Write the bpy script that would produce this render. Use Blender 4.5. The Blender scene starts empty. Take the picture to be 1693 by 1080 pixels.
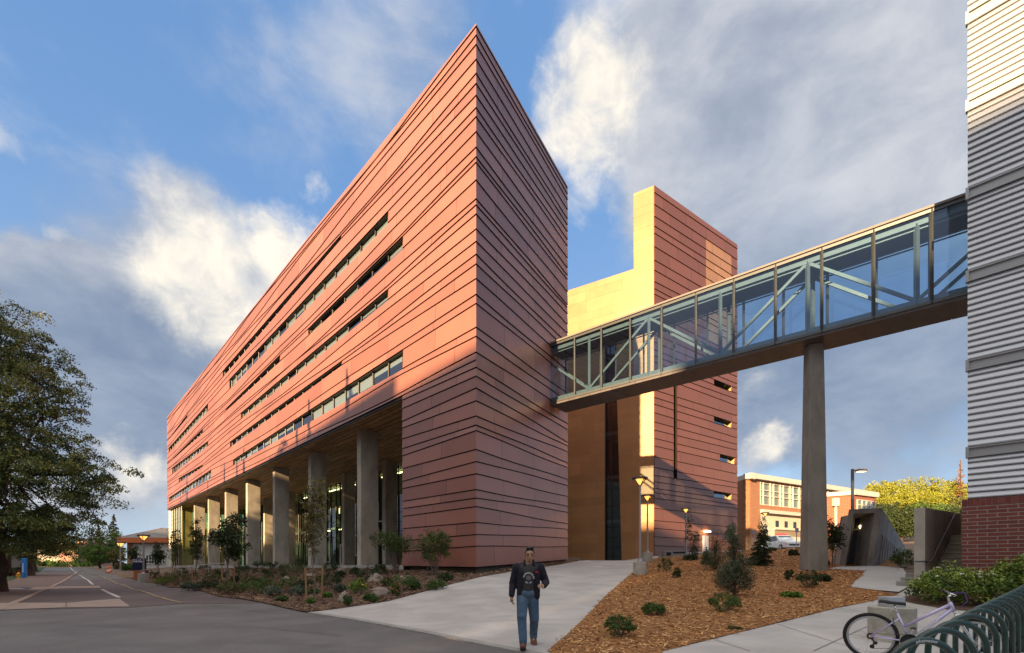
import bpy, bmesh, math, random
import numpy as np
from mathutils import Vector, Matrix
R = math.radians
random.seed(7)
sc = bpy.context.scene
COL = sc.collection
# ---------------------------------------------------------------- camera
F, CX, HY, EYE = 800.0, 846.5, 936.0, 1.44      # focal in photo pixels, centre, horizon row, eye height
cam = bpy.data.cameras.new('camera'); camo = bpy.data.objects.new('camera', cam); COL.objects.link(camo)
camo.location = (0, 0, EYE); camo.rotation_euler = (R(90), 0, 0)
cam.sensor_width = 36; cam.lens = 36*F/1693; cam.shift_y = (HY-540)/1693
cam.clip_start = .1; cam.clip_end = 3000
sc.camera = camo
sc.render.resolution_x, sc.render.resolution_y = 1024, 653
# ---------------------------------------------------------------- sun, sky, exposure
PHI, ELEV = R(32.3), R(15)
sun = bpy.data.lights.new('sun', 'SUN'); suno = bpy.data.objects.new('sun', sun); COL.objects.link(suno)
sun.energy = 5.0; sun.angle = R(.6); sun.color = (1.0, .67, .37)
TOSUN = Vector((-math.sin(PHI)*math.cos(ELEV), -math.cos(PHI)*math.cos(ELEV), math.sin(ELEV)))
suno.rotation_euler = TOSUN.to_track_quat('Z', 'Y').to_euler()
sc.view_settings.view_transform = 'Standard'; sc.view_settings.look = 'None'
sc.view_settings.exposure = 1.48; sc.view_settings.gamma = 1
world = bpy.data.worlds.new('World'); sc.world = world; world.use_nodes = True

class NT:
    """tiny helper for node trees"""
    def __init__(s, t): s.t = t; s.n = t.nodes; s.l = t.links
    def new(s, k, **kw):
        n = s.n.new(k)
        for a, v in kw.items():
            if a.startswith('i_'):
                key = a[2:]; key = int(key) if key.isdigit() else key.replace('_', ' ')
                if hasattr(v, 'is_output'): s.l.new(v, n.inputs[key])
                else: n.inputs[key].default_value = v
            else: setattr(n, a, v)
        return n
    def math(s, op, a, b=0.0, c=0.0, clamp=False):
        n = s.n.new('ShaderNodeMath'); n.operation = op; n.use_clamp = clamp
        for i, v in enumerate((a, b, c)):
            if hasattr(v, 'is_output'): s.l.new(v, n.inputs[i])
            else: n.inputs[i].default_value = v
        return n.outputs[0]
    def mix(s, f, a, b, mode='MIX'):
        n = s.n.new('ShaderNodeMix'); n.data_type = 'RGBA'; n.blend_type = mode
        for i, v in ((0, f), (6, a), (7, b)):
            if hasattr(v, 'is_output'): s.l.new(v, n.inputs[i])
            else: n.inputs[i].default_value = (v if i == 0 else tuple(v[:3])+(1,))
        return n.outputs[2]
    def ramp(s, f, stops, interp='LINEAR'):
        n = s.n.new('ShaderNodeMapRange'); n.interpolation_type = interp if interp != 'LINEAR' else 'LINEAR'
        s.l.new(f, n.inputs[0])
        for i, v in zip((1, 2, 3, 4), stops): n.inputs[i].default_value = v
        n.clamp = True
        return n.outputs[0]

def pdir(px, py):
    v = Vector(((px-CX)/F, 1, (HY-py)/F)); v.normalize(); return v

def build_world():
    w = NT(world.node_tree); w.n.clear()
    out = w.new('ShaderNodeOutputWorld'); bg = w.new('ShaderNodeBackground')
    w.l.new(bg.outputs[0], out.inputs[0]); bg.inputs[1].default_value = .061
    sky = w.new('ShaderNodeTexSky', sky_type='NISHITA', sun_disc=False)
    sky.sun_elevation = R(15); sky.sun_rotation = math.pi + PHI
    sky.altitude = 300; sky.air_density = 1.0; sky.dust_density = .6; sky.ozone_density = 2.2
    tc = w.new('ShaderNodeTexCoord'); D = tc.outputs['Generated']
    # warp the direction a little so that cloud edges billow
    n0 = w.new('ShaderNodeTexNoise', i_Vector=D, i_Scale=7.0, i_Detail=8.0, i_Roughness=.62)
    wp = w.new('ShaderNodeVectorMath', operation='MULTIPLY_ADD'); w.l.new(n0.outputs['Color'], wp.inputs[0]); wp.inputs[1].default_value = (.12, .12, .12); wp.inputs[2].default_value = (-.06, -.06, -.06)
    ad = w.new('ShaderNodeVectorMath', operation='ADD'); w.l.new(D, ad.inputs[0]); w.l.new(wp.outputs[0], ad.inputs[1])
    nm = w.new('ShaderNodeVectorMath', operation='NORMALIZE'); w.l.new(ad.outputs[0], nm.inputs[0]); DW = nm.outputs[0]
    mp = w.new('ShaderNodeMapping', i_Vector=D); mp.inputs['Scale'].default_value = (1, 1, 1.7); DS = mp.outputs[0]
    n1 = w.new('ShaderNodeTexNoise', i_Vector=DS, i_Scale=6.0, i_Detail=10.0, i_Roughness=.58, i_Distortion=.3)
    n2 = w.new('ShaderNodeTexNoise', i_Vector=DS, i_Scale=2.2, i_Detail=8.0, i_Roughness=.6, i_Distortion=.4)
    n3 = w.new('ShaderNodeTexNoise', i_Vector=D, i_Scale=17.0, i_Detail=9.0, i_Roughness=.62, i_Distortion=.4)
    def blob(px, py, r, wt):
        d = pdir(px, py); e = pdir(px+r, py); c = d.dot(e)
        dt = w.new('ShaderNodeVectorMath', operation='DOT_PRODUCT'); w.l.new(DW, dt.inputs[0]); dt.inputs[1].default_value = d
        mr = w.new('ShaderNodeMapRange'); w.l.new(dt.outputs['Value'], mr.inputs[0])
        mr.inputs[1].default_value = 1-(1-c)*2.6; mr.inputs[2].default_value = 1
        mr.inputs[3].default_value = 0; mr.inputs[4].default_value = wt
        return mr.outputs[0]
    def total(L, op='ADD'):
        a = None
        for b in L:
            o = blob(*b); a = o if a is None else w.math(op, a, o)
        return a
    grey = total([(1400, 170, 330, 1.0), (1160, 90, 190, .7), (1470, 560, 300, 1.0), (1180, 420, 130, .6), (100, 600, 150, 1.0), (330, 600, 190, 1.1),
                  (20, 500, 90, .5), (235, 680, 120, .7), (690, 130, 110, .42), (1230, 640, 120, .6), (40, 740, 110, .8), (400, 90, 120, .22), (290, 330, 50, .35),
                  (-500, 400, 350, .9), (2600, 300, 500, .8), (180, 850, 90, .5)])
    white = total([(320, 450, 95, 1.25), (250, 450, 40, .6), (475, 430, 62, 1.2), (400, 500, 70, .8), (360, 380, 50, .7), (975, 150, 75, 1.15), (955, 230, 62, 1.0), (958, 335, 40, .7), (1272, 735, 40, 1.0),
                   (225, 778, 52, 1.0), (200, 745, 36, .8), (12, 250, 34, .6), (1240, 640, 40, .7), (1330, 590, 40, .35), (85, 385, 20, .6), (520, 310, 16, .45), (520, 560, 60, .35)], 'MAXIMUM')
    nz = w.math('MULTIPLY_ADD', n1.outputs[0], 2.0, -1.0)
    nz2 = w.math('MULTIPLY_ADD', n2.outputs[0], 2.0, -1.0)
    nz3 = w.math('MULTIPLY_ADD', n3.outputs[0], 2.0, -1.0)
    den = w.math('ADD', grey, w.math('ADD', w.math('MULTIPLY', nz, .45), w.math('MULTIPLY', nz2, .45)))
    gm = w.ramp(den, (.02, .80, 0, .96), 'SMOOTHSTEP')
    denw = w.math('ADD', white, w.math('ADD', w.math('MULTIPLY', nz, .35), w.math('MULTIPLY', nz3, .55)))
    wm = w.ramp(denw, (.25, 1.25, 0, .95), 'SMOOTHSTEP')
    gb = w.math('ADD', w.math('MULTIPLY', n1.outputs[0], .55), w.math('MULTIPLY', n2.outputs[0], .45))
    gcol = w.mix(w.ramp(gb, (.36, .64, 0, 1), 'SMOOTHSTEP'), (2.15, 2.45, 3.05), (4.1, 4.2, 4.45))
    storm = w.ramp(total([(1480, 720, 260, 1.3), (1300, 560, 160, .8), (150, 630, 150, 1.0), (330, 640, 120, .9), (30, 560, 120, .6), (1240, 300, 120, .4)]), (0, 1, 0, .85), 'SMOOTHSTEP')
    gcol = w.mix(storm, gcol, w.mix(w.ramp(gb, (.38, .62, 0, 1)), (1.25, 1.7, 2.5), (2.3, 2.75, 3.5)))
    wcol = w.mix(w.ramp(w.math('ADD', w.math('MULTIPLY', n1.outputs[0], .5), w.math('MULTIPLY', n3.outputs[0], .5)), (.38, .62, 0, 1)), (4.2, 4.25, 4.3), (6.9, 6.3, 5.3))
    sep = w.new('ShaderNodeSeparateXYZ'); w.l.new(D, sep.inputs[0])
    up = w.ramp(sep.outputs[2], (.05, .72, 0, 1), 'SMOOTHSTEP')
    blue = w.mix(.6, sky.outputs[0], w.mix(up, (2.8, 4.1, 5.9), (1.25, 2.65, 5.3)))
    c = w.mix(gm, blue, gcol)
    c = w.mix(wm, c, wcol)
    # unseen sky fill added overhead and behind the viewer to light the shaded ground
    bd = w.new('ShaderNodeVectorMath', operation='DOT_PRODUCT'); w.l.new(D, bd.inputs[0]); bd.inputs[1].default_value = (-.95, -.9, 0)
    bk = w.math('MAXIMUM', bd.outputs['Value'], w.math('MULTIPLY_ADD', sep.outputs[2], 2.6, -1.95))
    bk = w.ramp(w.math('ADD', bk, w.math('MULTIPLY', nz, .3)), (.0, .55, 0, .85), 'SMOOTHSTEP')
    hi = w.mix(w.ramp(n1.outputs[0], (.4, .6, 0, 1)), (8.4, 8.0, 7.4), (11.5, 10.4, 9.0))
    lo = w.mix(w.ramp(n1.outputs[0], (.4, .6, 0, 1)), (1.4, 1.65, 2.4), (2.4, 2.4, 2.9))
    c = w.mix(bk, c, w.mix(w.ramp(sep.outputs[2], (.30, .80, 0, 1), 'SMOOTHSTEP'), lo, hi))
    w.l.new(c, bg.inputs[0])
build_world()

# ---------------------------------------------------------------- materials
MATS = {}
def mat(name, col, rough=.6, metal=0.0, col2=None, nscale=6.0, detail=4.0, bump=0.0, bscale=30.0, spec=.5, emit=None, estr=0.0, tint=0.0, stretch=None, f82=None, dist=0.0, ramp=(.35, .65), coat=0.0, speck=0.0):
    if name in MATS: return MATS[name]
    m = bpy.data.materials.new(name); m.use_nodes = True; t = NT(m.node_tree); MATS[name] = m
    p = t.n['Principled BSDF']
    p.inputs['Roughness'].default_value = rough; p.inputs['Metallic'].default_value = metal
    p.inputs['Specular IOR Level'].default_value = spec
    if coat: p.inputs['Coat Weight'].default_value = coat
    if f82: p.inputs['Specular Tint'].default_value = tuple(f82)+(1,)
    cur = None
    tc = t.new('ShaderNodeTexCoord'); vec = tc.outputs['Object']
    if stretch:
        mp = t.new('ShaderNodeMapping', i_Vector=vec); mp.inputs['Scale'].default_value = stretch; vec = mp.outputs[0]
    if col2:
        n = t.new('ShaderNodeTexNoise', i_Vector=vec, i_Scale=nscale, i_Detail=detail, i_Roughness=.6, i_Distortion=dist)
        f = t.ramp(n.outputs[0], (ramp[0], ramp[1], 0, 1))
        cur = t.mix(f, col, col2)
    if speck and cur is not None:
        n = t.new('ShaderNodeTexNoise', i_Vector=tc.outputs['Object'], i_Scale=75.0, i_Detail=3.0, i_Roughness=.8)
        cur = t.mix(1.0, cur, t.mix(t.ramp(n.outputs[0], (.35, .65, 0, 1)), (1-speck,)*3, (1+speck,)*3), 'MULTIPLY')
        n = t.new('ShaderNodeTexNoise', i_Vector=tc.outputs['Object'], i_Scale=.35, i_Detail=12.0, i_Roughness=.72, i_Distortion=1.2)
        cur = t.mix(1.0, cur, t.mix(t.ramp(n.outputs[0], (.38, .62, 0, 1)), (1-speck*.7,)*3, (1+speck*.5,)*3), 'MULTIPLY')
    if tint:
        a = t.new('ShaderNodeAttribute', attribute_name='tint')
        k = t.math('MULTIPLY_ADD', a.outputs['Fac'], tint*2, 1-tint)
        hs = t.new('ShaderNodeHueSaturation'); hs.inputs['Fac'].default_value = 1
        if cur is not None: t.l.new(cur, hs.inputs['Color'])
        else: hs.inputs['Color'].default_value = tuple(col)+(1,)
        t.l.new(k, hs.inputs['Value']); cur = hs.outputs[0]
    if cur is not None: t.l.new(cur, p.inputs['Base Color'])
    else: p.inputs['Base Color'].default_value = tuple(col)+(1,)
    if bump:
        n = t.new('ShaderNodeTexNoise', i_Vector=vec, i_Scale=bscale, i_Detail=5.0, i_Roughness=.65)
        b = t.new('ShaderNodeBump', i_Height=n.outputs[0]); b.inputs['Strength'].default_value = bump; b.inputs['Distance'].default_value = .02
        t.l.new(b.outputs[0], p.inputs['Normal'])
    if emit:
        p.inputs['Emission Color'].default_value = tuple(emit)+(1,); p.inputs['Emission Strength'].default_value = estr
    return m

def glass_mat(name, tint, refl=1.6, rough=0.0, base=0.06, gcol=(.9, .95, 1)):
    if name in MATS: return MATS[name]
    m = bpy.data.materials.new(name); m.use_nodes = True; t = NT(m.node_tree); MATS[name] = m
    t.n.clear(); out = t.new('ShaderNodeOutputMaterial')
    tr = t.new('ShaderNodeBsdfTransparent'); tr.inputs[0].default_value = tuple(tint)+(1,)
    gl = t.new('ShaderNodeBsdfGlossy'); gl.inputs['Roughness'].default_value = rough; gl.inputs[0].default_value = tuple(gcol)+(1,)
    g = t.new('ShaderNodeNewGeometry'); dt = t.new('ShaderNodeVectorMath', operation='DOT_PRODUCT'); t.l.new(g.outputs['Normal'], dt.inputs[0]); t.l.new(g.outputs['Incoming'], dt.inputs[1])
    f0 = min(.5, ((refl-1)/(refl+1))**2*2+base)          # both faces of a pane, Schlick
    f = t.math('MULTIPLY_ADD', t.math('POWER', t.math('SUBTRACT', 1.0, t.math('ABSOLUTE', dt.outputs['Value'])), 5.0), 1-f0, f0, clamp=True)
    mx = t.new('ShaderNodeMixShader'); t.l.new(f, mx.inputs[0]); t.l.new(tr.outputs[0], mx.inputs[1]); t.l.new(gl.outputs[0], mx.inputs[2])
    t.l.new(mx.outputs[0], out.inputs[0]); return m

def brick_mat(name, c1, c2, mortar, bw, bh, msize=.01, bump=.3, rough=.85):
    """bricks by object-space position: along the wall (x-y combined) and height"""
    if name in MATS: return MATS[name]
    m = bpy.data.materials.new(name); m.use_nodes = True; t = NT(m.node_tree); MATS[name] = m
    p = t.n['Principled BSDF']; p.inputs['Roughness'].default_value = rough
    tc = t.new('ShaderNodeTexCoord'); g = t.new('ShaderNodeNewGeometry')
    # distance along the wall = position . (normal x up)
    cr = t.new('ShaderNodeVectorMath', operation='CROSS_PRODUCT'); t.l.new(g.outputs['True Normal'], cr.inputs[0]); cr.inputs[1].default_value = (0, 0, 1)
    dt = t.new('ShaderNodeVectorMath', operation='DOT_PRODUCT'); t.l.new(tc.outputs['Object'], dt.inputs[0]); t.l.new(cr.outputs[0], dt.inputs[1])
    sp = t.new('ShaderNodeSeparateXYZ'); t.l.new(tc.outputs['Object'], sp.inputs[0])
    cb = t.new('ShaderNodeCombineXYZ'); t.l.new(dt.outputs['Value'], cb.inputs[0]); t.l.new(sp.outputs[2], cb.inputs[1])
    b = t.new('ShaderNodeTexBrick', i_Vector=cb.outputs[0], i_Scale=1.0, i_Color1=tuple(c1)+(1,), i_Color2=tuple(c2)+(1,), i_Mortar=tuple(mortar)+(1,))
    b.inputs['Brick Width'].default_value = bw; b.inputs['Row Height'].default_value = bh; b.inputs['Mortar Size'].default_value = msize; b.inputs['Mortar Smooth'].default_value = .1
    n = t.new('ShaderNodeTexNoise', i_Vector=tc.outputs['Object'], i_Scale=7.0, i_Detail=5.0)
    c = t.mix(t.ramp(n.outputs[0], (.3, .7, 0, .35)), b.outputs[0], (c1[0]*.55, c1[1]*.55, c1[2]*.6))
    t.l.new(c, p.inputs['Base Color'])
    bp = t.new('ShaderNodeBump', i_Height=t.math('SUBTRACT', 1.0, b.outputs[1])); bp.inputs['Strength'].default_value = bump; bp.inputs['Distance'].default_value = .01
    t.l.new(bp.outputs[0], p.inputs['Normal']); return m

# ---------------------------------------------------------------- objects
def tag(o, label=None, cat=None, group=None, kind=None):
    if label: o['label'] = label
    if cat: o['category'] = cat
    if group: o['group'] = group
    if kind: o['kind'] = kind
    return o
def thing(name, label, cat, loc=(0, 0, 0), rz=0.0, group=None):
    o = bpy.data.objects.new(name, None); COL.objects.link(o); o.empty_display_size = .3
    o.location = loc; o.rotation_euler = (0, 0, rz); return tag(o, label, cat, group)
def rootloc(o):
    v = Vector((0, 0, 0))
    while o is not None: v += o.location; o = o.parent
    return v
class MB:
    def __init__(s): s.v = []; s.f = []; s.m = []; s.t = []
    def add(s, vs, fs, m=0, t=.5):
        b = len(s.v); s.v += [tuple(v) for v in vs]
        for f in fs: s.f.append(tuple(b+i for i in f)); s.m.append(m); s.t.append(t)
    def quad(s, a, b, c, d, m=0, t=.5): s.add((a, b, c, d), ((0, 1, 2, 3),), m, t)
    def box(s, x0, y0, z0, x1, y1, z1, m=0, t=.5):
        s.add([(x0, y0, z0), (x1, y0, z0), (x1, y1, z0), (x0, y1, z0), (x0, y0, z1), (x1, y0, z1), (x1, y1, z1), (x0, y1, z1)],
              [(0, 3, 2, 1), (4, 5, 6, 7), (0, 1, 5, 4), (1, 2, 6, 5), (2, 3, 7, 6), (3, 0, 4, 7)], m, t)
    def prism(s, poly, z0, z1, m=0, t=.5):
        """poly counter-clockwise list of (x,y); z0/z1 a number or list"""
        n = len(poly); a = z0 if isinstance(z0, (list, tuple)) else [z0]*n; b = z1 if isinstance(z1, (list, tuple)) else [z1]*n
        vs = [(p[0], p[1], a[i]) for i, p in enumerate(poly)]+[(p[0], p[1], b[i]) for i, p in enumerate(poly)]
        fs = [tuple(range(n-1, -1, -1)), tuple(range(n, 2*n))]+[(i, (i+1) % n, n+(i+1) % n, n+i) for i in range(n)]
        s.add(vs, fs, m, t)
    def bar(s, p, q, w, h=None, m=0, t=.5, up=(0, 0, 1)):
        """rectangular bar from p to q"""
        p = Vector(p); q = Vector(q); d = (q-p).normalized(); u = Vector(up)
        if abs(d.dot(u)) > .98: u = Vector((0, 1, 0))
        a = d.cross(u).normalized()*(w/2); b = a.cross(d).normalized()*((h or w)/2)
        vs = [p-a-b, p+a-b, p+a+b, p-a+b, q-a-b, q+a-b, q+a+b, q-a+b]
        s.add(vs, [(0, 3, 2, 1), (4, 5, 6, 7), (0, 1, 5, 4), (1, 2, 6, 5), (2, 3, 7, 6), (3, 0, 4, 7)], m, t)
    def tube(s, pts, r, n=8, m=0, t=.5, cap=True):
        """swept round tube; r number or list"""
        P = [Vector(p) for p in pts]; rr = r if isinstance(r, (list, tuple)) else [r]*len(P)
        vs = []; ref = None
        for i, p in enumerate(P):
            d = (P[min(i+1, len(P)-1)]-P[max(i-1, 0)]).normalized()
            if ref is None: ref = Vector((0, 0, 1)) if abs(d.z) < .9 else Vector((1, 0, 0))
            a = d.cross(ref)
            if a.length < 1e-4: a = d.orthogonal()
            a.normalize(); b = d.cross(a).normalized(); ref = a.cross(d).normalized()
            for k in range(n):
                th = 2*math.pi*k/n; vs.append(p+(a*math.cos(th)+b*math.sin(th))*rr[i])
        fs = []
        for i in range(len(P)-1):
            for k in range(n): fs.append((i*n+k, (i+1)*n+k, (i+1)*n+(k+1) % n, i*n+(k+1) % n))
        if cap: fs.append(tuple(range(n))); fs.append(tuple(range(len(P)*n-1, (len(P)-1)*n-1, -1)))
        s.add(vs, fs, m, t)
    def lathe(s, prof, c=(0, 0, 0), n=16, m=0, t=.5, axis='z'):
        vs = []; cx, cy, cz = c
        for r, h in prof:
            for k in range(n):
                a = 2*math.pi*k/n
                if axis == 'z': vs.append((cx+r*math.cos(a), cy+r*math.sin(a), cz+h))
                else: vs.append((cx+r*math.cos(a), cy+h, cz+r*math.sin(a)))
        fs = []
        for i in range(len(prof)-1):
            for k in range(n):
                q = (i*n+k, i*n+(k+1) % n, (i+1)*n+(k+1) % n, (i+1)*n+k); fs.append(q if axis == 'z' else q[::-1])
        fs.append(tuple(range(n-1, -1, -1)) if axis == 'z' else tuple(range(n))); fs.append(tuple(range((len(prof)-1)*n, len(prof)*n)) if axis == 'z' else tuple(range(len(prof)*n-1, (len(prof)-1)*n-1, -1)))
        s.add(vs, fs, m, t)
    def build(s, name, mats, parent=None, world=True, smooth=False, bevel=0):
        off = rootloc(parent) if (parent is not None and world) else Vector((0, 0, 0))
        me = bpy.data.meshes.new(name); me.from_pydata([(v[0]-off.x, v[1]-off.y, v[2]-off.z) for v in s.v], [], s.f)
        if not isinstance(mats, (list, tuple)): mats = [mats]
        for mm in mats: me.materials.append(mm)
        if len(mats) > 1: me.polygons.foreach_set('material_index', s.m)
        if any(abs(x-.5) > 1e-6 for x in s.t):
            at = me.attributes.new('tint', 'FLOAT', 'FACE'); at.data.foreach_set('value', s.t)
        me.update()
        if smooth: me.shade_smooth()
        o = bpy.data.objects.new(name, me); COL.objects.link(o); o.parent = parent
        if bevel:
            b = o.modifiers.new('bevel', 'BEVEL'); b.width = bevel; b.segments = 2; b.limit_method = 'ANGLE'
        return o
def np_mesh(name, V, nper, mats, parent=None, midx=None, smooth=False):
    """V: (N*nper,3) array of faces with nper corners each (unshared)"""
    V = np.asarray(V, dtype=np.float32).reshape(-1, 3)
    off = rootloc(parent) if parent is not None else Vector((0, 0, 0))
    V = V-np.array([off.x, off.y, off.z], dtype=np.float32)
    nf = len(V)//nper; me = bpy.data.meshes.new(name)
    me.vertices.add(len(V)); me.vertices.foreach_set('co', V.ravel())
    me.loops.add(len(V)); me.loops.foreach_set('vertex_index', np.arange(len(V), dtype=np.int32))
    me.polygons.add(nf); me.polygons.foreach_set('loop_start', np.arange(0, len(V), nper, dtype=np.int32))
    if not isinstance(mats, (list, tuple)): mats = [mats]
    for mm in mats: me.materials.append(mm)
    if midx is not None: me.polygons.foreach_set('material_index', np.asarray(midx, dtype=np.int32))
    at = me.attributes.new('tint', 'FLOAT', 'FACE'); at.data.foreach_set('value', np.random.RandomState(len(V) % 9999).rand(nf).astype(np.float32))
    me.update(calc_edges=True); me.validate()
    if smooth: me.shade_smooth()
    o = bpy.data.objects.new(name, me); COL.objects.link(o); o.parent = parent
    return o

# ---------------------------------------------------------------- terrain height
U = Vector((-.690, .7238)); N = Vector((.7238, .690))        # along the street / away from it, towards the building
P0 = Vector((.1, 8.0))
def rise(a): return 1.42*max(0, min(1, (a-52)/110))**1.1
CP = []
for a in (-40, -25, -12, 0, 10, 20, 32, 45, 60, 80, 100, 130, 160, 200, 260):
    for d in (-60, -30, -12, -4, 0): CP.append((*(P0+U*a+N*d), rise(a)))
for a in (22, 32, 45, 60, 80, 100): CP.append((*(P0+U*a+N*4.5), .72)); CP.append((*(P0+U*a+N*9), 1.26)); CP.append((*(P0+U*a+N*16), 1.28)); CP.append((*(P0+U*a+N*30), 1.3))
for a in (130, 160, 200, 260): CP.append((*(P0+U*a+N*20), 1.42)); CP.append((*(P0+U*a+N*60), 1.45))
CP += [(-1.6, 21, .94), (-1.7, 23, 1.03), (-4.8, 24.5, 1.05), (5.5, 21, 1.02), (8.1, 29, 1.62), (3.9, 34, 1.78), (12.75, 43.5, 2.3), (5, 46.5, 2.35), (23.5, 51, 2.9),
       (5.2, 7.0, .09), (6.1, 6.3, .09), (8.5, 7.5, .12), (3, 3, 0), (6, 3, .02), (11.5, 14.5, .58), (12.8, 15.4, .8), (13.9, 22, 1.19), (17.5, 26.4, 1.40), (19.3, 25.8, 1.40),
       (26.8, 33, 2.45), (37, 74, 3.9), (35, 62, 3.45), (30, 50, 3.1), (14, 12, .35), (18, 10, .4), (30, 20, 1.2), (45, 45, 3.5), (60, 90, 5), (3.2, 13, .36), (8, 17.5, .78), (60, 20, 2)]
_P = np.array(CP, dtype=float)
def _k(r2): return r2*np.log(r2+1e-9)*.5
def _tps():
    n = len(_P); A = np.zeros((n+3, n+3)); d2 = ((_P[:, None, :2]-_P[None, :, :2])**2).sum(-1)
    A[:n, :n] = _k(d2)+np.eye(n)*2.0; A[:n, n] = 1; A[:n, n+1:] = _P[:, :2]; A[n:, :n] = A[:n, n:].T
    return np.linalg.solve(A, np.concatenate([_P[:, 2], np.zeros(3)]))
_W = _tps()
def hts(X, Y):
    X = np.asarray(X, float); Y = np.asarray(Y, float); n = len(_P)
    out = np.zeros(X.shape); fx = X.ravel(); fy = Y.ravel(); o = np.zeros(fx.shape)
    for i in range(0, len(fx), 20000):
        a = fx[i:i+20000]; b = fy[i:i+20000]
        d2 = (a[:, None]-_P[None, :, 0])**2+(b[:, None]-_P[None, :, 1])**2
        o[i:i+20000] = _k(d2)@_W[:n]+_W[n]+_W[n+1]*a+_W[n+2]*b
    # hill on the far right
    hill = 15*np.exp(-(((fx-135)/60)**2+((fy-165)/55)**2))
    rr = np.hypot(fx, fy); w = np.clip((rr-170)/120, 0, 1)
    o = np.clip(o, -.6, 6)
    o = o*(1-w)+1.2*w+hill
    return o.reshape(X.shape)
def h(x, y): return float(hts(np.array([x]), np.array([y]))[0])
def P(px, py, Y): return Vector(((px-CX)/F*Y, Y, EYE-(py-HY)/F*Y))
def G(px, py, ymin=3, ymax=160):
    """ground point seen at a pixel of the photograph"""
    ys = np.concatenate([np.arange(ymin, 40, .05), np.arange(40, ymax, .4)])
    X = (px-CX)/F*ys; Z = EYE-(py-HY)/F*ys; H = hts(X, ys)
    i = np.where(Z <= H)[0]
    i = i[0] if len(i) else int(np.argmin(Z-H))
    return Vector((float(X[i]), float(ys[i]), float(H[i])))

GX = sorted(set([round(-40+i*.8, 3) for i in range(101)]+[-700, -500, -350, -250, -200, -160]+[-130+i*2.5 for i in range(36)]+[45+i*6 for i in range(20)]+[180, 220, 300, 400, 600]))
GY = sorted(set([-80, -50, -30, -15, -8, -4]+[round(i*.8, 3) for i in range(76)]+[62+i*2 for i in range(53)]+[180, 200, 230, 280, 350, 500, 800, 1200]))
def ground():
    X, Y = np.meshgrid(GX, GY); Z = hts(X, Y); nx = len(GX); ny = len(GY)
    vs = np.stack([X, Y, Z], -1).reshape(-1, 3).tolist()
    fs = [(j*nx+i, j*nx+i+1, (j+1)*nx+i+1, (j+1)*nx+i) for j in range(ny-1) for i in range(nx-1)]
    b = MB(); b.add(vs, fs)
    o = b.build('ground', mat('ground_soil', (.13, .085, .05), .95, col2=(.20, .135, .085), nscale=1.3, bump=.4, bscale=14), smooth=True)
    return tag(o, kind='structure')
def patch(name, poly, m, lift=.006, kind='structure', bump=0.0, fine=None):
    bm = bmesh.new(); vs = [bm.verts.new((p[0], p[1], 0)) for p in poly]; bm.faces.new(vs)
    xs = [p[0] for p in poly]; ys = [p[1] for p in poly]
    def cuts(lo, hi, G0):
        L = [g for g in G0 if lo < g < hi]
        if fine: L = sorted(set(L+[lo+i*fine for i in range(1, int((hi-lo)/fine)+1) if lo+i*fine < hi]))
        return L
    for x in cuts(min(xs), max(xs), GX): bmesh.ops.bisect_plane(bm, geom=bm.verts[:]+bm.edges[:]+bm.faces[:], plane_co=(x, 0, 0), plane_no=(1, 0, 0))
    for y in cuts(min(ys), max(ys), GY): bmesh.ops.bisect_plane(bm, geom=bm.verts[:]+bm.edges[:]+bm.faces[:], plane_co=(0, y, 0), plane_no=(0, 1, 0))
    co = np.array([v.co[:] for v in bm.verts]); H = ghts(co[:, 0], co[:, 1])
    if bump:
        rs = np.random.RandomState(3)
        from mathutils import noise
        nzv = np.array([noise.noise(Vector((c[0]*1.7, c[1]*1.7, 0)))+.5*noise.noise(Vector((c[0]*5, c[1]*5, 3))) for c in co]); H = H+np.clip(nzv, -.2, 2)*bump*(.4+.6*rs.rand(len(co)))
    for v, z in zip(bm.verts, H): v.co.z = z+lift*(1+math.hypot(v.co.x, v.co.y)/(25 if lift < .025 else 80))
    bmesh.ops.recalc_face_normals(bm, faces=bm.faces[:])
    for f in bm.faces:
        if f.normal.z < 0: f.normal_flip()
    me = bpy.data.meshes.new(name); bm.to_mesh(me); bm.free(); me.materials.append(m); me.shade_smooth()
    o = bpy.data.objects.new(name, me); COL.objects.link(o); return tag(o, kind=kind)
_HG = None
def ghts(X, Y):
    """height of the ground SHEET (bilinear on its own grid) so that patches hug it"""
    global _HG
    gx = np.array(GX); gy = np.array(GY)
    if _HG is None: _HG = hts(*np.meshgrid(gx, gy))
    X = np.clip(X, gx[0], gx[-1]-1e-6); Y = np.clip(Y, gy[0], gy[-1]-1e-6)
    i = np.clip(np.searchsorted(gx, X, 'right')-1, 0, len(gx)-2); j = np.clip(np.searchsorted(gy, Y, 'right')-1, 0, len(gy)-2)
    fx = (X-gx[i])/(gx[i+1]-gx[i]); fy = (Y-gy[j])/(gy[j+1]-gy[j])
    return _HG[j, i]*(1-fx)*(1-fy)+_HG[j, i+1]*fx*(1-fy)+_HG[j+1, i]*(1-fx)*fy+_HG[j+1, i+1]*fx*fy
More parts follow.
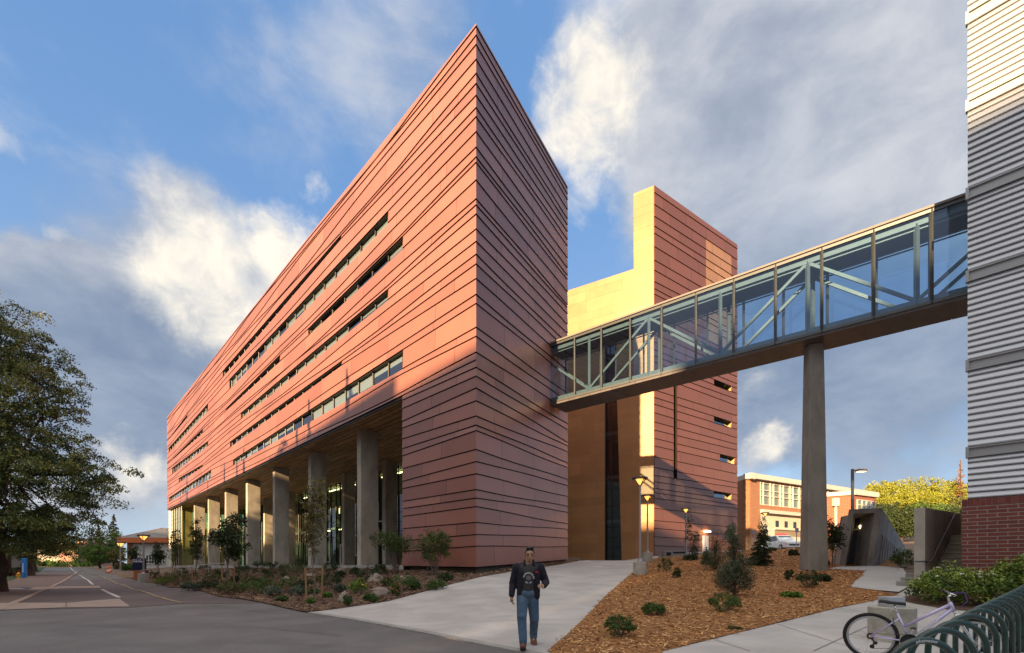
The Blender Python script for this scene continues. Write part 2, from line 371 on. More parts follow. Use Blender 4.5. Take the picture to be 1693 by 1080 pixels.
# ================================================================ MAIN BUILDING
C0 = Vector((-1.711, 23.0)); DL = Vector((-.9544, 1.0)); DR = Vector((.5556, 1.0))
uL = DL.normalized(); uR = DR.normalized(); kL = DL.length; kR = DR.length
nL = Vector((-uL.y, uL.x)); nL = nL if nL.dot(Vector((-1, -1))) > 0 else -nL        # outward normals
nR = Vector((uR.y, -uR.x))
def t_on(px, O, D): m = (px-CX)/F; return (m*O.y-O.x)/(D.x-m*D.y)
def zat(py, Y): return EYE+(HY-py)/F*Y
def sL(px): return t_on(px, C0, DL)*kL
def sz(px, py): t = t_on(px, C0, DL); return t*kL, zat(py, 23+t)
ROOF = zat(42, 23); SOF = 11.17; SEND = sL(277); SB = sL(667); SR = t_on(937, C0, DR)*kR
M_red = mat('terracotta_metal', (.345, .138, .094), .36, .12, tint=.14, spec=.5, col2=(.29, .118, .085), nscale=.25, detail=6)
M_yel = mat('gold_metal', (.50, .26, .115), .34, .25, tint=.09, col2=(.44, .225, .10), nscale=.7)
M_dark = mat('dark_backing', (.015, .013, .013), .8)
M_frame = mat('dark_bronze_frame', (.035, .03, .027), .45, .5)
M_win = glass_mat('window_glass', (.68, .78, .84), 1.6, base=.12, gcol=(.75, .87, 1))
M_blind = mat('roller_blind', (.42, .42, .34), .9)
M_conc = mat('cast_concrete', (.50, .45, .36), .85, col2=(.29, .26, .21), nscale=1.3, detail=8, bump=.25, bscale=12, stretch=(1, 1, .45), ramp=(.38, .72))
M_conclt = mat('pale_concrete', (.42, .41, .38), .85, col2=(.30, .29, .27), nscale=2, detail=8, bump=.2, bscale=25)
M_room = mat('room_grey', (.10, .10, .095), .9)

cy = [49.4, 64, 79.4, 103.6, 126.7, 143.3, 163, 183, 198, 222.5, 248, 264, 273, 302, 333, 343, 358, 382.5, 403, 424, 440, 464, 490, 505, 544, 559, 585]
CZ = [zat(y, 23) for y in cy]+[SOF]
base_c = [610, 624.5, 644, 665, 690, 705, 714, 745, 765, 785, 811, 825, 839, 865, 885, 904]
base_l = [663, 677, 698, 709, 727, 743, 755, 776, 797, 809, 830, 842, 855, 875, 895, 913]
base_r = [701.7, 711.7, 732.7, 738, 748, 766.7, 774, 794, 804, 821.7, 838, 848, 866.7, 876, 890.7, 904]
W = {5: [(566, 390, 395.5, 370, 614, 623.7), (310.4, 686, 690.6, 285.5, 719, 720.5)],
     8: [(643.5, 351, 370, 381, 628, 643.7), (345, 667.8, 679.8, 280.5, 741, 747.5)],
     12: [(668, 392, 412, 511.5, 544.5, 555.6), (464.5, 587.8, 598, 375, 676.5, 679.5), (336.5, 709.4, 716, 288, 757.2, 758.6)],
     16: [(643.5, 479.6, 496.7, 400, 683.5, 692.8), (345, 730, 737.3, 286, 774, 784)],
     20: [(567, 598, 604.4, 382, 731, 739.7), (336, 769, 772, 297, 791, 798)],
     23: [(667.8, 579.6, 610.7, 387, 761, 769.7), (350, 777.5, 790.8, 281, 823, 829.7)]}
def left_lines():
    anchors = {-1: [(0, ROOF), (90, ROOF)], 27: [(0, SOF), (90, SOF)]}; WIN = {}
    for i, L in W.items():
        for k in (0, 1):
            pts = [(0, CZ[i+k])]
            for (xr, tr, br, xl, tl, bl) in L:
                pts.append(sz(xr, (tr, br)[k])); pts.append(sz(xl, (tl, bl)[k]))
            pts.append((90, pts[-1][1])); anchors[i+k] = pts
        WIN[i] = [(sL(w[0]), sL(w[3])) for w in L]
    keys = sorted(anchors)
    full = [ROOF]+CZ                       # index k+1
    def z(k, s):
        if k in anchors: a = anchors[k]; return float(np.interp(s, [p[0] for p in a], [p[1] for p in a]))
        lo = max(q for q in keys if q < k); hi = min(q for q in keys if q > k)
        fr = (full[k+1]-full[lo+1])/(full[hi+1]-full[lo+1])
        wob = .10*math.sin(s*.11+k*1.7)+.07*math.sin(s*.23+k*2.9)
        fr = min(.93, max(.07, fr+wob*min(1, s/8)*.8))
        return z(lo, s)*(1-fr)+z(hi, s)*fr
    return z, WIN
def strips(mb, O, u, n, zf, nb, s0, s1, joints, skip, out=.095, cell=2.4, ext=0.0, extra=(), mfun=None, kb=0, top=.055, rs=None):
    """shingle bands: band k lies between lines k and k+1, leaning out at its foot"""
    rs = rs or random.Random(5)
    for k in range(kb, nb):
        js = [s0]+[s0+x for x in joints(k) if s0 < s0+x < s1]+[s1]
        cuts = sorted(set([s0+i*cell for i in range(int((s1-s0)/cell)+1)]+js+[s1]+[e for iv in skip.get(k, []) for e in iv[:2]]+[e for e in extra if s0 < e < s1]))
        ti = rs.random(); jset = set(js[1:-1])
        for a, b in zip(cuts[:-1], cuts[1:]):
            if b-a < .005: continue
            if a in jset: ti = rs.random()
            if any(iv[0]-.01 <= (a+b)/2 <= iv[1]+.01 for iv in skip.get(k, [])): continue
            ga = .02 if a in jset else 0; gb = .0 if b in jset else 0
            def pt(s, z, o, endlo=False):
                q = O+u*s+n*o
                if abs(s-s0) < 1e-6 and ext: q = O+u*(s-ext*o)+n*o
                return (q.x, q.y, z)
            za, zb, wa, wb = zf(k, a), zf(k, b), zf(k+1, a), zf(k+1, b)
            hgt = max(.02, min(za-wa, zb-wb)); o1 = out
            A = a+ga; m = mfun(k, (a+b)/2) if mfun else 0
            mb.quad(pt(A, wa+.045, o1), pt(b, wb+.045, o1), pt(b, zb, top), pt(A, za, top), m, ti)
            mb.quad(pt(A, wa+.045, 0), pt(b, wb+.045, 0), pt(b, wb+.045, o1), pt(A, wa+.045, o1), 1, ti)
            if a in (s0,) or a in [iv[1] for iv in skip.get(k, [])]: mb.add([pt(A, wa+.045, 0), pt(A, wa+.045, o1), pt(A, za, top), pt(A, za, 0)], [(0, 1, 2, 3)], m, ti)
            if b in (s1,) or b in [iv[0] for iv in skip.get(k, [])]: mb.add([pt(b, wb+.045, o1), pt(b, wb+.045, 0), pt(b, zb, 0), pt(b, zb, top)], [(0, 1, 2, 3)], m, ti)
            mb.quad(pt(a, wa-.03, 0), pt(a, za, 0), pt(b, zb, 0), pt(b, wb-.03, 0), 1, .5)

def main_building():
    root = thing('science_building', 'large red and purple banded metal building raised on concrete columns, with a sharp corner', 'building', (C0.x, C0.y, 1.0))
    z, WIN = left_lines()
    def J(k): r = random.Random(k*13+1); x = r.uniform(1, 5); L = []; \
        [L.append(x+i*4.9) for i in range(20)]; return L
    mb = MB(); EXT = 1/math.tan(math.acos(uL.dot(uR))/2)
    allends = sorted(e for L in WIN.values() for iv in L for e in iv)
    zz = lambda k, s: z(k-1, s) if k > 0 else ROOF
    # shift indices by one: band 0 is the coping
    skip = {k+1: v for k, v in WIN.items()}
    strips(mb, C0, uL, nL, zz, 28, 0, SEND, J, skip, ext=EXT, extra=allends)
    # shaft under the overhang, left side
    LC = [SOF]+[zat(y, 23) for y in base_c]+[zat(939, 23)]; LLz = [SOF]+[zat(y, 23+SB/kL) for y in base_l]+[zat(936.7, 23+SB/kL)]
    zb = lambda k, s: LC[k]+(LLz[k]-LC[k])*s/SB
    strips(mb, C0, uL, nL, zb, 17, 0, SB, J, {}, ext=EXT)
    # right hand face
    rr = random.Random(4)
    RC = [ROOF]+CZ[:-1]+[zat(y, 23) for y in base_c]+[zat(939, 23)]
    YR = 23+SR/kR
    up = [z0-.02+.42*min(1, (ROOF-z0)/4)*(.75+.5*rr.random())*.8 for z0 in CZ[:-1]]
    for i in range(1, len(up)): up[i] = min(up[i], up[i-1]-.12)
    RR = [ROOF]+up+[zat(y, YR) for y in base_r]+[zat(926, YR)]
    for i in range(1, len(RR)):
        if RR[i] > RR[i-1]-.1: RR[i] = RR[i-1]-.1
    def zr(k, s):
        f = s/SR; w = .12*math.sin(k*2.1+f*3.0)*math.sin(math.pi*f)
        if k in (0, len(RC)-1): w = 0
        return RC[k]*(1-f)+RR[k]*f+w*.5
    strips(mb, C0, uR, nR, zr, len(RC)-1, 0, SR, lambda k: [random.Random(k).uniform(1.5, 3)+i*3.6 for i in range(4)], {}, ext=EXT, cell=1.6)
    mb.build('cladding', [M_red, M_dark], root)
    # windows: recess, glass, mullions, blinds
    wi = random.Random(11)
    for k, L in WIN.items():
        for iv in L:
            a, b = iv; fr = MB(); gl = MB(); blinds = []
            q = lambda s, o, zv: (C0.x+uL.x*s+nL.x*o, C0.y+uL.y*s+nL.y*o, zv)
            n = max(2, int((b-a)/1.9)); st = [a+(b-a)*i/n for i in range(n+1)]
            for i in range(n):
                s0, s1 = st[i], st[i+1]; t0, t1 = z(k, s0), z(k, s1); b0, b1 = z(k+1, s0), z(k+1, s1)
                fr.quad(q(s0, -.3, t0-.03), q(s1, -.3, t1-.03), q(s1, .02, t1-.03), q(s0, .02, t0-.03), 0)      # head
                fr.quad(q(s0, .02, b0), q(s1, .02, b1), q(s1, -.3, b1), q(s0, -.3, b0), 0)                      # sill
                if min(t0-b0, t1-b1) > .12:
                    fr.bar(q(s1, -.14, b1), q(s1, -.14, t1), .06, .10)
                    fr.bar(q(s0, -.14, b0+.03), q(s1, -.14, b1+.03), .05, .06)
                    gl.quad(q(s0, -.16, b0), q(s1, -.16, b1), q(s1, -.16, t1), q(s0, -.16, t0))
                    hh = wi.choice([0, .35, .5, .75, .9, 1, .6]) if k in (8, 16, 23) else wi.choice([0, 0, .4])
                    if hh: 
                        zb0, zb1 = t0-(t0-b0)*hh, t1-(t1-b1)*hh
                        bx = MB(); bx.quad(q(s0+.06, -.22, zb0), q(s1-.06, -.22, zb1), q(s1-.06, -.22, t1), q(s0+.06, -.22, t0)); blinds.append(bx)
            for s in (a, b): fr.quad(q(s, -.3, z(k+1, s)), q(s, .1, z(k+1, s)), q(s, .1, z(k, s)), q(s, -.3, z(k, s)), 0)
            w = fr.build('window', M_frame, root)
            if gl.f: gl.build('pane', M_win, w)
            for bx in blinds: bx.build('blind', M_blind, w)
    # inner rooms: dark core, floors
    Rn = C0+uR*SR; B1 = C0+uL*SEND; B2 = Rn+uL*SEND
    core = MB(); off = 1.6
    c0 = C0+(uL+uR)*2.2; c1 = Rn+uL*1.2-uR*.3; c2 = B2-uL*.3-uR*.3; c3 = B1-uL*.3+uR*2.2
    core.prism([c0, c1, c2, c3], SOF+.1, ROOF-.6)
    for zf_ in (15.1, 19.3, 23.3):
        a0 = C0+uL*.5+uR*.5
        core.prism([C0+(uL+uR)*.45, C0+uL*.45+uR*2.2, B1-uL*.3+uR*2.2, B1-uL*.3+uR*.35], zf_-.15, zf_+.1)
    core.build('interior', M_room, root)
    r = MB(); i_ = .03
    r.prism([C0-nL*i_-nR*i_, Rn-nR*i_, B2, B1-nL*i_], ROOF-.25, ROOF-.02)
    q = [C0+uR*SR, Rn+uL*SEND]; r.quad((Rn.x, Rn.y, SOF), (B2.x, B2.y, SOF), (B2.x, B2.y, ROOF), (Rn.x, Rn.y, ROOF))
    r.quad((B1.x, B1.y, SOF), (B1.x, B1.y, ROOF), (B2.x, B2.y, ROOF), (B2.x, B2.y, SOF))
    # shaft sides that face the colonnade
    s_ = C0+uL*SB; e_ = s_+uR*SR
    r.quad((s_.x, s_.y, 1), (s_.x, s_.y, SOF), (e_.x, e_.y, SOF), (e_.x, e_.y, 1)); r.quad((e_.x, e_.y, 1), (e_.x, e_.y, SOF), (Rn.x, Rn.y, SOF), (Rn.x, Rn.y, 1))
    r.build('roof', M_red, root)
    # soffit of narrow boards
    s = MB(); k0 = SB; rs = random.Random(2); nd = -nL; m = 0
    dd = .08
    while dd < 10.6:
        wdt = .16
        ss = k0-5
        while ss < SEND:
            ln = rs.uniform(2, 5); e = min(SEND, ss+ln); a = max(ss, k0)
            if e > a:
                lift = rs.choice([0, .004, .012, .02])
                p = [C0+uL*a+nd*dd, C0+uL*e+nd*dd, C0+uL*e+nd*(dd+wdt-.02), C0+uL*a+nd*(dd+wdt-.02)]
                s.quad(*[(x.x, x.y, SOF-.03+lift) for x in p], 0, rs.random())
            ss += ln
        dd += wdt
    s.build('soffit', mat('walnut_boards', (.56, .34, .17), .55, tint=.4, col2=(.38, .22, .105), nscale=3, stretch=(1, 1, 1)), root)
    s = MB(); pp = [C0+uL*SB, C0+uL*SEND, C0+uL*SEND+nd*10.6, C0+uL*SB+nd*10.6]
    s.prism([p for p in pp][::-1], SOF-.004, SOF+.05); s.build('soffit_backing', M_dark, root)
    f = MB(); a = C0+uL*(SB+.02); b = C0+uL*SEND
    f.bar((a.x-nL.x*.03, a.y-nL.y*.03, SOF-.06), (b.x-nL.x*.03, b.y-nL.y*.03, SOF-.06), .07, .10); f.build('drip_edge', M_frame, root)
    # concrete foot of the shaft
    b = MB(); i0 = .22; A = C0-nL*i0-nR*i0+uL*.1+uR*.1; Bp = Rn-nR*i0; Cc = Rn+uL*SB; D = C0+uL*(SB-.3)-nL*i0
    b.prism([A, Bp, Cc, D], .2, 1.9); b.build('footing', mat('footing_concrete', (.30, .25, .18), .9, col2=(.2, .165, .12), nscale=2), root)
    # columns
    for k in range(8):
        s0 = 14.66+9.08*k; c = C0+uL*s0-nL*1.95; m = MB(); w1, w2 = .30, .68
        poly = [c+uL*w1+nL*w2, c-uL*w1+nL*w2, c-uL*w1-nL*w2, c+uL*w1-nL*w2]
        m.prism(poly[::1], .9, SOF-.02); m.build('column', M_conc, root, bevel=.03)
    for k in range(8):
        s0 = 22.4+8.6*k; c = C0+uL*s0-nL*8.1
        if s0 > SEND-1: continue
        m = MB(); w1, w2 = .32, .6
        m.prism([c+uL*w1+nL*w2, c-uL*w1+nL*w2, c-uL*w1-nL*w2, c+uL*w1-nL*w2], .9, SOF-.02); m.build('column', M_conc, root, bevel=.03)
    # glass wall at the back of the colonnade
    g = MB(); fr = MB(); wf = MB(); wfs = []; rs = random.Random(9); off = -9.7; Z0 = 1.6
    q = lambda s, o, zv: (C0.x+uL.x*s+nL.x*o, C0.y+uL.y*s+nL.y*o, zv)
    s = SB+.1
    while s < SEND-.5:
        wd = rs.choice([.7, .9, 1.1, 1.5]); e = min(s+wd, SEND-.3)
        g.quad(q(s, off, Z0), q(e, off, Z0), q(e, off, SOF-.05), q(s, off, SOF-.05), 0, rs.random())
        fr.bar(q(s, off+.04, Z0), q(s, off+.04, SOF-.05), .07, .16)
        zz_ = Z0+rs.uniform(.5, 2)
        while zz_ < SOF-.6: fr.bar(q(s, off+.04, zz_), q(e, off+.04, zz_), .05, .05); zz_ += rs.choice([.9, 1.4, 1.9, 2.6])
        if rs.random() < .22:
            y0 = rs.uniform(Z0+.3, 5.5); y1 = y0+rs.uniform(1.6, 3.2)
            for (aa, bb) in (((s, y0), (e, y0)), ((s, y1), (e, y1)), ((s, y0), (s, y1)), ((e, y0), (e, y1))): wf.bar(q(aa[0], off+.14, aa[1]), q(bb[0], off+.14, bb[1]), .09, .09)
            wfs.append(wf); wf = MB()
        s = e
    cw = fr.build('curtain_wall', M_frame, root)
    g.build('pane', glass_mat('lobby_glass', (.50, .66, .60), 1.5, base=.04), cw)
    for w_ in wfs: w_.build('window_frame', mat('white_frame', (.75, .75, .72), .4), cw)
    # white double doors
    for px in (569, 800):
        if px == 800: continue
        O = C0-nL*9.45; t = t_on(px, O, DL)*kL
        d = MB(); m0 = mat('white_frame', (0, 0, 0))
        for kx in (0, 1):
            a = t-1.0+kx*1.0; b = a+.98
            for (x0, y0, x1, y1) in ((a, 1.6, a, 3.9), (b, 1.6, b, 3.9), (a, 1.68, b, 1.68), (a, 3.85, b, 3.85)): d.bar(q(x0, -9.45, y0), q(x1, -9.45, y1), .13, .13)
        dr = d.build('double_door', m0, root)
        hd = MB(); hd.bar(q(t-.08, -9.3, 2.5), q(t-.08, -9.3, 3.1), .03, .03); hd.bar(q(t+.1, -9.3, 2.5), q(t+.1, -9.3, 3.1), .03, .03); hd.build('handle', M_frame, dr)
    # lit lobby: back wall, slab, glowing lamps
    lo = MB()
    lo.quad(q(12, -17, 1.5), q(SEND, -17, 1.5), q(SEND, -17, SOF), q(12, -17, SOF)); lo.quad(q(SB, -9.8, SOF), q(12, -17, SOF), q(SEND, -17, SOF), q(SEND, -9.8, SOF))
    lo.quad(q(SB, -9.8, 1.5), q(SEND, -9.8, 1.5), q(SEND, -17, 1.5), q(12, -17, 1.5)); lo.quad(q(SB, -9.75, 1.5), q(12, -17, 1.5), q(12, -17, SOF), q(SB, -9.75, SOF))
    for s_ in range(20, 84, 8): lo.prism([Vector(q(s_+.2, -12, 0)[:2]), Vector(q(s_, -12, 0)[:2]), Vector(q(s_, -17, 0)[:2]), Vector(q(s_+.2, -17, 0)[:2])], 1.5, SOF)
    lo.prism([Vector(q(SEND-1, -11.2, 0)[:2]), Vector(q(12, -11.2, 0)[:2]), Vector(q(12, -17, 0)[:2]), Vector(q(SEND-1, -17, 0)[:2])], 6.0, 6.3)
    lo.build('lobby', mat('lobby_wall', (.30, .33, .27), .9), root)
    M_ll = mat('lobby_lamp', (.9, .8, .5), .5, emit=(1, .78, .38), estr=3.0)
    for i in range(34):
        s_ = rs.uniform(SB+2, SEND-2); zv = rs.choice([5.9, 5.9, 10.9, 10.9, 3.5, 8.2]); w = rs.uniform(.3, 1.3) if zv in (5.9, 10.9) else .08; hh = .1 if zv in (5.9, 10.9) else rs.uniform(.5, 1.2)
        a = q(s_, -11.0, zv); lm = MB(); lm.bar(a, q(s_+w, -11.0, zv), .12, hh); lm.build('lamp', M_ll, root)
    # glazed end bay at the far corner
    e0 = 78.6; g = MB(); fr = MB()
    O = C0-nL*.5; a, b = t_on(301, O, DL)*kL, SEND-.15
    g.quad(q(a, -.5, 1.5), q(b, -.5, 1.5), q(b, -.5, SOF-.05), q(a, -.5, SOF-.05))
    for i in range(6): s_ = a+(b-a)*i/5; fr.bar(q(s_, -.46, 1.5), q(s_, -.46, SOF-.05), .09, .14)
    for zv in (1.6, 3.9, 8.6, 9.2): fr.bar(q(a, -.46, zv), q(b, -.46, zv), .07, .07)
    g.quad(q(a, -.5, 1.5), q(a, -.5, SOF), q(a, -9.7, SOF), q(a, -9.7, 1.5)); g.quad(q(b, -.5, 1.5), q(b, -9.7, 1.5), q(b, -9.7, SOF), q(b, -.5, SOF))
    for i in range(1, 6): fr.bar(q(b, -.5-i*1.8, 1.5), q(b, -.5-i*1.8, SOF), .09, .14); fr.bar(q(a, -.5-i*1.8, 1.5), q(a, -.5-i*1.8, SOF), .09, .14)
    cw = fr.build('end_bay_frame', mat('bronze_mullion', (.10, .10, .07), .4, .4), root); g.build('pane', glass_mat('end_glass', (.75, .78, .45), 1.5, base=.06), cw)
    p = MB(); p.bar(q(SEND-.2, -.42, 1.5), q(SEND-.2, -.42, SOF-.03), .4, .3); p.build('corner_post', mat('cream_panel', (.7, .66, .5), .6), root)
    # terrace slab
    t = MB(); sl = [C0+uL*(SB+.3)-nL*.4, C0+uL*SEND-nL*.4, C0+uL*SEND-nL*18, C0+uL*13-nL*17, C0+uL*(SB+.3)-nL*9.8]
    t.prism(sl[::-1], .3, 1.5); t.build('terrace', M_conclt, root)
    return root
main_building()

# ================================================================ GOLD AND RED TOWER
E0 = Vector(((1081-CX)/F*43.5, 43.5)); DYL = Vector((-1.62, 1.0)); DYR = Vector((1.392, 1.0))
vL = DYL.normalized(); vR = DYR.normalized(); mL = Vector((-vL.y, vL.x)); mL = mL if mL.y < 0 else -mL; mR = Vector((vR.y, -vR.x))
def tower():
    root = thing('tower_building', 'tall building with gold metal front and red banded side behind the glass bridge', 'building', (E0.x, E0.y, 2.2))
    TOP = zat(307, 43.5); LOW = zat(445, 43.5+t_on(1048, E0, DYL)); S1 = t_on(1048, E0, DYL)*DYL.length; SL_ = 19.0; S2 = t_on(1218, E0, DYR)*DYR.length
    sp = lambda px: t_on(px, E0, DYR)*DYR.length
    zp = lambda px, py: zat(py, 43.5+t_on(px, E0, DYR))
    wins = [(1179, 1208, 628, 648), (1179, 1208, 689, 708), (1189, 1213.5, 751.5, 768), (1179, 1208, 812.5, 826.5)]
    wz = [(sp(a), sp(b), zp(a, c), zp(b, d)) for a, b, c, d in wins]
    fixed = sorted([w[2] for w in wz]+[w[3] for w in wz]+[TOP, zp(1081, 920)], reverse=True)
    rs = random.Random(21); lines = []
    for a, b in zip(fixed[:-1], fixed[1:]):
        lines.append((a, 0)); g = a-b; n = max(1, int(round(g/.78))) if g > 1.3 else 1
        if g > 12: n = int(g/.82)
        ws = [rs.uniform(.55, 1.5) for _ in range(n)]; T = sum(ws); acc = 0
        for i in range(n-1): acc += ws[i]; lines.append((a-g*acc/T, rs.uniform(-.18, .18)))
    lines.append((fixed[-1], 0)); nb = len(lines)-1
    zf = lambda k, s: lines[k][0]+lines[k][1]*(s/S2-.3)
    slot = (sp(1112.5), sp(1118), zp(1115, 796), zp(1115, 596))
    skip = {}
    for k in range(nb):
        mid = (lines[k][0]+lines[k+1][0])/2; L = []
        for w in wz:
            if w[3] < mid < w[2]: L.append((w[0], w[1]))
        if slot[2] < mid < slot[3]: L.append(slot[:2])
        skip[k] = sorted(L)
    yp = (sp(1166), sp(1208))
    mf = lambda k, s: 2 if (yp[0] < s < yp[1] and 0 < k and (lines[k][0]+lines[k+1][0])/2 > 24 and k > 1) else 0
    mb = MB(); strips(mb, E0, vR, mR, zf, nb, 0, S2, lambda k: [random.Random(k+90).uniform(1, 4)+i*3.4 for i in range(6)], skip, out=.11, cell=4, extra=list(yp), mfun=mf, top=.055)
    mb.build('banded_side', [mat('red_metal', (.20, .082, .052), .42, .15, tint=.08), M_dark, M_yel], root)
    q = lambda s, o, z: (E0.x+vR.x*s+mR.x*o, E0.y+vR.y*s+mR.y*o, z)
    for (a, b, t, bt) in wz:
        f = MB()
        f.quad(q(a, -.4, t), q(b, -.4, t), q(b, .12, t), q(a, .12, t)); f.quad(q(a, .12, bt), q(b, .12, bt), q(b, -.4, bt), q(a, -.4, bt))
        f.quad(q(a, -.4, bt), q(a, .1, bt), q(a, .1, t), q(a, -.4, t), 0); f.quad(q(b, -.4, bt), q(b, .1, bt), q(b, .1, t), q(b, -.4, t), 1)
        f.bar(q(a, -.3, bt+.05), q(b, -.3, bt+.05), .06, .1); f.bar(q(a+.1, -.3, bt), q(a+.1, -.3, t), .1, .1)
        w = f.build('window', [M_frame, mat('gold_reveal', (.6, .45, .2), .5, .2)], root)
        g = MB(); g.quad(q(a, -.32, bt), q(b, -.32, bt), q(b, -.32, t), q(a, -.32, t)); g.build('pane', M_win, w)
        g = MB(); g.quad(q(a, -1.2, bt), q(b, -1.2, bt), q(b, -1.2, t), q(a, -1.2, t)); g.build('room', M_room, w)
    f = MB(); a, b, z0, z1 = slot; f.quad(q(a, -.3, z0), q(b, -.3, z0), q(b, -.3, z1), q(a, -.3, z1)); f.quad(q(a, -.3, z0), q(a, -.3, z1), q(a, .1, z1), q(a, .1, z0)); f.quad(q(b, -.3, z0), q(b, .1, z0), q(b, .1, z1), q(b, -.3, z1))
    f.build('slot_window', M_frame, root)
    # gold front: flat panels with fine joints
    q = lambda s, o, z: (E0.x+vL.x*s+mL.x*o, E0.y+vL.y*s+mL.y*o, z)
    sy = lambda px: t_on(px, E0, DYL)*DYL.length
    BZ = zp(1081, 921.5)-.3
    gx0, gx1t, gx1b = sy(1028), sy(1018), sy(1000)        # glass strip: slanted near edge, upright far edge
    GT = zat(570, 43.5+t_on(1010, E0, DYL)); near = lambda z: sy(1028)+(sy(1017.5)-sy(1028))*(z-BZ)/(GT-BZ)
    p = MB(); rs = random.Random(8); z = BZ; rows = []
    while z < TOP-.2: hgt = rs.choice([.75, .95, 1.2]); rows.append((z, min(TOP, z+hgt))); z += hgt
    rows = [(a, LOW if (b > LOW > a) else b) for a, b in rows]
    i = 0
    while i < len(rows)-1:
        if rows[i+1][0] < rows[i][1]-1e-6: rows[i+1] = (rows[i][1], rows[i+1][1])
        elif rows[i+1][0] > rows[i][1]+1e-6: rows[i+1] = (rows[i][1], rows[i+1][1])
        i += 1
    for (a, b) in rows:
        smax = SL_ if b <= LOW+.01 else S1
        s = 0; cuts = [0]; x = rs.uniform(1.5, 4)
        while x < smax: cuts.append(x); x += 3.7
        cuts.append(smax)
        for c, d in zip(cuts[:-1], cuts[1:]):
            segs = [(c, d, c, d)]
            if a < GT and b > BZ:
                na, nb_ = near(a), near(b); far = gx1b
                segs = []
                if c < na: segs.append((c, min(d, na), c, min(d, nb_)))
                if d > far: segs.append((max(c, far), d, max(c, far), d))
            t = rs.random(); o = .02
            for (c0, d0, c1, d1) in segs:
                if d0-c0 < .02: continue
                p.quad(q(c0+.005, o, a+.006), q(d0-.003, o, a+.006), q(d1-.003, o, b-.004), q(c1+.005, o, b-.004), 0, t)
    p.build('gold_front', M_yel, root)
    bk = MB()
    for (s0, s1, z0, z1) in ((0, S1, LOW, TOP), (0, SL_, GT, LOW), (gx1b, SL_, BZ, GT)):
        bk.quad(q(s0, 0, z0), q(s1, 0, z0), q(s1, 0, z1), q(s0, 0, z1))
    bk.quad(q(0, 0, BZ), q(near(BZ), 0, BZ), q(near(GT), 0, GT), q(0, 0, GT)); bk.build('gold_backing', mat('joint_brown', (.3, .17, .06), .7), root)
    g = MB(); g.quad(q(near(BZ), -.2, BZ), q(gx1b, -.2, BZ), q(gx1b, -.2, GT), q(near(GT), -.2, GT))
    fr = MB()
    z = BZ+.4
    while z < GT: fr.bar(q(near(z), -.17, z), q(gx1b, -.17, z), .05, .05); z += rs.choice([.9, 1.6, 1.0, 2.0])
    mid = lambda z: near(z)*.42+gx1b*.58
    fr.bar(q(mid(BZ), -.17, BZ), q(mid(GT), -.17, GT), .07, .1); fr.bar(q(gx1b-.04, -.05, BZ), q(gx1b-.04, -.05, GT), .1, .12)
    cw = fr.build('stair_window', M_frame, root); g.build('pane', glass_mat('stair_glass', (.32, .4, .42), 1.55, base=.06), cw)
    ins = MB()
    ins.quad(q(near(BZ)-.5, -4, BZ), q(gx1b+1, -4, BZ), q(gx1b+1, -4, GT), q(near(GT)-.5, -4, GT)); ins.build('stair_room', M_room, cw)
    ins = MB(); zz = BZ+3.6
    while zz < GT: ins.prism([Vector(q(near(zz)-.8, -.5, 0)[:2]), Vector(q(near(zz)-.8, -4, 0)[:2]), Vector(q(gx1b+.8, -4, 0)[:2]), Vector(q(gx1b+.8, -.5, 0)[:2])], zz, zz+.3); zz += 4.2
    ins.build('stair_floor', mat('stair_floor', (.4, .4, .38), .8), cw)
    # bodies and roofs
    b = MB(); A = E0; B = E0+vR*S2; Lf = E0+vL*S1; Lf2 = E0+vL*SL_
    w = B-A
    Lr = Lf+w; L2r = Lf2+w; i = .03
    b.quad((Lf.x, Lf.y, LOW), (Lr.x, Lr.y, LOW), (Lr.x, Lr.y, TOP), (Lf.x, Lf.y, TOP), 0); b.quad((B.x, B.y, 1), (Lr.x, Lr.y, 1), (Lr.x, Lr.y, TOP), (B.x, B.y, TOP)); b.quad((Lr.x, Lr.y, 1), (L2r.x, L2r.y, 1), (L2r.x, L2r.y, LOW), (Lr.x, Lr.y, LOW)); b.quad((Lf2.x, Lf2.y, 1), (Lf2.x, Lf2.y, LOW), (L2r.x, L2r.y, LOW), (L2r.x, L2r.y, 1))
    b.quad((A.x, A.y, TOP-.02), (B.x, B.y, TOP-.02), (Lr.x, Lr.y, TOP-.02), (Lf.x, Lf.y, TOP-.02)); b.quad((Lf.x, Lf.y, LOW-.02), (Lr.x, Lr.y, LOW-.02), (L2r.x, L2r.y, LOW-.02), (Lf2.x, Lf2.y, LOW-.02))
    b.build('body', M_yel, root)
    # service door in the side and its lamp
    q = lambda s, o, z: (E0.x+vR.x*s+mR.x*o, E0.y+vR.y*s+mR.y*o, z)
    a, c = sp(1160), sp(1167); d = MB(); z0 = zp(1163, 913); z1 = zp(1163, 886)
    d.prism([Vector(q(a, .3, 0)[:2]), Vector(q(c, .3, 0)[:2]), Vector(q(c, 0, 0)[:2]), Vector(q(a, 0, 0)[:2])][::1], z0, z1); dr = d.build('door', mat('grey_door', (.35, .38, .42), .5), root)
    lm = MB(); s_ = sp(1165); zl = zp(1165, 879); lm.bar(q(s_-.35, .3, zl), q(s_+.35, .3, zl), .3, .18); lm.build('wall_lamp', mat('amber_lamp', (1, .7, .3), .5, emit=(1, .55, .18), estr=5), root)
    b = MB(); b.prism([Vector(q(-.02, -.15, 0)[:2]), Vector(q(S2-.1, -.15, 0)[:2]), Vector(q(S2-.1, -1, 0)[:2]), Vector(q(-.02, -1, 0)[:2])], 1, 3.1); b.build('footing', MATS['footing_concrete'], root)
tower()

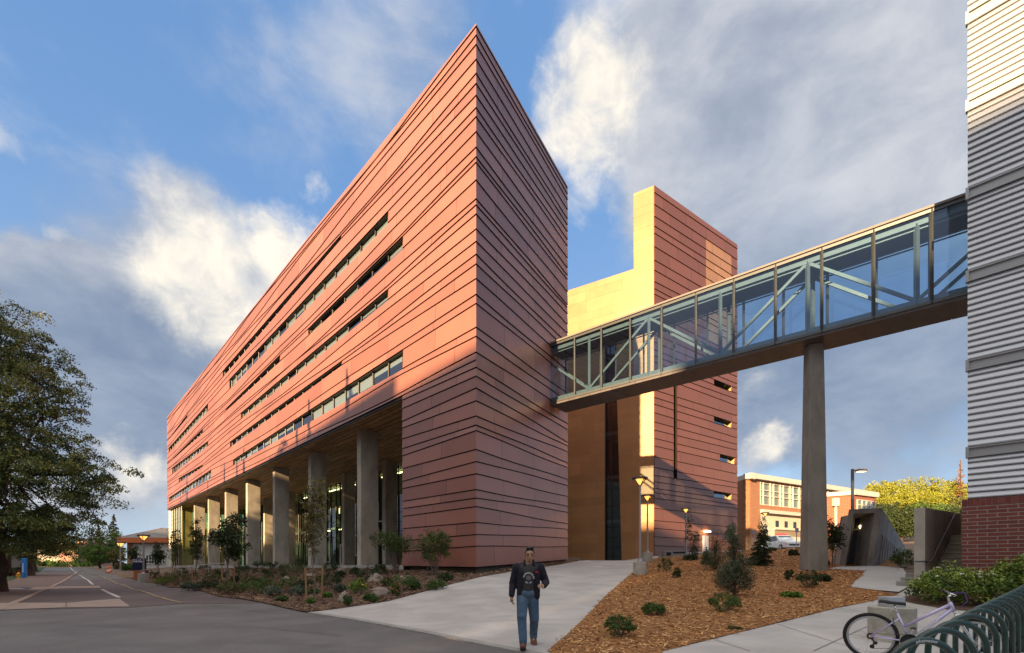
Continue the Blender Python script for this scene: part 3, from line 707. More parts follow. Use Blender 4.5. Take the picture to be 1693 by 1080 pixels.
# ================================================================ GLASS BRIDGE
BA = Vector((2.37, 30.35)); DB = Vector((1.2056, -1.0)); ub = DB.normalized(); nb_ = Vector((-ub.y, ub.x)); nb_ = nb_ if nb_.y > 0 else -nb_; kb_ = DB.length
ZB, ZT, BW = 11.62, 15.32, 1.8
def bridge():
    root = thing('skybridge', 'long glazed bridge with steel trusses joining the banded building to the corrugated one', 'bridge', (BA.x+ub.x*10, BA.y+ub.y*10, ZB))
    LEN = 12.9*kb_
    q = lambda s, o, z: (BA.x+ub.x*s+nb_.x*o, BA.y+ub.y*s+nb_.y*o, z)
    M_st = mat('grey_green_steel', (.21, .225, .20), .45, .2, col2=(.18, .195, .175), nscale=3)
    M_mul = mat('dark_mullion', (.12, .13, .13), .4, .5)
    M_und = mat('underside_panel', (.17, .155, .15), .5, .3, tint=.12, col2=(.13, .118, .112), nscale=2)
    M_bg = glass_mat('bridge_glass', (.60, .77, .91), 1.5, base=.04, gcol=(.62, .78, 1))
    # underside
    m = MB(); n = 14; e = 1.3
    for i in range(n):
        a, b = i*LEN/n, (i+1)*LEN/n-.02
        t = random.random()
        m.quad(q(a, 0, ZB-.12), q(a, BW, ZB-.12), q(b, BW, ZB-.12), q(b, 0, ZB-.12), 0, t)
        m.quad(q(a, -.02, ZB+.02), q(a, -.0, ZB-.12), q(b, 0, ZB-.12), q(b, -.02, ZB+.02), 0, t)
        m.quad(q(a, BW+.02, ZB+.02), q(b, BW+.02, ZB+.02), q(b, BW, ZB-.12), q(a, BW, ZB-.12), 0, t)
    m.build('underside', M_und, root)
    m = MB(); m.prism([Vector(q(0, .03, 0)[:2]), Vector(q(LEN, .03, 0)[:2]), Vector(q(LEN, BW-.03, 0)[:2]), Vector(q(0, BW-.03, 0)[:2])], ZB-.1, ZB+.12); m.build('floor', mat('bridge_floor', (.2, .2, .2), .8), root)
    m = MB(); m.prism([Vector(q(0, -.12, 0)[:2]), Vector(q(LEN, -.12, 0)[:2]), Vector(q(LEN, BW+.12, 0)[:2]), Vector(q(0, BW+.12, 0)[:2])], ZT, ZT+.09); m.build('roof', mat('pale_roof_edge', (.20, .18, .16), .6), root)
    m = MB(); m.prism([Vector(q(0, .3, 0)[:2]), Vector(q(LEN, .3, 0)[:2]), Vector(q(LEN, BW-.3, 0)[:2]), Vector(q(0, BW-.3, 0)[:2])], ZT-.42, ZT-.36)
    for i in range(30): m.bar(q(i*LEN/30, .3, ZT-.45), q(i*LEN/30, BW-.3, ZT-.45), .05, .08)
    m.build('ceiling', mat('dark_ceiling', (.10, .085, .075), .8), root)
    # frames, near and far
    for o, sgn in ((0.0, 1), (BW, -1)):
        m = MB(); m.bar(q(0, o, ZT-.07), q(LEN, o, ZT-.07), .10, .14); m.bar(q(0, o, ZB+.06), q(LEN, o, ZB+.06), .10, .12)
        i = 0
        while i*1.155*kb_ < LEN: m.bar(q(i*1.155*kb_, o, ZB+.0), q(i*1.155*kb_, o, ZT-.005), .075, .13); i += 1
        fr = m.build('side_frame', M_mul, root)
        g = MB(); i = 0
        while i*1.155*kb_ < LEN-.1:
            a = i*1.155*kb_+.04; b = min(LEN, (i+1)*1.155*kb_-.04); g.quad(q(a, o, ZB+.1), q(b, o, ZB+.1), q(b, o, ZT-.12), q(a, o, ZT-.12)); i += 1
        g.build('pane', M_bg, fr)
    for o in (.2, BW-.2):
        m = MB(); m.bar(q(0, o, ZT-.30), q(LEN, o, ZT-.30), .14, .20); m.bar(q(0, o, ZB+.28), q(LEN, o, ZB+.28), .14, .20)
        m.bar(q(0, o, ZT-.52), q(LEN, o, ZT-.52), .05, .05)
        posts = [1.73+2.385*i for i in range(5)]
        for t in posts: m.bar(q(t*kb_, o, ZB+.2), q(t*kb_, o, ZT-.3), .13, .15)
        pts = [(-.65, 1), (1.73, 0)]+[(1.73+2.385*(i+1), (i+1) % 2) for i in range(4)]+[(12.9, .7)]
        for (a, za), (b, zb) in zip(pts[:-1], pts[1:]):
            A = max(a, 0); z0 = ZB+.35+(ZT-ZB-.7)*(za+(zb-za)*(A-a)/(b-a)); z1 = ZB+.35+(ZT-ZB-.7)*zb
            m.bar(q(A*kb_, o, z0), q(b*kb_, o, z1), .10, .13)
        m.build('truss', M_st, root)
    # pier
    c = Vector(q(9.02*kb_, 0, 0)[:2]); c = c+Vector((.62*.45, .45))*1.0+nb_*.35
    pr = thing('bridge_pier', 'tall tapering grey concrete pier under the glass bridge', 'pier', (c.x, c.y, h(c.x, c.y)-.1))
    m = MB(); zb = h(c.x, c.y)-.3; a0, a1, b0, b1 = .46, .31, .34, .26
    bot = [(-a0, -b0), (a0, -b0), (a0, b0), (-a0, b0)]; top = [(-a1, -b1), (a1, -b1), (a1, b1), (-a1, b1)]
    vs = [(c.x+ub.x*x*.55+x*.45*1+0, c.y+y+ub.y*x*.35, zb) for x, y in bot]+[(c.x+ub.x*x*.55+x*.45, c.y+y+ub.y*x*.35, ZB-.13) for x, y in top]
    m.add(vs, [(0, 3, 2, 1), (4, 5, 6, 7), (0, 1, 5, 4), (1, 2, 6, 5), (2, 3, 7, 6), (3, 0, 4, 7)])
    m.build('shaft', mat('pier_concrete', (.33, .315, .28), .85, col2=(.20, .19, .17), nscale=1.8, detail=9, bump=.3, bscale=14, stretch=(1, 1, .4), ramp=(.4, .75)), pr, bevel=.04)
bridge()

# ================================================================ CORRUGATED BUILDING (right edge)
FQ = Vector(((1600-CX)/F*14.5, 14.5)); uf = Vector((.690, -.7238)); vf = Vector((.7238, .690)); nf = Vector((-.7238, -.690))
def louver_building():
    root = thing('corrugated_building', 'tall building of silver corrugated metal above a red brick base at the right edge', 'building', (FQ.x, FQ.y, .4))
    L = 14.0; TOPZ = 20.5; BRK = 3.43
    q = lambda s, o, z: (FQ.x+uf.x*s+nf.x*o, FQ.y+uf.y*s+nf.y*o, z)
    bands = [(17.99, 17.64), (15.34, 15.03), (12.72, 12.40), (10.25, 9.93), (7.58, 7.27), (4.98, 4.68)]
    m = MB(); edges = [TOPZ]+[z for b in bands for z in b]+[BRK]
    for a, b in zip(edges[0::2], edges[1::2]):
        n = max(3, int(round((a-b)/.185))); d = (a-b)/n
        for i in range(n):
            z1 = a-i*d; z0 = z1-d
            # one rib: sloping face, rounded nose, dark return
            pr = [(.012, z1), (.035, z1-d*.35), (.055, z1-d*.62), (.056, z1-d*.76), (.045, z1-d*.84), (.0, z1-d*.88), (.0, z0)]
            for (o0, za), (o1, zb) in zip(pr[:-1], pr[1:]):
                m.quad(q(0, o1, zb), q(L, o1, zb), q(L, o0, za), q(0, o0, za), 0)
            m.add([q(0, -.1, z1)]+[q(0, o, zz) for o, zz in pr]+[q(0, -.1, z0)], [tuple(range(len(pr)+2))])
    m.build('corrugated_cladding', mat('silver_corrugated', (.50, .53, .57), .38, .4), root)
    m = MB()
    for a, b in bands:
        A, B = q(0, 0, 0), q(L, 0, 0)
        for (o0, o1, z0, z1) in ((-.05, .03, b, a), (-.05, .09, a-.03, a), (-.05, .09, b, b+.03)):
            m.prism([Vector(q(-.03, o1, 0)[:2]), Vector(q(L, o1, 0)[:2]), Vector(q(L, o0, 0)[:2]), Vector(q(-.03, o0, 0)[:2])], z0, z1)
        m.prism([Vector(q(-.045, .10, 0)[:2]), Vector(q(.03, .10, 0)[:2]), Vector(q(.03, -.06, 0)[:2]), Vector(q(-.045, -.06, 0)[:2])], b-.01, a+.01)
    m.build('band', mat('flat_girt', (.40, .41, .41), .45, .35), root)
    body = MB(); b0, b1 = Vector(q(0, -.11, 0)[:2]), Vector(q(L, -.11, 0)[:2]); body.prism([b0, b1, b1+vf*16, b0+vf*16], BRK, TOPZ); body.build('body', mat('silver_side', (.5, .5, .5), .5, .3), root)
    br = MB(); b0, b1 = Vector(q(-.13, .08, 0)[:2]), Vector(q(L, .08, 0)[:2]); br.prism([b0, b1, b1+vf*16, b0+vf*16], -.5, BRK-.20)
    base = br.build('brick_base', brick_mat('red_brick', (.23, .062, .045), (.17, .05, .045), (.30, .26, .22), .42, .112, .013), root)
    so = MB()                                        # soldier course
    n = int(L/.13)
    for i in range(n):
        s = -.13+i*.13; so.prism([Vector(q(s+.006, .082, 0)[:2]), Vector(q(s+.124, .082, 0)[:2]), Vector(q(s+.124, -.2, 0)[:2]), Vector(q(s+.006, -.2, 0)[:2])], BRK-.197, BRK, 0, random.random())
    so.prism([Vector(q(-.126, .07, 0)[:2]), Vector(q(L, .07, 0)[:2]), Vector(q(L, -.2, 0)[:2]), Vector(q(-.126, -.2, 0)[:2])], BRK-.199, BRK-.005, 1)
    so.build('soldier_course', [mat('soldier_brick', (.22, .06, .045), .85, tint=.15, col2=(.15, .045, .04), nscale=8), mat('mortar', (.30, .26, .22), .9)], root)
louver_building()
# ================================================================ GROUND COVERINGS
def lin(p, a, d): v = P0+U*a+N*d; return (v.x, v.y)
M_asph = mat('asphalt_grey', (.160, .152, .143), .8, speck=.16, col2=(.112, .107, .102), nscale=.55, detail=9, bump=.25, bscale=90, dist=.5)
M_asph2 = mat('asphalt_old', (.085, .065, .060), .75, speck=.16, col2=(.115, .092, .086), nscale=.35, detail=9, bump=.25, bscale=80, dist=.6)
M_path = mat('path_concrete', (.52, .49, .455), .82, speck=.07, col2=(.39, .37, .345), nscale=.8, detail=9, bump=.12, bscale=60, dist=.4)
M_path2 = mat('kerb_concrete', (.34, .325, .30), .85, col2=(.26, .25, .23), nscale=2, detail=8, bump=.15, bscale=50)
M_strip = mat('crossing_concrete', (.36, .29, .235), .85, col2=(.28, .22, .18), nscale=1.2, detail=8, bump=.15, bscale=50)
M_brickway = mat('brown_paving', (.17, .125, .098), .85, col2=(.125, .092, .072), nscale=.9, detail=9, bump=.2, bscale=40)
M_mulch = mat('wood_mulch', (.40, .18, .055), .95, col2=(.20, .08, .024), nscale=16, detail=9, bump=.8, bscale=60)
M_grass = mat('lawn', (.045, .085, .018), .95, col2=(.03, .055, .012), nscale=6, detail=6, bump=.6, bscale=90)
M_bed = mat('bed_soil', (.15, .085, .05), .95, col2=(.085, .048, .028), nscale=7, detail=9, bump=.8, bscale=40)
g2 = lambda px, py: G(px, py)[:2]
patch('road', [lin(0, a, 0) for a in (-30, 0, 9, 20, 40, 60, 90, 130)]+[lin(0, a, d) for a, d in ((130, -7.5), (60, -8.5), (30, -9), (10, -25), (-30, -25))], M_asph, .004)
# older brownish asphalt beyond the crossing
pf = [g2(-60, 1011), g2(0, 1009), g2(215, 1004.5), g2(232, 1001), g2(330, 998), g2(400, 1001), g2(470, 1013)]
patch('old_road', [lin(0, a, -.02) for a in (13.5, 20, 40, 60)]+[lin(0, 60, -8)]+[g2(128, 947), g2(0, 1009)]+[g2(215, 1005), g2(300, 999)], M_asph2, .009)
patch('brick_walk', [g2(127, 947), g2(0, 1008), g2(-200, 1010), g2(-200, 990), g2(0, 966), g2(36, 954), g2(75, 948)], M_brickway, .010)
patch('crossing', [g2(-120, 1013.5), g2(0, 1010), g2(112, 1005.3), g2(215, 1004), g2(197, 991), g2(112, 997.8), g2(-10, 998.5), g2(-120, 1000)], M_strip, .014)
patch('crossing', [g2(46, 977.2), g2(106, 974), g2(166, 973), g2(164, 969.5), g2(106, 970.5), g2(56, 972)], M_strip, .014)
patch('road_kerb_line', [g2(0, 1010), g2(4, 1010), g2(134, 943.5), g2(131.8, 943.5), g2(-3, 1006)], M_strip, .019)
patch('asphalt_seam', [g2(108.5, 1005.2), g2(110.2, 1005.2), g2(110.2, 998), g2(108.5, 998)], M_asph2, .018)
M_wl = mat('road_white_paint', (.62, .60, .57), .7, col2=(.35, .33, .32), nscale=3)
M_yl = mat('road_yellow_paint', (.42, .33, .16), .75, col2=(.22, .17, .10), nscale=1.2, ramp=(.3, .6))
def stripe(name, pts, w, m):
    q = [Vector(g2(*p)) for p in pts]; Lp = []; Rp = []
    for i, p in enumerate(q):
        d = (q[min(i+1, len(q)-1)]-q[max(0, i-1)]).normalized(); n = Vector((-d.y, d.x))*w/2; Lp.append(p+n); Rp.append(p-n)
    patch(name, Lp+Rp[::-1], m, .018)
stripe('lane_line', [(116, 938.6), (119, 943), (127, 949.5)], .16, M_wl); stripe('lane_line', [(131, 952), (144, 959.5), (154, 968)], .16, M_wl); stripe('lane_line', [(168, 975.5), (181, 982), (197, 989.5)], .17, M_wl)
stripe('edge_line', [(150, 948.5), (160, 951.5), (172, 956), (184, 961), (200, 967.5), (226, 977), (255, 986), (276, 992), (300, 998)], .13, M_yl); stripe('edge_line', [(130, 938.5), (140, 943), (148, 947.5)], .12, M_yl)
patch('lawn', [g2(36, 954), g2(0, 965.5), g2(-200, 984), g2(-400, 960), g2(-200, 944), g2(0, 944), g2(50, 944)], M_grass, .012)
patch('lawn', [g2(76, 938.5), g2(30, 938.5), g2(-60, 940), g2(-60, 947), g2(40, 949), g2(62, 948)], M_grass, .012)
# concrete path between road and building
patch('path', [lin(0, 9.05, 0), g2(640, 996), g2(700, 980), g2(787, 957), g2(850, 945), g2(925, 935), g2(968, 927.5), g2(940, 922.5), (6, 47), (14, 45), g2(1082, 921.5), g2(1062, 936), g2(1043, 951), g2(1000, 988), g2(905, 1080), lin(0, -1.5, 1.2), lin(0, -1.2, 0)], M_path, .016)
patch('plaza', [g2(1050, 946), g2(1060, 940), g2(1076, 925), g2(1082, 921), g2(1225, 912), (24, 52), (22, 51), (6, 47.5), (6, 46)][:5]+[(25, 50.5), (13.5, 44.2)], M_path, .013)
# kerb between road and path
kb = MB()
for i in range(22):
    a0, a1 = -2+i*.5, -2+(i+1)*.5-.004
    p = [Vector(lin(0, a0, -.02)), Vector(lin(0, a1, -.02)), Vector(lin(0, a1, .16)), Vector(lin(0, a0, .16))]; zz = [float(ghts(v.x, v.y))-.05 for v in p]; kb.prism(p, zz, [z+.085 for z in zz])
tag(kb.build('kerb', M_path2), kind='structure')
# joints in the path: thin dark lines
M_joint = mat('joint_line', (.16, .155, .145), .9)
def joint(pts, w=.014, m=None):
    q = [Vector(g2(*p)) for p in pts]; Lp = []; Rp = []
    for i, p in enumerate(q):
        d = (q[min(i+1, len(q)-1)]-q[max(0, i-1)]).normalized(); n = Vector((-d.y, d.x))*w/2; Lp.append(p+n); Rp.append(p-n)
    patch('path_joint', Lp+Rp[::-1], m or M_joint, .024)
joint([(655, 1040), (800, 1030), (958, 1026)]); joint([(600, 1018), (780, 1003), (986, 1001)]); joint([(700, 981), (860, 975), (1014, 977)]); joint([(800, 955), (900, 953), (1034, 958)]); joint([(872, 942), (960, 940), (1052, 944)])
joint([(1345, 1080), (1410, 1050), (1440, 1036)]); joint([(1284, 1034), (1420, 1078)]); joint([(1388, 1007), (1500, 1030)]); joint([(1180, 1060), (1240, 1080)]); joint([(1462, 991), (1520, 1002)])
M_crack = mat('tar_seam', (.035, .033, .033), .6)
joint([(0, 1040), (120, 1034), (260, 1041), (420, 1038), (560, 1052)], .02, M_crack); joint([(150, 1076), (330, 1062), (470, 1066), (700, 1078)], .014, M_crack); joint([(330, 1000), (420, 1012), (540, 1022)], .02, M_crack)
# lower walk beside the rack, and path to the portal
patch('sidewalk', [g2(1095, 1080), g2(1280, 1034), g2(1384, 1007), g2(1455, 992), g2(1482, 986), g2(1500, 975), g2(1512, 968), g2(1545, 985), (12.5, 12.6), (13.8, 11.2), (16, 8.5), (16, 2), (2.5, 2), (1.6, 5)], M_path, .016)
patch('portal_walk', [g2(1406, 972), g2(1424, 955), g2(1434, 941), g2(1436, 938.5), g2(1372, 941), g2(1390, 936), g2(1440, 935.5), g2(1452, 938), g2(1499, 941), g2(1502, 950), g2(1504, 970), g2(1486, 981), g2(1466, 979)][:3]+[g2(1430, 945), g2(1405, 944), g2(1371, 941.5), g2(1384, 938), g2(1440, 937), g2(1470, 938.5), g2(1493, 941), g2(1499, 950), g2(1503, 971), g2(1486, 981), g2(1450, 978)], mat('pale_walk', (.50, .49, .46), .8, col2=(.40, .39, .37), nscale=2.5, detail=8, stretch=(.3, 3, 1)), .020)
# mulch slope
MULCH = [g2(905, 1080), g2(1000, 988), g2(1043, 951), g2(1062, 936), g2(1074, 925.5), g2(1140, 920), g2(1225, 914), (30, 56), (32, 47), (26, 34), (20.5, 27.3), g2(1390, 937.5), g2(1371, 942), g2(1430, 945.5), g2(1424, 955), g2(1405, 973), g2(1450, 979), g2(1482, 986), g2(1384, 1007), g2(1280, 1034), g2(1095, 1080), (1.6, 5)]
patch('mulch', MULCH, M_mulch, .03, bump=.02, fine=.28)
patch('mulch', [g2(1447, 938), g2(1474, 939), g2(1496, 941), (16.3, 20.6), (24, 30), (25.5, 32)], M_mulch, .028, bump=.03, fine=.4)
# planting bed along the building
BED = [lin(0, 9.05, .03), lin(0, 14, .03), lin(0, 20, .03), lin(0, 30, .03), lin(0, 45, .03), lin(0, 60, .05), lin(0, 62, 8.6), lin(0, 22, 8.9), (-5.9, 26.5), (-1.55, 23.2), (1, 28), (3.6, 32.9), g2(966, 927.8), g2(925, 935.2), g2(850, 945.3), g2(787, 957.3), g2(700, 980.3), g2(640, 996.3)]
patch('planting_bed', BED, M_bed, .03, bump=.05, fine=.35)

def inside(poly, x, y):
    c = np.zeros(np.shape(x), bool); n = len(poly)
    for i in range(n):
        x0, y0 = poly[i][0], poly[i][1]; x1, y1 = poly[i-1][0], poly[i-1][1]
        k = ((y0 > y) != (y1 > y)) & (x < (x1-x0)*(y-y0)/((y1-y0)+1e-12)+x0); c ^= k
    return c
def chips(name, poly, n, size, mats, lift, seed, ypow=1.6, zamp=.03):
    rs = np.random.RandomState(seed); xs = [p[0] for p in poly]; ys = [p[1] for p in poly]
    X = rs.uniform(min(xs), max(xs), n*4); y0, y1 = min(ys), max(ys); Y = y0+(y1-y0)*rs.rand(n*4)**ypow
    k = inside(poly, X, Y) & (np.hypot(X, Y) < 60); X = X[k][:n]; Y = Y[k][:n]; n = len(X); X = X+rs.normal(size=n)*.05; Y = Y+rs.normal(size=n)*.05; Z = ghts(X, Y)+lift*(1+np.hypot(X, Y)/80)+rs.rand(n)*zamp
    sz_ = size*(.5+rs.rand(n))*(1+np.clip(Y-8, 0, 30)*.02); th = rs.rand(n)*6.283; w = sz_*rs.uniform(.12, .3, n)
    tl = rs.uniform(-.35, .35, n); d = np.stack([np.cos(th), np.sin(th), tl], 1)*sz_[:, None]; s = np.stack([-np.sin(th), np.cos(th), rs.uniform(-.5, .5, n)], 1)*w[:, None]
    c = np.stack([X, Y, Z], 1); V = np.stack([c-d-s, c+d-s, c+d+s, c-d+s], 1)
    o = np_mesh(name, V, 4, mats, midx=rs.randint(0, len(mats), n)); return tag(o, kind='stuff')
chips('mulch_chips', MULCH, 70000, .034, [mat('chip_orange', (.52, .25, .08), .9, tint=.3), mat('chip_brown', (.30, .125, .04), .9, tint=.3), mat('chip_tan', (.66, .40, .17), .9, tint=.25)], .03, 5, 2.2)
chips('bed_debris', BED, 26000, .05, [mat('debris_brown', (.12, .065, .035), .95, tint=.3), mat('debris_tan', (.26, .16, .09), .9, tint=.3)], .04, 6, 1.8, .05)

# ================================================================ CONCRETE PORTAL, STAIRS
def portal():
    zb = 1.38; Yf = 26.0
    root = thing('concrete_portal', 'small slanted grey concrete entrance with a recessed dark door', 'entrance', (18.2, 26, zb))
    X = lambda px, Y=Yf: (px-CX)/F*Y
    Z = lambda py, Y=Yf: zat(py, Y)
    yl, yr = 26.4, 25.8
    def f(px, py): Y = yl+(yr-yl)*(px-1388)/(1458-1388); return Vector((X(px, Y), Y, Z(py, Y)))
    back = Vector((7.6, 7.2, 0)); ins = Vector((.35, 1.5, 0))
    ol, otl, otr, orr = f(1387.6, 937.5), f(1403.4, 842.5), f(1458, 840), f(1442, 937.5)
    il, itl, itr, irr = f(1397.5, 937.5), f(1412, 849.5), f(1446, 848), f(1433, 937.5)
    m = MB()
    m.quad(ol, il, itl, otl); m.quad(otl, itl, itr, otr); m.quad(irr, orr, otr, itr)
    bl, br_ = ol+back, orr+back; bl.z = br_.z = 2.3; tl, tr = otl+back*1.0+Vector((-.3, 0, 0)), otr+back*1.0+Vector((-.5, 0, 0)); tl.z = tr.z = 2.75
    for v in (ol, orr, il, irr): pass
    m.quad(orr, Vector((br_.x, br_.y, 1.2)), tr, otr); m.quad(Vector((bl.x, bl.y, 1.2)), ol, otl, tl); m.quad(otl, otr, tr, tl); m.quad(Vector((br_.x, br_.y, 1.2)), Vector((bl.x, bl.y, 1.2)), tl, tr)
    m.quad(il, il+ins, itl+ins, itl); m.quad(irr+ins, irr, itr, itr+ins); m.quad(itl, itl+ins, itr+ins, itr)
    # board-marked ribs on the long side
    for i in range(12):
        k = .12+i*.07; a = orr+(br_-orr)*k; a.z = 1.2; b0 = otr+(tr-otr)*k; b = a+(b0-a)*.62
        m.bar(a+Vector((.02, -.02, 0)), b+Vector((.02, -.02, 0)), .035, .03)
    m.build('shell', mat('portal_concrete', (.40, .375, .34), .88, col2=(.20, .185, .165), nscale=1.6, detail=9, bump=.3, bscale=10, stretch=(1, 1, .5), ramp=(.4, .7)), root)
    d = MB(); a, b, c, e = il+ins, irr+ins, itr+ins, itl+ins
    a, b, c, e = [v-ins*.02 for v in (a, b, c, e)]; lp = lambda p, q, t: p+(q-p)*t
    d.quad(a, b, lp(b, c, .72), lp(a, e, .72)); dr = d.build('door', mat('slate_door', (.045, .055, .07), .45), root)
    d = MB(); d.quad(lp(a, e, .74), lp(b, c, .74), lp(b, c, .95), lp(a, e, .95)); d.build('transom_pane', mat('dark_pane', (.03, .03, .035), .15), dr)
    d = MB()
    for p, q in ((a, e), (b, c), (lp(a, e, .73), lp(b, c, .73)), (lp(a, e, .96), lp(b, c, .96))): d.bar(p, q, .07, .07)
    d.build('door_frame', mat('frame_grey', (.25, .25, .23), .5), root)
    d = MB(); k = lp(b, c, .42)-Vector((.16, .05, 0)); d.bar(k, k+Vector((0, 0, .2)), .03, .03); d.build('handle', mat('steel', (.5, .5, .5), .3, .9), dr)
    d = MB(); k = lp(b, c, .78)+Vector((-.02, -.1, 0)); d.lathe([(.02, -.12), (.07, -.04), (.07, .06), (.03, .1)], k, 10); d.build('wall_lamp', mat('portal_lamp', (1, .8, .5), .5, emit=(1, .7, .35), estr=1.5), root)
portal()
def stairs():
    A = Vector((12.80, 15.4)); w = Vector((.79, .613)); r = Vector((.613, -.79))
    root = thing('stair_wall', 'tall concrete wall with a steel handrail beside the outdoor steps', 'wall', (A.x, A.y, .7))
    m = MB(); t = .27; L = 5.0
    p = [A, A+r*t, A+r*t+w*L, A+w*L]
    m.prism([p[0], p[1], p[2], p[3]], .3, [3.28, 3.28, 3.42, 3.42])
    m.build('wall_panel', mat('stair_wall_concrete', (.29, .245, .205), .85, col2=(.18, .15, .125), nscale=1.5, detail=9, bump=.25, bscale=12, stretch=(1, 1, .4)), root, bevel=.015)
    e = MB(); e.prism([A-w*.012, A+r*t-w*.012, A+r*t+w*.004, A+w*.004], .3, 3.275); e.build('end_face', mat('end_concrete', (.50, .46, .39), .85, col2=(.34, .31, .26), nscale=2.5, detail=8, stretch=(1, 1, .5)), root)
    hr = MB(); o = t+.09
    q = lambda a, b, z: (A.x+w.x*a+r.x*b, A.y+w.y*a+r.y*b, z)
    hr.tube([q(-.25, o-.2, 1.58), q(-.12, o-.1, 1.585), q(.25, o, 1.60), q(.42, o, 1.66), q(3.5, o, 3.28), q(3.75, o, 3.3)], .026, 8)
    hr.tube([q(-.25, o-.2, 1.58), q(-.3, .1, 1.58)], .026, 8)
    for a, z in ((.1, 1.55), (1.2, 2.02), (2.4, 2.66), (3.4, 3.18)): hr.bar(q(a, t, z), q(a, o, z+.03), .05, .03)
    hr.build('handrail', mat('rail_steel', (.16, .17, .19), .35, .7), root)
    st = thing('outdoor_stairs', 'flight of grey concrete steps climbing behind the brick building', 'stairs', (A.x+1, A.y, .7))
    m = MB(); n = 12; z0 = .62
    for i in range(n):
        a0 = .05+i*.31; z1 = z0+(i+1)*.16; p = [Vector(q(a0, t+.005, 0)[:2]), Vector(q(a0, t+2.6, 0)[:2]), Vector(q(a0+.33 if i < n-1 else 7, t+2.6, 0)[:2]), Vector(q(a0+.33 if i < n-1 else 7, t+.005, 0)[:2])]
        m.prism(p, .2, z1-.035); p = [Vector(q(a0-.02, t+.004, 0)[:2]), Vector(q(a0-.02, t+2.6, 0)[:2]), Vector(q(a0+.33 if i < n-1 else 7, t+2.6, 0)[:2]), Vector(q(a0+.33 if i < n-1 else 7, t+.004, 0)[:2])]; m.prism(p, z1-.034, z1)
    m.build('steps', mat('step_concrete', (.36, .335, .265), .88, col2=(.23, .215, .165), nscale=2.2, detail=8, bump=.2), st, bevel=.008)
    b = MB(); b.prism([Vector(q(L, t, 0)[:2]), Vector(q(L, t+3, 0)[:2]), Vector(q(L+.25, t+3, 0)[:2]), Vector(q(L+.25, t, 0)[:2])], .5, 3.44)
    b.build('landing_wall', mat('landing_concrete', (.28, .26, .235), .85, col2=(.19, .175, .155), nscale=2, detail=8, stretch=(1, 1, .5)), st)
    # low kerb steps left of the wall
    lk = thing('low_step_kerb', 'short pale concrete side steps at the foot of the stair wall', 'steps', (A.x-.5, A.y+.3, .7)); m = MB()
    for i in range(3): m.prism([Vector(q(-.2+i*.5, -.42, 0)[:2]), Vector(q(-.2+i*.5, -.02, 0)[:2]), Vector(q(2.2, -.02, 0)[:2]), Vector(q(2.2, -.42, 0)[:2])], .5+i*.001, .95+i*.12)
    m.build('side_steps', M_path2, lk, bevel=.01)
stairs()

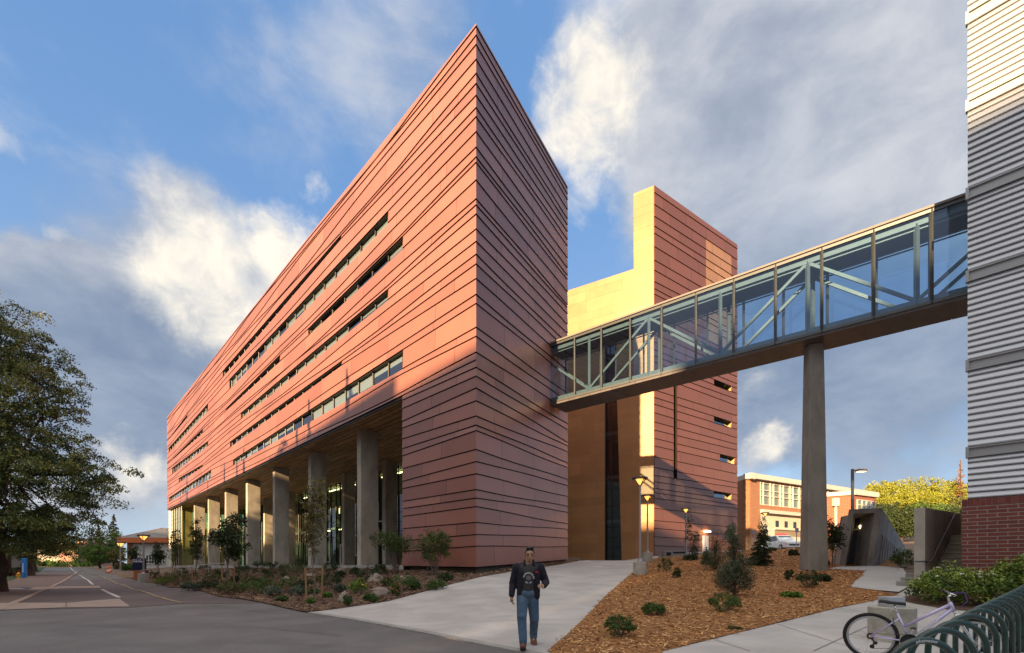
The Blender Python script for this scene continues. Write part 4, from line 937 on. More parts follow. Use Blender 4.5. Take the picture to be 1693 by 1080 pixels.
# ================================================================ BUILDINGS FURTHER OFF
def brick_hall():
    H0 = Vector(((1240-CX)/F*57, 57.0)); D1 = Vector((1.742, 1.0)); D2 = Vector((-.4, 3.7)); u1 = D1.normalized(); n1 = Vector((u1.y, -u1.x)); u2 = D2.normalized(); n2 = Vector((-u2.y, u2.x))
    root = thing('brick_hall', 'orange brick hall with a white roof edge and a long upper window wall', 'building', (H0.x, H0.y, 3.9))
    TOP = zat(783, 57); L = 30; BOT = 2.3
    s = lambda px: t_on(px, H0, D1)*D1.length; q = lambda a, o, z=0: (H0.x+u1.x*a+n1.x*o, H0.y+u1.y*a+n1.y*o, z)
    V2 = lambda *a: Vector(q(*a)[:2])
    Z = lambda py: zat(py, 57+t_on(1257, H0, D1))
    zc = lambda py: zat(py, 57)
    mb_ = brick_mat('orange_brick', (.38, .155, .065), (.32, .125, .055), (.42, .28, .18), .5, .16, .02, .2)
    sA = s(1257); ZW1, ZW0 = Z(797), Z(834.5)
    b = MB(); A = H0; B = H0+u1*L; Cc = B+u2*24; Dd = H0+u2*24
    def slab(a0, a1, z0, z1, o=0, m=0, mbx=b, dep=.3): mbx.prism([V2(a0, o), V2(a1, o), V2(a1, o-dep), V2(a0, o-dep)], z0, z1, m)
    slab(0, sA, BOT, TOP-.6, 0, 0, b, 1); slab(sA+.002, L, Z(842.5), ZW0, 0); slab(sA+.002, L, ZW1, TOP-.6, 0)
    b.prism([A-n1*1.0, A-n1*1.0+u1*.5, Dd+u1*.5, Dd], BOT, TOP-.6)
    b.build('brick_wall', mb_, root)
    b = MB(); slab(-.4, L, TOP-.6, TOP, .4, 0, b, 1.0); b.prism([H0-u1*.5+n1*.5, H0-u1*.5+n1*.5+u1*.9, Dd+u1*.6, Dd-u1*.5], TOP-.699, TOP-.001); b.prism([A, B, Cc, Dd], TOP-.4, TOP-.2)
    b.build('roof_edge', mat('white_trim', (.62, .57, .48), .6), root)
    b = MB(); slab(sA, L, Z(848), Z(842.5), .35, 0, b, .6); b.build('canopy', MATS['white_trim'], root)
    b = MB(); b2 = MB(); slab(sA, L, Z(871.5), Z(848.1), -.1, 0, b2, .3); b2.build('cream_wall', mat('cream_stucco', (.62, .56, .42), .8), root)
    b = MB(); slab(sA+2.9, L, Z(874), Z(871.4), .1, 0, b, .6); b.build('ledge', MATS['white_trim'], root)
    b = MB(); slab(sA+3, L, BOT, Z(874.1), -.05, 0, b, .3); b.build('tan_wall', brick_mat('tan_block', (.33, .27, .18), (.30, .24, .16), (.28, .23, .16), .8, .35, .02, .1), root)
    b = MB(); slab(sA, sA+3, BOT, Z(871.6), -.1, 0, b, .3); b.build('end_wall', mat('pale_wall', (.6, .57, .48), .8), root)
    # window wall
    g = MB(); g.quad(q(sA, -.2, ZW0), q(L, -.2, ZW0), q(L, -.2, ZW1), q(sA, -.2, ZW1)); f = MB(); a = sA; i = 0
    while a < L:
        f.bar(q(a, -.08, ZW0), q(a, -.08, ZW1), .15, .2); a += 1.4 if i % 2 else .65; i += 1
    for zz in (ZW0+.05, ZW0+(ZW1-ZW0)*.42, ZW0+(ZW1-ZW0)*.66, ZW1-.05): f.bar(q(sA, -.1, zz), q(L, -.1, zz), .1, .1)
    w = f.build('window_wall', MATS['white_trim'], root); g.build('pane', mat('hall_glass', (.16, .20, .15), .08, spec=1.0), w)
    k = sA+3.2; 
    while k < 20:
        f = MB(); f.prism([V2(k, .02-.1), V2(k+.7, .02-.1), V2(k+.7, -.3), V2(k, -.3)], Z(869.5), Z(858.5)); f.build('window', mat('dark_pane', (.03, .03, .035), .15), root); k += 1.9
    d = MB(); k = s(1300); d.prism([V2(k, .0), V2(k+3.5, .0), V2(k+3.5, -.04), V2(k, -.04)], BOT+1.3, Z(885)); d.build('garage_door', mat('garage_cream', (.6, .56, .45), .7), root)
brick_hall()
def red_wing():
    # nearer brick wing right of the pier
    K = Vector(((1412-CX)/F*54, 54.0)); ua = Vector((-1.3, 1)).normalized(); ub_ = Vector((1.9, 1.0)).normalized()
    root = thing('brick_wing', 'red brick wing with a white roof line and corner window beside the concrete portal', 'building', (K.x, K.y, 3.4)); T = zat(813, 54)
    na = Vector((-ua.y, ua.x)); na = na if na.y < 0 else -na; nb2 = Vector((ub_.y, -ub_.x))
    L1 = 3.0; L2 = 4.5
    b = MB(); p = [K, K+ub_*L2, K+ub_*L2+ua*L1, K+ua*L1]; b.prism(p, 2.5, T-.35); b.build('brick_wall', brick_mat('wing_brick', (.36, .115, .06), (.31, .10, .055), (.36, .2, .13), .5, .16, .02, .2), root)
    b = MB(); i = .25; p2 = [K+(-ub_-ua)*i, K+ub_*(L2+i)-ua*i, K+ub_*(L2+i)+ua*(L1+i), K+ua*(L1+i)-ub_*i]; b.prism(p2, T-.35, T+.1); b.build('roof_edge', MATS['white_trim'], root)
    q = lambda s, o, z: (K.x+ub_.x*s+nb2.x*o, K.y+ub_.y*s+nb2.y*o, z)
    f = MB(); z0, z1 = zat(842, 54), zat(826, 54)
    for k in range(5): f.bar(q(.5+k*.85, .06, z0), q(.5+k*1.0, .06, z1), .12, .12)
    for z in (z0, (z0+z1)/2, z1): f.bar(q(.5, .06, z), q(3.9, .06, z), .1, .1)
    w = f.build('corner_window', MATS['white_trim'], root); g = MB(); g.quad(q(.5, .03, z0), q(3.9, .03, z0), q(3.9, .03, z1), q(.5, .03, z1)); g.build('pane', MATS['hall_glass'], w)
    qa = lambda s, o, z: (K.x+ua.x*s+na.x*o, K.y+ua.y*s+na.y*o, z)
    f = MB(); f.bar(qa(1.7, .2, T-1.5), qa(1.7, .2, T-.6), .6, .4); f.build('vent_box', MATS['white_trim'], root); f = MB(); f.bar(qa(1.7, .12, 3), qa(1.7, .12, T-1.5), .2, .2); f.build('downpipe', MATS['white_trim'], root)
red_wing()
def roofed_house():
    Yh = 92; X = lambda px: (px-CX)/F*Yh
    root = thing('gabled_building', 'low building with a grey sloping roof, orange fascia and white wall', 'building', (X(240), Yh, 1))
    x0, x1 = X(210), X(290); ridge = zat(878, Yh); eave = zat(890, Yh); fz = zat(895.5, Yh); sp_ = 14
    M_ro = mat('standing_seam_roof', (.48, .44, .37), .6, col2=(.40, .36, .30), nscale=1)
    b = MB(); b.box(x0, Yh, .3, x1, Yh+22, fz); b.build('wall', mat('brown_stucco', (.34, .20, .12), .85), root)
    b = MB(); b.quad((x0-1, Yh-1, eave), (x1, Yh-1, eave), (x1, Yh+11, ridge+1.4), (x0-1, Yh+11, ridge+1.4)); b.quad((x0-1, Yh+23, eave), (x0-1, Yh+11, ridge+1.4), (x1, Yh+11, ridge+1.4), (x1, Yh+23, eave))
    for i in range(46):
        xx = x0-1+i*.4
        if xx < x1: b.bar((xx, Yh-1, eave+.03), (xx, Yh+11, ridge+1.43), .06, .06)
    b.build('roof', M_ro, root)
    b = MB(); b.box(x0-1, Yh-1.1, fz-.25, x1, Yh-.95, eave+.05); b.build('fascia', mat('orange_fascia', (.62, .17, .05), .6), root)
    b = MB(); b.bar((x0-1.05, Yh-1, eave-.2), (x0-1.05, Yh+11, ridge+1.2), .15, .6); b.bar((x0-1.05, Yh+23, eave-.2), (x0-1.05, Yh+11, ridge+1.2), .15, .6); b.build('bargeboard', mat('red_trim', (.45, .09, .05), .6), root)
    b = MB(); b.add([(x0, Yh, fz-.01), (x0, Yh+22, fz-.01), (x0, Yh+11, ridge+1.1)], [(0, 1, 2)]); b.build('gable', MATS['brown_stucco'], root)
    b = MB(); xw = X(221); b.box(xw, Yh-.12, .4, x1, Yh-.01, zat(899, Yh)); b.build('white_wall', mat('white_block', (.62, .60, .56), .8), root)
    f = MB(); wx0, wx1 = X(243), X(274); z0, z1 = zat(932, Yh), zat(918, Yh)
    for i in range(8): f.box(wx0+(wx1-wx0)*i/7-.06, Yh-.3, z0, wx0+(wx1-wx0)*i/7+.06, Yh-.16, z1)
    for z in (z0, z0+(z1-z0)*.4, z1): f.box(wx0, Yh-.31, z-.05, wx1, Yh-.15, z+.05)
    w = f.build('window', mat('white_frame', (0, 0, 0)), root); g = MB(); g.quad((wx0, Yh-.14, z0), (wx1, Yh-.14, z0), (wx1, Yh-.14, z1), (wx0, Yh-.14, z1)); g.build('pane', mat('dark_pane', (.03, .03, .035), .15), w)
    g = MB(); g.box(X(205), Yh+1, .4, X(209.5), Yh+9, zat(905, Yh)); g.build('side_wing', mat('maroon_wall', (.35, .11, .08), .8), root)
    g = MB(); g.box(x0-.06, Yh+.8, .6, x0-.02, Yh+8, zat(902, Yh)); g.build('side_glass', MATS['hall_glass'], root)
roofed_house()
def far_left():
    r = thing('far_brick_building', 'flat-roofed pink brick building closing the end of the road', 'building', (-125, 150, 1)); Y = 150; X = lambda px: (px-CX)/F*Y
    b = MB(); b.box(X(99), Y, 0, X(129), Y+15, zat(899, Y)); b.build('brick_wall', brick_mat('pink_brick', (.50, .25, .17), (.45, .22, .15), (.3, .2, .15), .6, .2, .02, .1), r)
    b = MB(); b.box(X(99)-.3, Y-.3, zat(899.5, Y), X(129)+.3, Y+15, zat(897.5, Y)); b.build('parapet', mat('stone_coping', (.3, .22, .16), .8), r)
    r = thing('glass_entrance_block', 'pale building with a tall glass entrance at the end of the road', 'building', (X(90), Y+2, 1))
    b = MB(); b.box(X(40), Y+4, 0, X(99), Y+16, zat(908, Y)); b.build('wall', mat('grey_wall', (.28, .26, .22), .8), r)
    b = MB(); b.box(X(91), Y+2, .8, X(98), Y+4, zat(912, Y)); e = b.build('entrance', mat('hall_glass', (0, 0, 0)), r)
    b = MB()
    for px in (91, 93.4, 95.8, 98): b.box(X(px)-.12, Y+1.85, .8, X(px)+.12, Y+2, zat(912, Y))
    for z in (1.2, 3, 5): b.box(X(91), Y+1.86, z, X(98), Y+1.99, z+.15)
    b.build('mullions', MATS['white_trim'], e)
    b = MB()
    for i in range(9): b.box(X(44+i*5), Y+3.9, 2, X(46.5+i*5), Y+3.99, 3.8)
    b.build('window_band', mat('warm_window', (.5, .35, .15), .4, emit=(1, .75, .35), estr=.5), r)
    r = thing('orange_roofed_building', 'distant building with a sunlit orange upper storey above the trees', 'building', (X(136), 175, 1)); Y = 175
    b = MB(); b.box((128-CX)/F*Y, Y, 0, (141-CX)/F*Y, Y+9, zat(896, Y)); b.build('wall', mat('orange_wall', (.62, .22, .08), .7), r)
    b = MB(); b.box((127-CX)/F*Y, Y-.6, zat(906, Y), (143-CX)/F*Y, Y, zat(903.5, Y)); b.build('ledge', MATS['white_trim'], r)
    r = thing('cream_covered_walk', 'low covered walkway with slim dark posts behind the big tree', 'walkway', (-62, 62, 1)); Y = 60; X = lambda px: (px-CX)/F*Y
    b = MB(); b.box(X(-40), Y, 2.9, X(28), Y+3, 3.15); b.build('roof', mat('walk_roof', (.35, .32, .27), .7), r)
    for px in (-20, 0, 10, 13): b = MB(); b.box(X(px)-.08, Y+.2, .2, X(px)+.08, Y+.36, 2.9); b.build('post', mat('maroon_post', (.10, .03, .03), .6), r)
    X2 = lambda px: (px-CX)/F*74
    b = MB(); b.box(-110, Y+14, 0, -82.6, Y+24, 4.2); 
    r2 = thing('grey_hall', 'low grey building seen through the trees at the left', 'building', (-95, Y+14, 1)); b.build('wall', mat('grey_wall', (0, 0, 0)), r2)
    b = MB(); b.box(-110.4, Y+13.6, 4.2, -82.2, Y+24, 4.6); b.build('roof', mat('cream_trim', (.6, .5, .35), .7), r2)
    b = MB()
    for i in range(8): b.box(-108+i*3.1, Y+13.9, 1.4, -106+i*3.1, Y+13.99, 3.2)
    b.build('window_band', MATS['hall_glass'], r2)
far_left()
# invented blocks out of view, added to cast long shadows on the facades
def behind():
    su = Vector((.534, .845)); lt = Vector((.845, -.534))
    def blk(name, label, k0, k1, l0, l1, H, m):
        p = [su*k1+lt*l0, su*k1+lt*l1, su*k0+lt*l1, su*k0+lt*l0]
        r = thing(name, label, 'building', (p[0].x, p[0].y, 0)); b = MB(); b.prism(p[::-1], -1, H-.5); b.build('wall', m, r, bevel=.05)
        b = MB(); c = (p[0]+p[2])/2; b.prism([c+(v-c)*1.01 for v in p[::-1]], H-.5, H); b.build('roof', mat('stone_coping', (0, 0, 0)), r)
    bm_ = brick_mat('shade_block_brick', (.30, .16, .10), (.26, .14, .09), (.3, .25, .2), .4, .13, .012, .1)
    blk('shade_block_path', 'tall brick block added unseen behind the viewer to shade the path', -96, -80, -21, -6, 38.2, bm_)
    blk('shade_block_rack', 'taller brick block added unseen behind the viewer to shade the bicycle rack', -97, -80, -5.9, 60, 41.4, bm_)
    blk('shade_block_long', 'long brick block added unseen beyond the left edge to shade the facade', -76, -62, -50, -20.9, 34.6, bm_)
    blk('shade_block_low', 'lower end of the added long shade block, unseen further left', -76, -62, -97, -50.1, 31.8, bm_)
    blk('shade_block_far', 'farthest and taller end of the added shade block, unseen, shading the gabled building', -76, -62, -150, -97.1, 36.5, bm_)
behind()
# ================================================================ VEGETATION
def leaf_mat(name, c, c2, rough=.6, tint=.35, trans=.15):
    if name in MATS: return MATS[name]
    m = mat(name, c, rough, tint=tint, col2=c2, nscale=1.5, spec=.3)
    m.node_tree.nodes['Principled BSDF'].inputs['Subsurface Weight'].default_value = 0
    return m
L_elm = leaf_mat('elm_leaves', (.20, .22, .05), (.12, .145, .034))
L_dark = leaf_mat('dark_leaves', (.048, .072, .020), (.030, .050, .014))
L_green = leaf_mat('green_leaves', (.085, .145, .026), (.052, .098, .018))
L_olive = leaf_mat('olive_leaves', (.14, .145, .04), (.08, .09, .026))
L_grey = leaf_mat('grey_green_leaves', (.13, .155, .095), (.075, .10, .06))
L_bright = leaf_mat('bright_leaves', (.14, .24, .03), (.08, .16, .02))
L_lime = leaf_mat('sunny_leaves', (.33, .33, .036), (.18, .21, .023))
L_gold = leaf_mat('autumn_leaves', (.22, .17, .045), (.12, .11, .03))
L_pine = leaf_mat('pine_needles', (.040, .062, .024), (.026, .043, .016))
L_cedar = leaf_mat('cedar_needles', (.13, .15, .085), (.08, .10, .058))
M_bark = mat('bark', (.10, .068, .045), .95, col2=(.05, .034, .024), nscale=9, bump=.8, bscale=25, stretch=(1, 1, .25))
M_bark2 = mat('young_bark', (.22, .17, .12), .9, col2=(.13, .10, .07), nscale=14, stretch=(1, 1, .3))
M_stake = mat('timber_stake', (.42, .24, .10), .85, col2=(.32, .17, .07), nscale=9, stretch=(1, 1, .2))

def leaves(C, n, rad, size, rs, droop=0.0, flat=.6, asp=.45):
    """C: (k,3) cluster centres; n leaves each"""
    C = np.asarray(C, float); k = len(C); rad = np.broadcast_to(np.asarray(rad, float).reshape(-1, 1) if np.ndim(rad) else np.full((k, 1), rad), (k, 1))
    c = np.repeat(C, n, 0); r = np.repeat(rad, n, 0)
    p = rs.normal(size=(k*n, 3)); p /= np.linalg.norm(p, axis=1)[:, None]+1e-9; p *= rs.rand(k*n, 1)**.45*r; p[:, 2] *= flat
    c = c+p; c[:, 2] -= droop*np.hypot(p[:, 0], p[:, 1])
    d = rs.normal(size=(k*n, 3)); d[:, 2] -= droop*1.2; d /= np.linalg.norm(d, axis=1)[:, None]+1e-9
    s = np.cross(d, rs.normal(size=(k*n, 3))); s /= np.linalg.norm(s, axis=1)[:, None]+1e-9
    z = size*(.6+.8*rs.rand(k*n, 1)); d = d*z; s = s*z*asp
    return np.stack([c-d, c+s, c+d, c-s], 1).reshape(-1, 3)
def crown_pts(ells, n, rs, shell=.45):
    out = []; vol = np.array([e[3]*e[4]*e[5] for e in ells]); pr = vol/vol.sum()
    idx = rs.choice(len(ells), n, p=pr)
    for i in idx:
        cx, cy, cz, a, b, c = ells[i]; v = rs.normal(size=3); v /= np.linalg.norm(v); r = shell+(1-shell)*rs.rand()**.6
        out.append((cx+v[0]*a*r, cy+v[1]*b*r, cz+v[2]*c*r))
    return np.array(out)
def limb(mb, a, b, r0, r1, rs, sag=.1, n=5, sides=6):
    a = Vector(a); b = Vector(b); L = (b-a).length; pts = []; rr = []
    for i in range(n+1):
        t = i/n; p = a.lerp(b, t); p.z += math.sin(t*math.pi)*L*sag; 
        if 0 < i < n: p += Vector(rs.normal(size=3))*L*.025
        pts.append(p); rr.append(r0+(r1-r0)*t)
    mb.tube(pts, rr, sides)
def broad_tree(name, label, base, ells, lm, cat='tree', group=None, trunk_r=.2, n=120, nl=120, crad=.7, lsize=.08, seed=1, limbs=14, fork=.35, bark=None, droop=.15, lm2=None, flat=.65, shell=.45, trunk_lean=(0, 0)):
    rs = np.random.RandomState(seed); root = thing(name, label, cat, base, 0, group); b = Vector(base)
    C = crown_pts(ells, n, rs, shell); top = max(e[2]+e[5] for e in ells); cen = Vector(np.average([e[:3] for e in ells], axis=0, weights=[e[3]*e[4]*e[5] for e in ells]))
    fk = b+Vector((trunk_lean[0], trunk_lean[1], (top-b.z)*fork)); mb = MB()
    limb(mb, b-Vector((0, 0, .25)), fk, trunk_r*1.15, trunk_r*.8, rs, 0, 5, 10)
    if trunk_r > .2: mb.tube([b-Vector((0, 0, .3)), b+Vector((0, 0, .15)), b+Vector((0, 0, .8))], [trunk_r*1.7, trunk_r*1.35, trunk_r*1.1], 12)
    topp = Vector((cen.x, cen.y, top-(top-b.z)*.12)); limb(mb, fk-Vector((0, 0, trunk_r)), topp, trunk_r*.75, trunk_r*.12, rs, 0, 6)
    sel = rs.permutation(len(C))[:limbs]
    for i in sel:
        t = rs.uniform(0, .65); st = fk.lerp(topp, t); limb(mb, st, C[i], trunk_r*(.42-.3*t), trunk_r*.06, rs, .06)
    for i in rs.permutation(len(C))[:limbs*2]:
        j = sel[np.argmin([np.linalg.norm(C[i]-C[k]) for k in sel])]
        if i != j: limb(mb, Vector(C[j]).lerp(fk, .25), C[i], trunk_r*.12, trunk_r*.03, rs, .05, 3, 4)
    mb.build('trunk', bark or M_bark, root, smooth=True)
    V = leaves(C, nl, crad*(.6+.8*rs.rand(len(C))), lsize, rs, droop, flat)
    if lm2: 
        np_mesh('crown', V, 4, [lm, lm2], root, midx=np.repeat((rs.rand(len(C)) < .35).astype(int), nl))
    else: np_mesh('crown', V, 4, lm, root)
    return root
def conifer(name, label, base, H, Rr, lm, group=None, seed=1, whorls=16, per=7, nl=26, lsize=.09, droop=.25, start=.12, irregular=.25, cat='conifer', tr=None):
    rs = np.random.RandomState(seed); root = thing(name, label, cat, base, 0, group); b = Vector(base); mb = MB(); tr = tr or H*.018
    mb.tube([b-Vector((0, 0, .2)), b+Vector((0, 0, H*.5)), b+Vector((0, 0, H*.98))], [tr, tr*.6, tr*.12], 8); segs = []
    for w_ in range(whorls):
        t = w_/(whorls-1); z = H*(start+(1-start)*t*.97); r = Rr*(1-t)**.8*(1-irregular*rs.rand())+.03*Rr
        for k in range(per):
            a = rs.rand()*6.283; rr = r*(1-irregular*rs.rand()); st = b+Vector((0, 0, z)); en = st+Vector((math.cos(a)*rr, math.sin(a)*rr, -rr*droop+rs.normal()*.02*H)); mb.bar(st, en, tr*.16+.004); 
            m = max(3, int(nl*rr/Rr)); u = rs.rand(m)**.7
            for q in u: segs.append((*(st.lerp(en, q)), rr*(.12+.10*(1-q))))
    mb.build('trunk', M_bark, root); S = np.array(segs)
    V = leaves(S[:, :3], 9, S[:, 3]*1.0+.02*Rr, lsize, rs, .15, .5, .28); np_mesh('crown', V, 4, lm, root); return root
def shrub(name, label, base, w, hgt, lm, group=None, seed=1, n=26, nl=26, lsize=.035, stems=10, flowers=None, spiky=False, cat='shrub', fl_n=16, fsize=.025):
    rs = np.random.RandomState(seed); root = thing(name, label, cat, base, 0, group); b = Vector(base); mb = MB(); C = []
    for i in range(n):
        a = rs.rand()*6.283; r = w/2*(.25+.7*rs.rand()**.6); zz = hgt*(.12+.83*(1-(r/(w/2))**2*.65)*rs.rand()**.55)
        C.append((b.x+math.cos(a)*r, b.y+math.sin(a)*r, b.z+zz))
    C = np.array(C)
    for i in range(min(stems, n)): limb(mb, b-Vector((0, 0, .05)), C[i], .008+hgt*.006, .004, rs, .05, 3, 5)
    mb.build('stem', M_bark2, root)
    V = leaves(C, nl, (w*.15 if not spiky else w*.10)*(.6+.8*rs.rand(n)), lsize, rs, -.1 if spiky else 0, .8, .22 if spiky else .5)
    if not flowers: np_mesh('foliage', V, 4, lm, root)
    if flowers:
        fc = C[rs.permutation(n)[:fl_n]]+rs.normal(size=(min(fl_n, n), 3))*w*.05; fc[:, 2] += hgt*.08; V2 = leaves(fc, 10, fsize*1.3, fsize*.6, rs, 0, .5, .9); np_mesh('foliage', np.concatenate([V, V2]), 4, [lm, flowers], root, midx=np.r_[np.zeros(len(V)//4), np.ones(len(V2)//4)].astype(int))
    return root

# ---- big elm at the left
Ye = 25.0
def E(px, py, Y=Ye, r=(1, 1, 1)): v = P(px, py, Y); return (v.x, v.y, v.z, *r)
bt = P(-4, 962, 27); Ye = 27
ell = [E(-60, 620, 27, (4.6, 5, 5.2)), E(10, 640, 26, (3.0, 4, 3.6)), E(35, 700, 25, (2.4, 4, 3.0)), E(-20, 560, 27, (2.9, 3.5, 2.9)), E(55, 790, 25, (3.2, 4, 2.6)), E(120, 780, 25, (2.4, 3, 1.3)), E(170, 780, 24.5, (1.3, 2, .9)), E(160, 815, 24.5, (1.3, 2, .8)),
       E(110, 850, 25, (2.2, 3, 1.3)), E(30, 870, 25, (3.4, 4, 1.3)), E(-60, 860, 26, (3.5, 4, 1.8)), E(0, 830, 26, (4, 4, 2.0)), E(-120, 780, 27, (5, 5, 4)), E(60, 630, 25.5, (1.2, 2, 1.6)), E(84, 740, 25, (1.5, 3, 1.4)), E(85, 885, 25, (1.9, 2.5, .5))]
broad_tree('elm_tree', 'huge dark green elm with drooping sprays filling the left edge above the lawn', (bt.x, bt.y, 0), ell, L_elm, trunk_r=.33, n=1050, nl=170, crad=.62, lsize=.062, seed=3, limbs=60, fork=.22, droop=.55, lm2=L_dark, flat=.4, shell=.4)
broad_tree('elm_tree', 'second leafy tree with a thick pale trunk behind the big elm', (*P(47, 940, 58)[:2], .1), [E(40, 895, 58, (4.5, 3, 2.6)), E(75, 895, 58, (3.5, 3, 1.9)), E(10, 880, 58, (5, 3, 3))], L_elm, trunk_r=.5, n=90, nl=90, crad=.95, lsize=.14, seed=5, fork=.5, limbs=12)
broad_tree('park_tree', 'slim tree with grey trunk between the lit lamps on the lawn', (*P(57, 938, 75)[:2], .5), [E(62, 900, 75, (4.0, 3, 2.2)), E(90, 905, 75, (3.2, 3, 1.6))], L_dark, trunk_r=.3, n=60, nl=80, crad=.9, lsize=.16, seed=6, fork=.5)
# ---- trees at the end of the road
def FT(px, top, wpx, Y, base_py=938): 
    b = P(px, base_py, Y); b.z = h(b.x, b.y); t = P(px, top, Y); return b, t.z-b.z, wpx/F*Y/2
b, H, r = FT(188, 850, 44, 118); conifer('spruce_tree', 'tallest dark spruce at the end of the road beside the gabled building', b, H, r, L_pine, 'spruces at the end of the road', 11, 22, 8, 26, .17, .3)
b, H, r = FT(163, 868, 30, 122); conifer('spruce_tree', 'smaller dark spruce left of the tallest one at the road end', b, H, r, L_pine, 'spruces at the end of the road', 12, 18, 8, 24, .17, .3)
b, H, r = FT(150, 890, 26, 128); conifer('spruce_tree', 'lowest dark spruce seen above the round green tree', b, H, r, L_pine, 'spruces at the end of the road', 13, 14, 8, 20, .17, .3)
broad_tree('street_tree', 'round bright green tree in front of the spruces', (*P(165, 944, 98)[:2], .9), [E(165, 908, 98, (4.4, 4, 3.0)), E(182, 903, 98, (3.2, 3, 3.0)), E(150, 918, 98, (3.2, 3, 2.2))], leaf_mat('fresh_leaves', (.15, .25, .035), (.09, .16, .022)), trunk_r=.2, n=130, nl=80, crad=.75, lsize=.13, seed=15, fork=.35)
broad_tree('street_tree', 'dark low tree right of the pink brick building', (*P(143, 940, 120)[:2], .9), [E(141, 918, 120, (3.5, 3, 3.0))], L_dark, trunk_r=.2, n=50, nl=80, crad=.8, lsize=.16, seed=16, fork=.4)
broad_tree('thin_tree', 'pale slender young tree beside the gabled building', (*P(192, 941, 88)[:2], .8), [E(192, 920, 88, (1.3, 1.2, 1.9))], L_gold, trunk_r=.08, n=40, nl=50, crad=.4, lsize=.1, seed=17, fork=.4)
# ---- hillside trees, sunlit
hs = np.random.RandomState(4)
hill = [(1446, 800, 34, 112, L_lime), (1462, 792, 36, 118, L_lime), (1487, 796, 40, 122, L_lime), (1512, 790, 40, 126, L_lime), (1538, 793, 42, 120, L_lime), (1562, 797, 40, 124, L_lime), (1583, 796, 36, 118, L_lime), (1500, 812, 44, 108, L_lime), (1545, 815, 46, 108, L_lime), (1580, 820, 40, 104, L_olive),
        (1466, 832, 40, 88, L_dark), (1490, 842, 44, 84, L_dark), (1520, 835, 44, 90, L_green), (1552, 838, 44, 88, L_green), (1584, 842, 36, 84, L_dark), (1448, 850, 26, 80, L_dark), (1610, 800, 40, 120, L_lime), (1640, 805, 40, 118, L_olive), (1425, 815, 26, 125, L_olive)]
adj = ['leftmost rounded', 'second', 'feathery', 'tall', 'broad', 'spreading', 'rightmost tall', 'lower middle', 'lower right', 'olive']
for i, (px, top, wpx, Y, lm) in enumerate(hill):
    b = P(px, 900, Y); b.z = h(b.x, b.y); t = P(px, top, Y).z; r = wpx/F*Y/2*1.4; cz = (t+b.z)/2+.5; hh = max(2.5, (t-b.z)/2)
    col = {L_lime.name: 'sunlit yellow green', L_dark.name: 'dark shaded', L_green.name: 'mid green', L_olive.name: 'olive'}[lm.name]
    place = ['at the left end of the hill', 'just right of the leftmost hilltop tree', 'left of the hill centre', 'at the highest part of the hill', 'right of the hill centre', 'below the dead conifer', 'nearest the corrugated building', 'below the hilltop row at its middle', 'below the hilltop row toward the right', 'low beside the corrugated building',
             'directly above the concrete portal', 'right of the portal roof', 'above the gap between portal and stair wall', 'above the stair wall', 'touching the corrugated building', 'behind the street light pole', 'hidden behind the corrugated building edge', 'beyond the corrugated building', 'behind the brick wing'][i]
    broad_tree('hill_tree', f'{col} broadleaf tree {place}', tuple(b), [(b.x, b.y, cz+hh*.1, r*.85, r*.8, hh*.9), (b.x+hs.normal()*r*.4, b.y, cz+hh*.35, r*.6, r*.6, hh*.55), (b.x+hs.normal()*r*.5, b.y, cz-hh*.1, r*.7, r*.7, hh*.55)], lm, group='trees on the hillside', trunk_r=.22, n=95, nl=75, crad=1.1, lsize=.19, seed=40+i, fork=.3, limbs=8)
b = P(1588, 850, 116); b.z = h(b.x, b.y); conifer('dead_conifer', 'bare orange conifer standing above the hillside trees', b, P(0, 762, 116).z-b.z, 3.2, leaf_mat('dry_needles', (.42, .22, .08), (.3, .15, .06)), None, 77, 18, 6, 10, .13, .1, .3, .5)
# ---- young staked trees in the bed
def staked(name, label, px, py, top, crown, lm, stakes, n=60, nl=30, lsize=.06, crad=.16, seed=1, Y=None, stake_h=1.35, tr=.03):
    g = G(px, py); Y = g.y; k = Y/F; t = EYE+(HY-top)*k
    ells = []
    for (cx, cyy, rx, rz) in crown: c = P(cx, cyy, Y); ells.append((c.x, c.y, c.z, rx*k, rx*k, rz*k))
    broad_tree(name, label, tuple(g), ells, lm, cat='young tree', trunk_r=tr, n=n, nl=nl, crad=crad, lsize=lsize, seed=seed, limbs=14, fork=.3, bark=M_bark2, droop=0, flat=.9, shell=.15)
    for i, (sx, lean) in enumerate(stakes):
        gg = Vector(((sx-CX)/F*Y, Y+(.25 if i else -.1), 0)); gg.z = h(gg.x, gg.y)-.1
        s = MB(); s.tube([gg, gg+Vector((lean, 0, stake_h))], .032, 7); o = s.build('tree_stake', M_stake); tag(o, f"{'left' if i == 0 else 'right'} wooden stake beside the {label.split(' in ')[0].split(' near ')[0]}", 'stake', 'timber stakes beside young trees')
staked('young_maple', 'tall columnar young maple with yellowing leaves in the bed before the columns', 518, 994, 780, [(518, 855, 13, 68), (529, 835, 10, 50), (512, 885, 10, 40)], L_gold, [(509, -.05), (527, .05)], n=120, nl=26, lsize=.045, crad=.17, seed=21, tr=.03)
staked('young_oak', 'dark leafy young oak with spreading branches in the bed', 376, 972, 850, [(377, 885, 22, 22), (395, 905, 20, 12), (357, 893, 14, 12), (388, 862, 10, 14), (380, 915, 22, 10)], L_dark, [(370, -.05), (382, .05)], n=70, nl=34, lsize=.085, crad=.34, seed=22, tr=.05)
staked('young_maple', 'slim grey green columnar tree in the bed before the far columns', 325, 968, 850, [(322, 895, 9, 38), (330, 890, 7, 30)], L_olive, [(320, -.05), (331, .05)], n=80, nl=24, lsize=.07, crad=.24, seed=23, tr=.035)
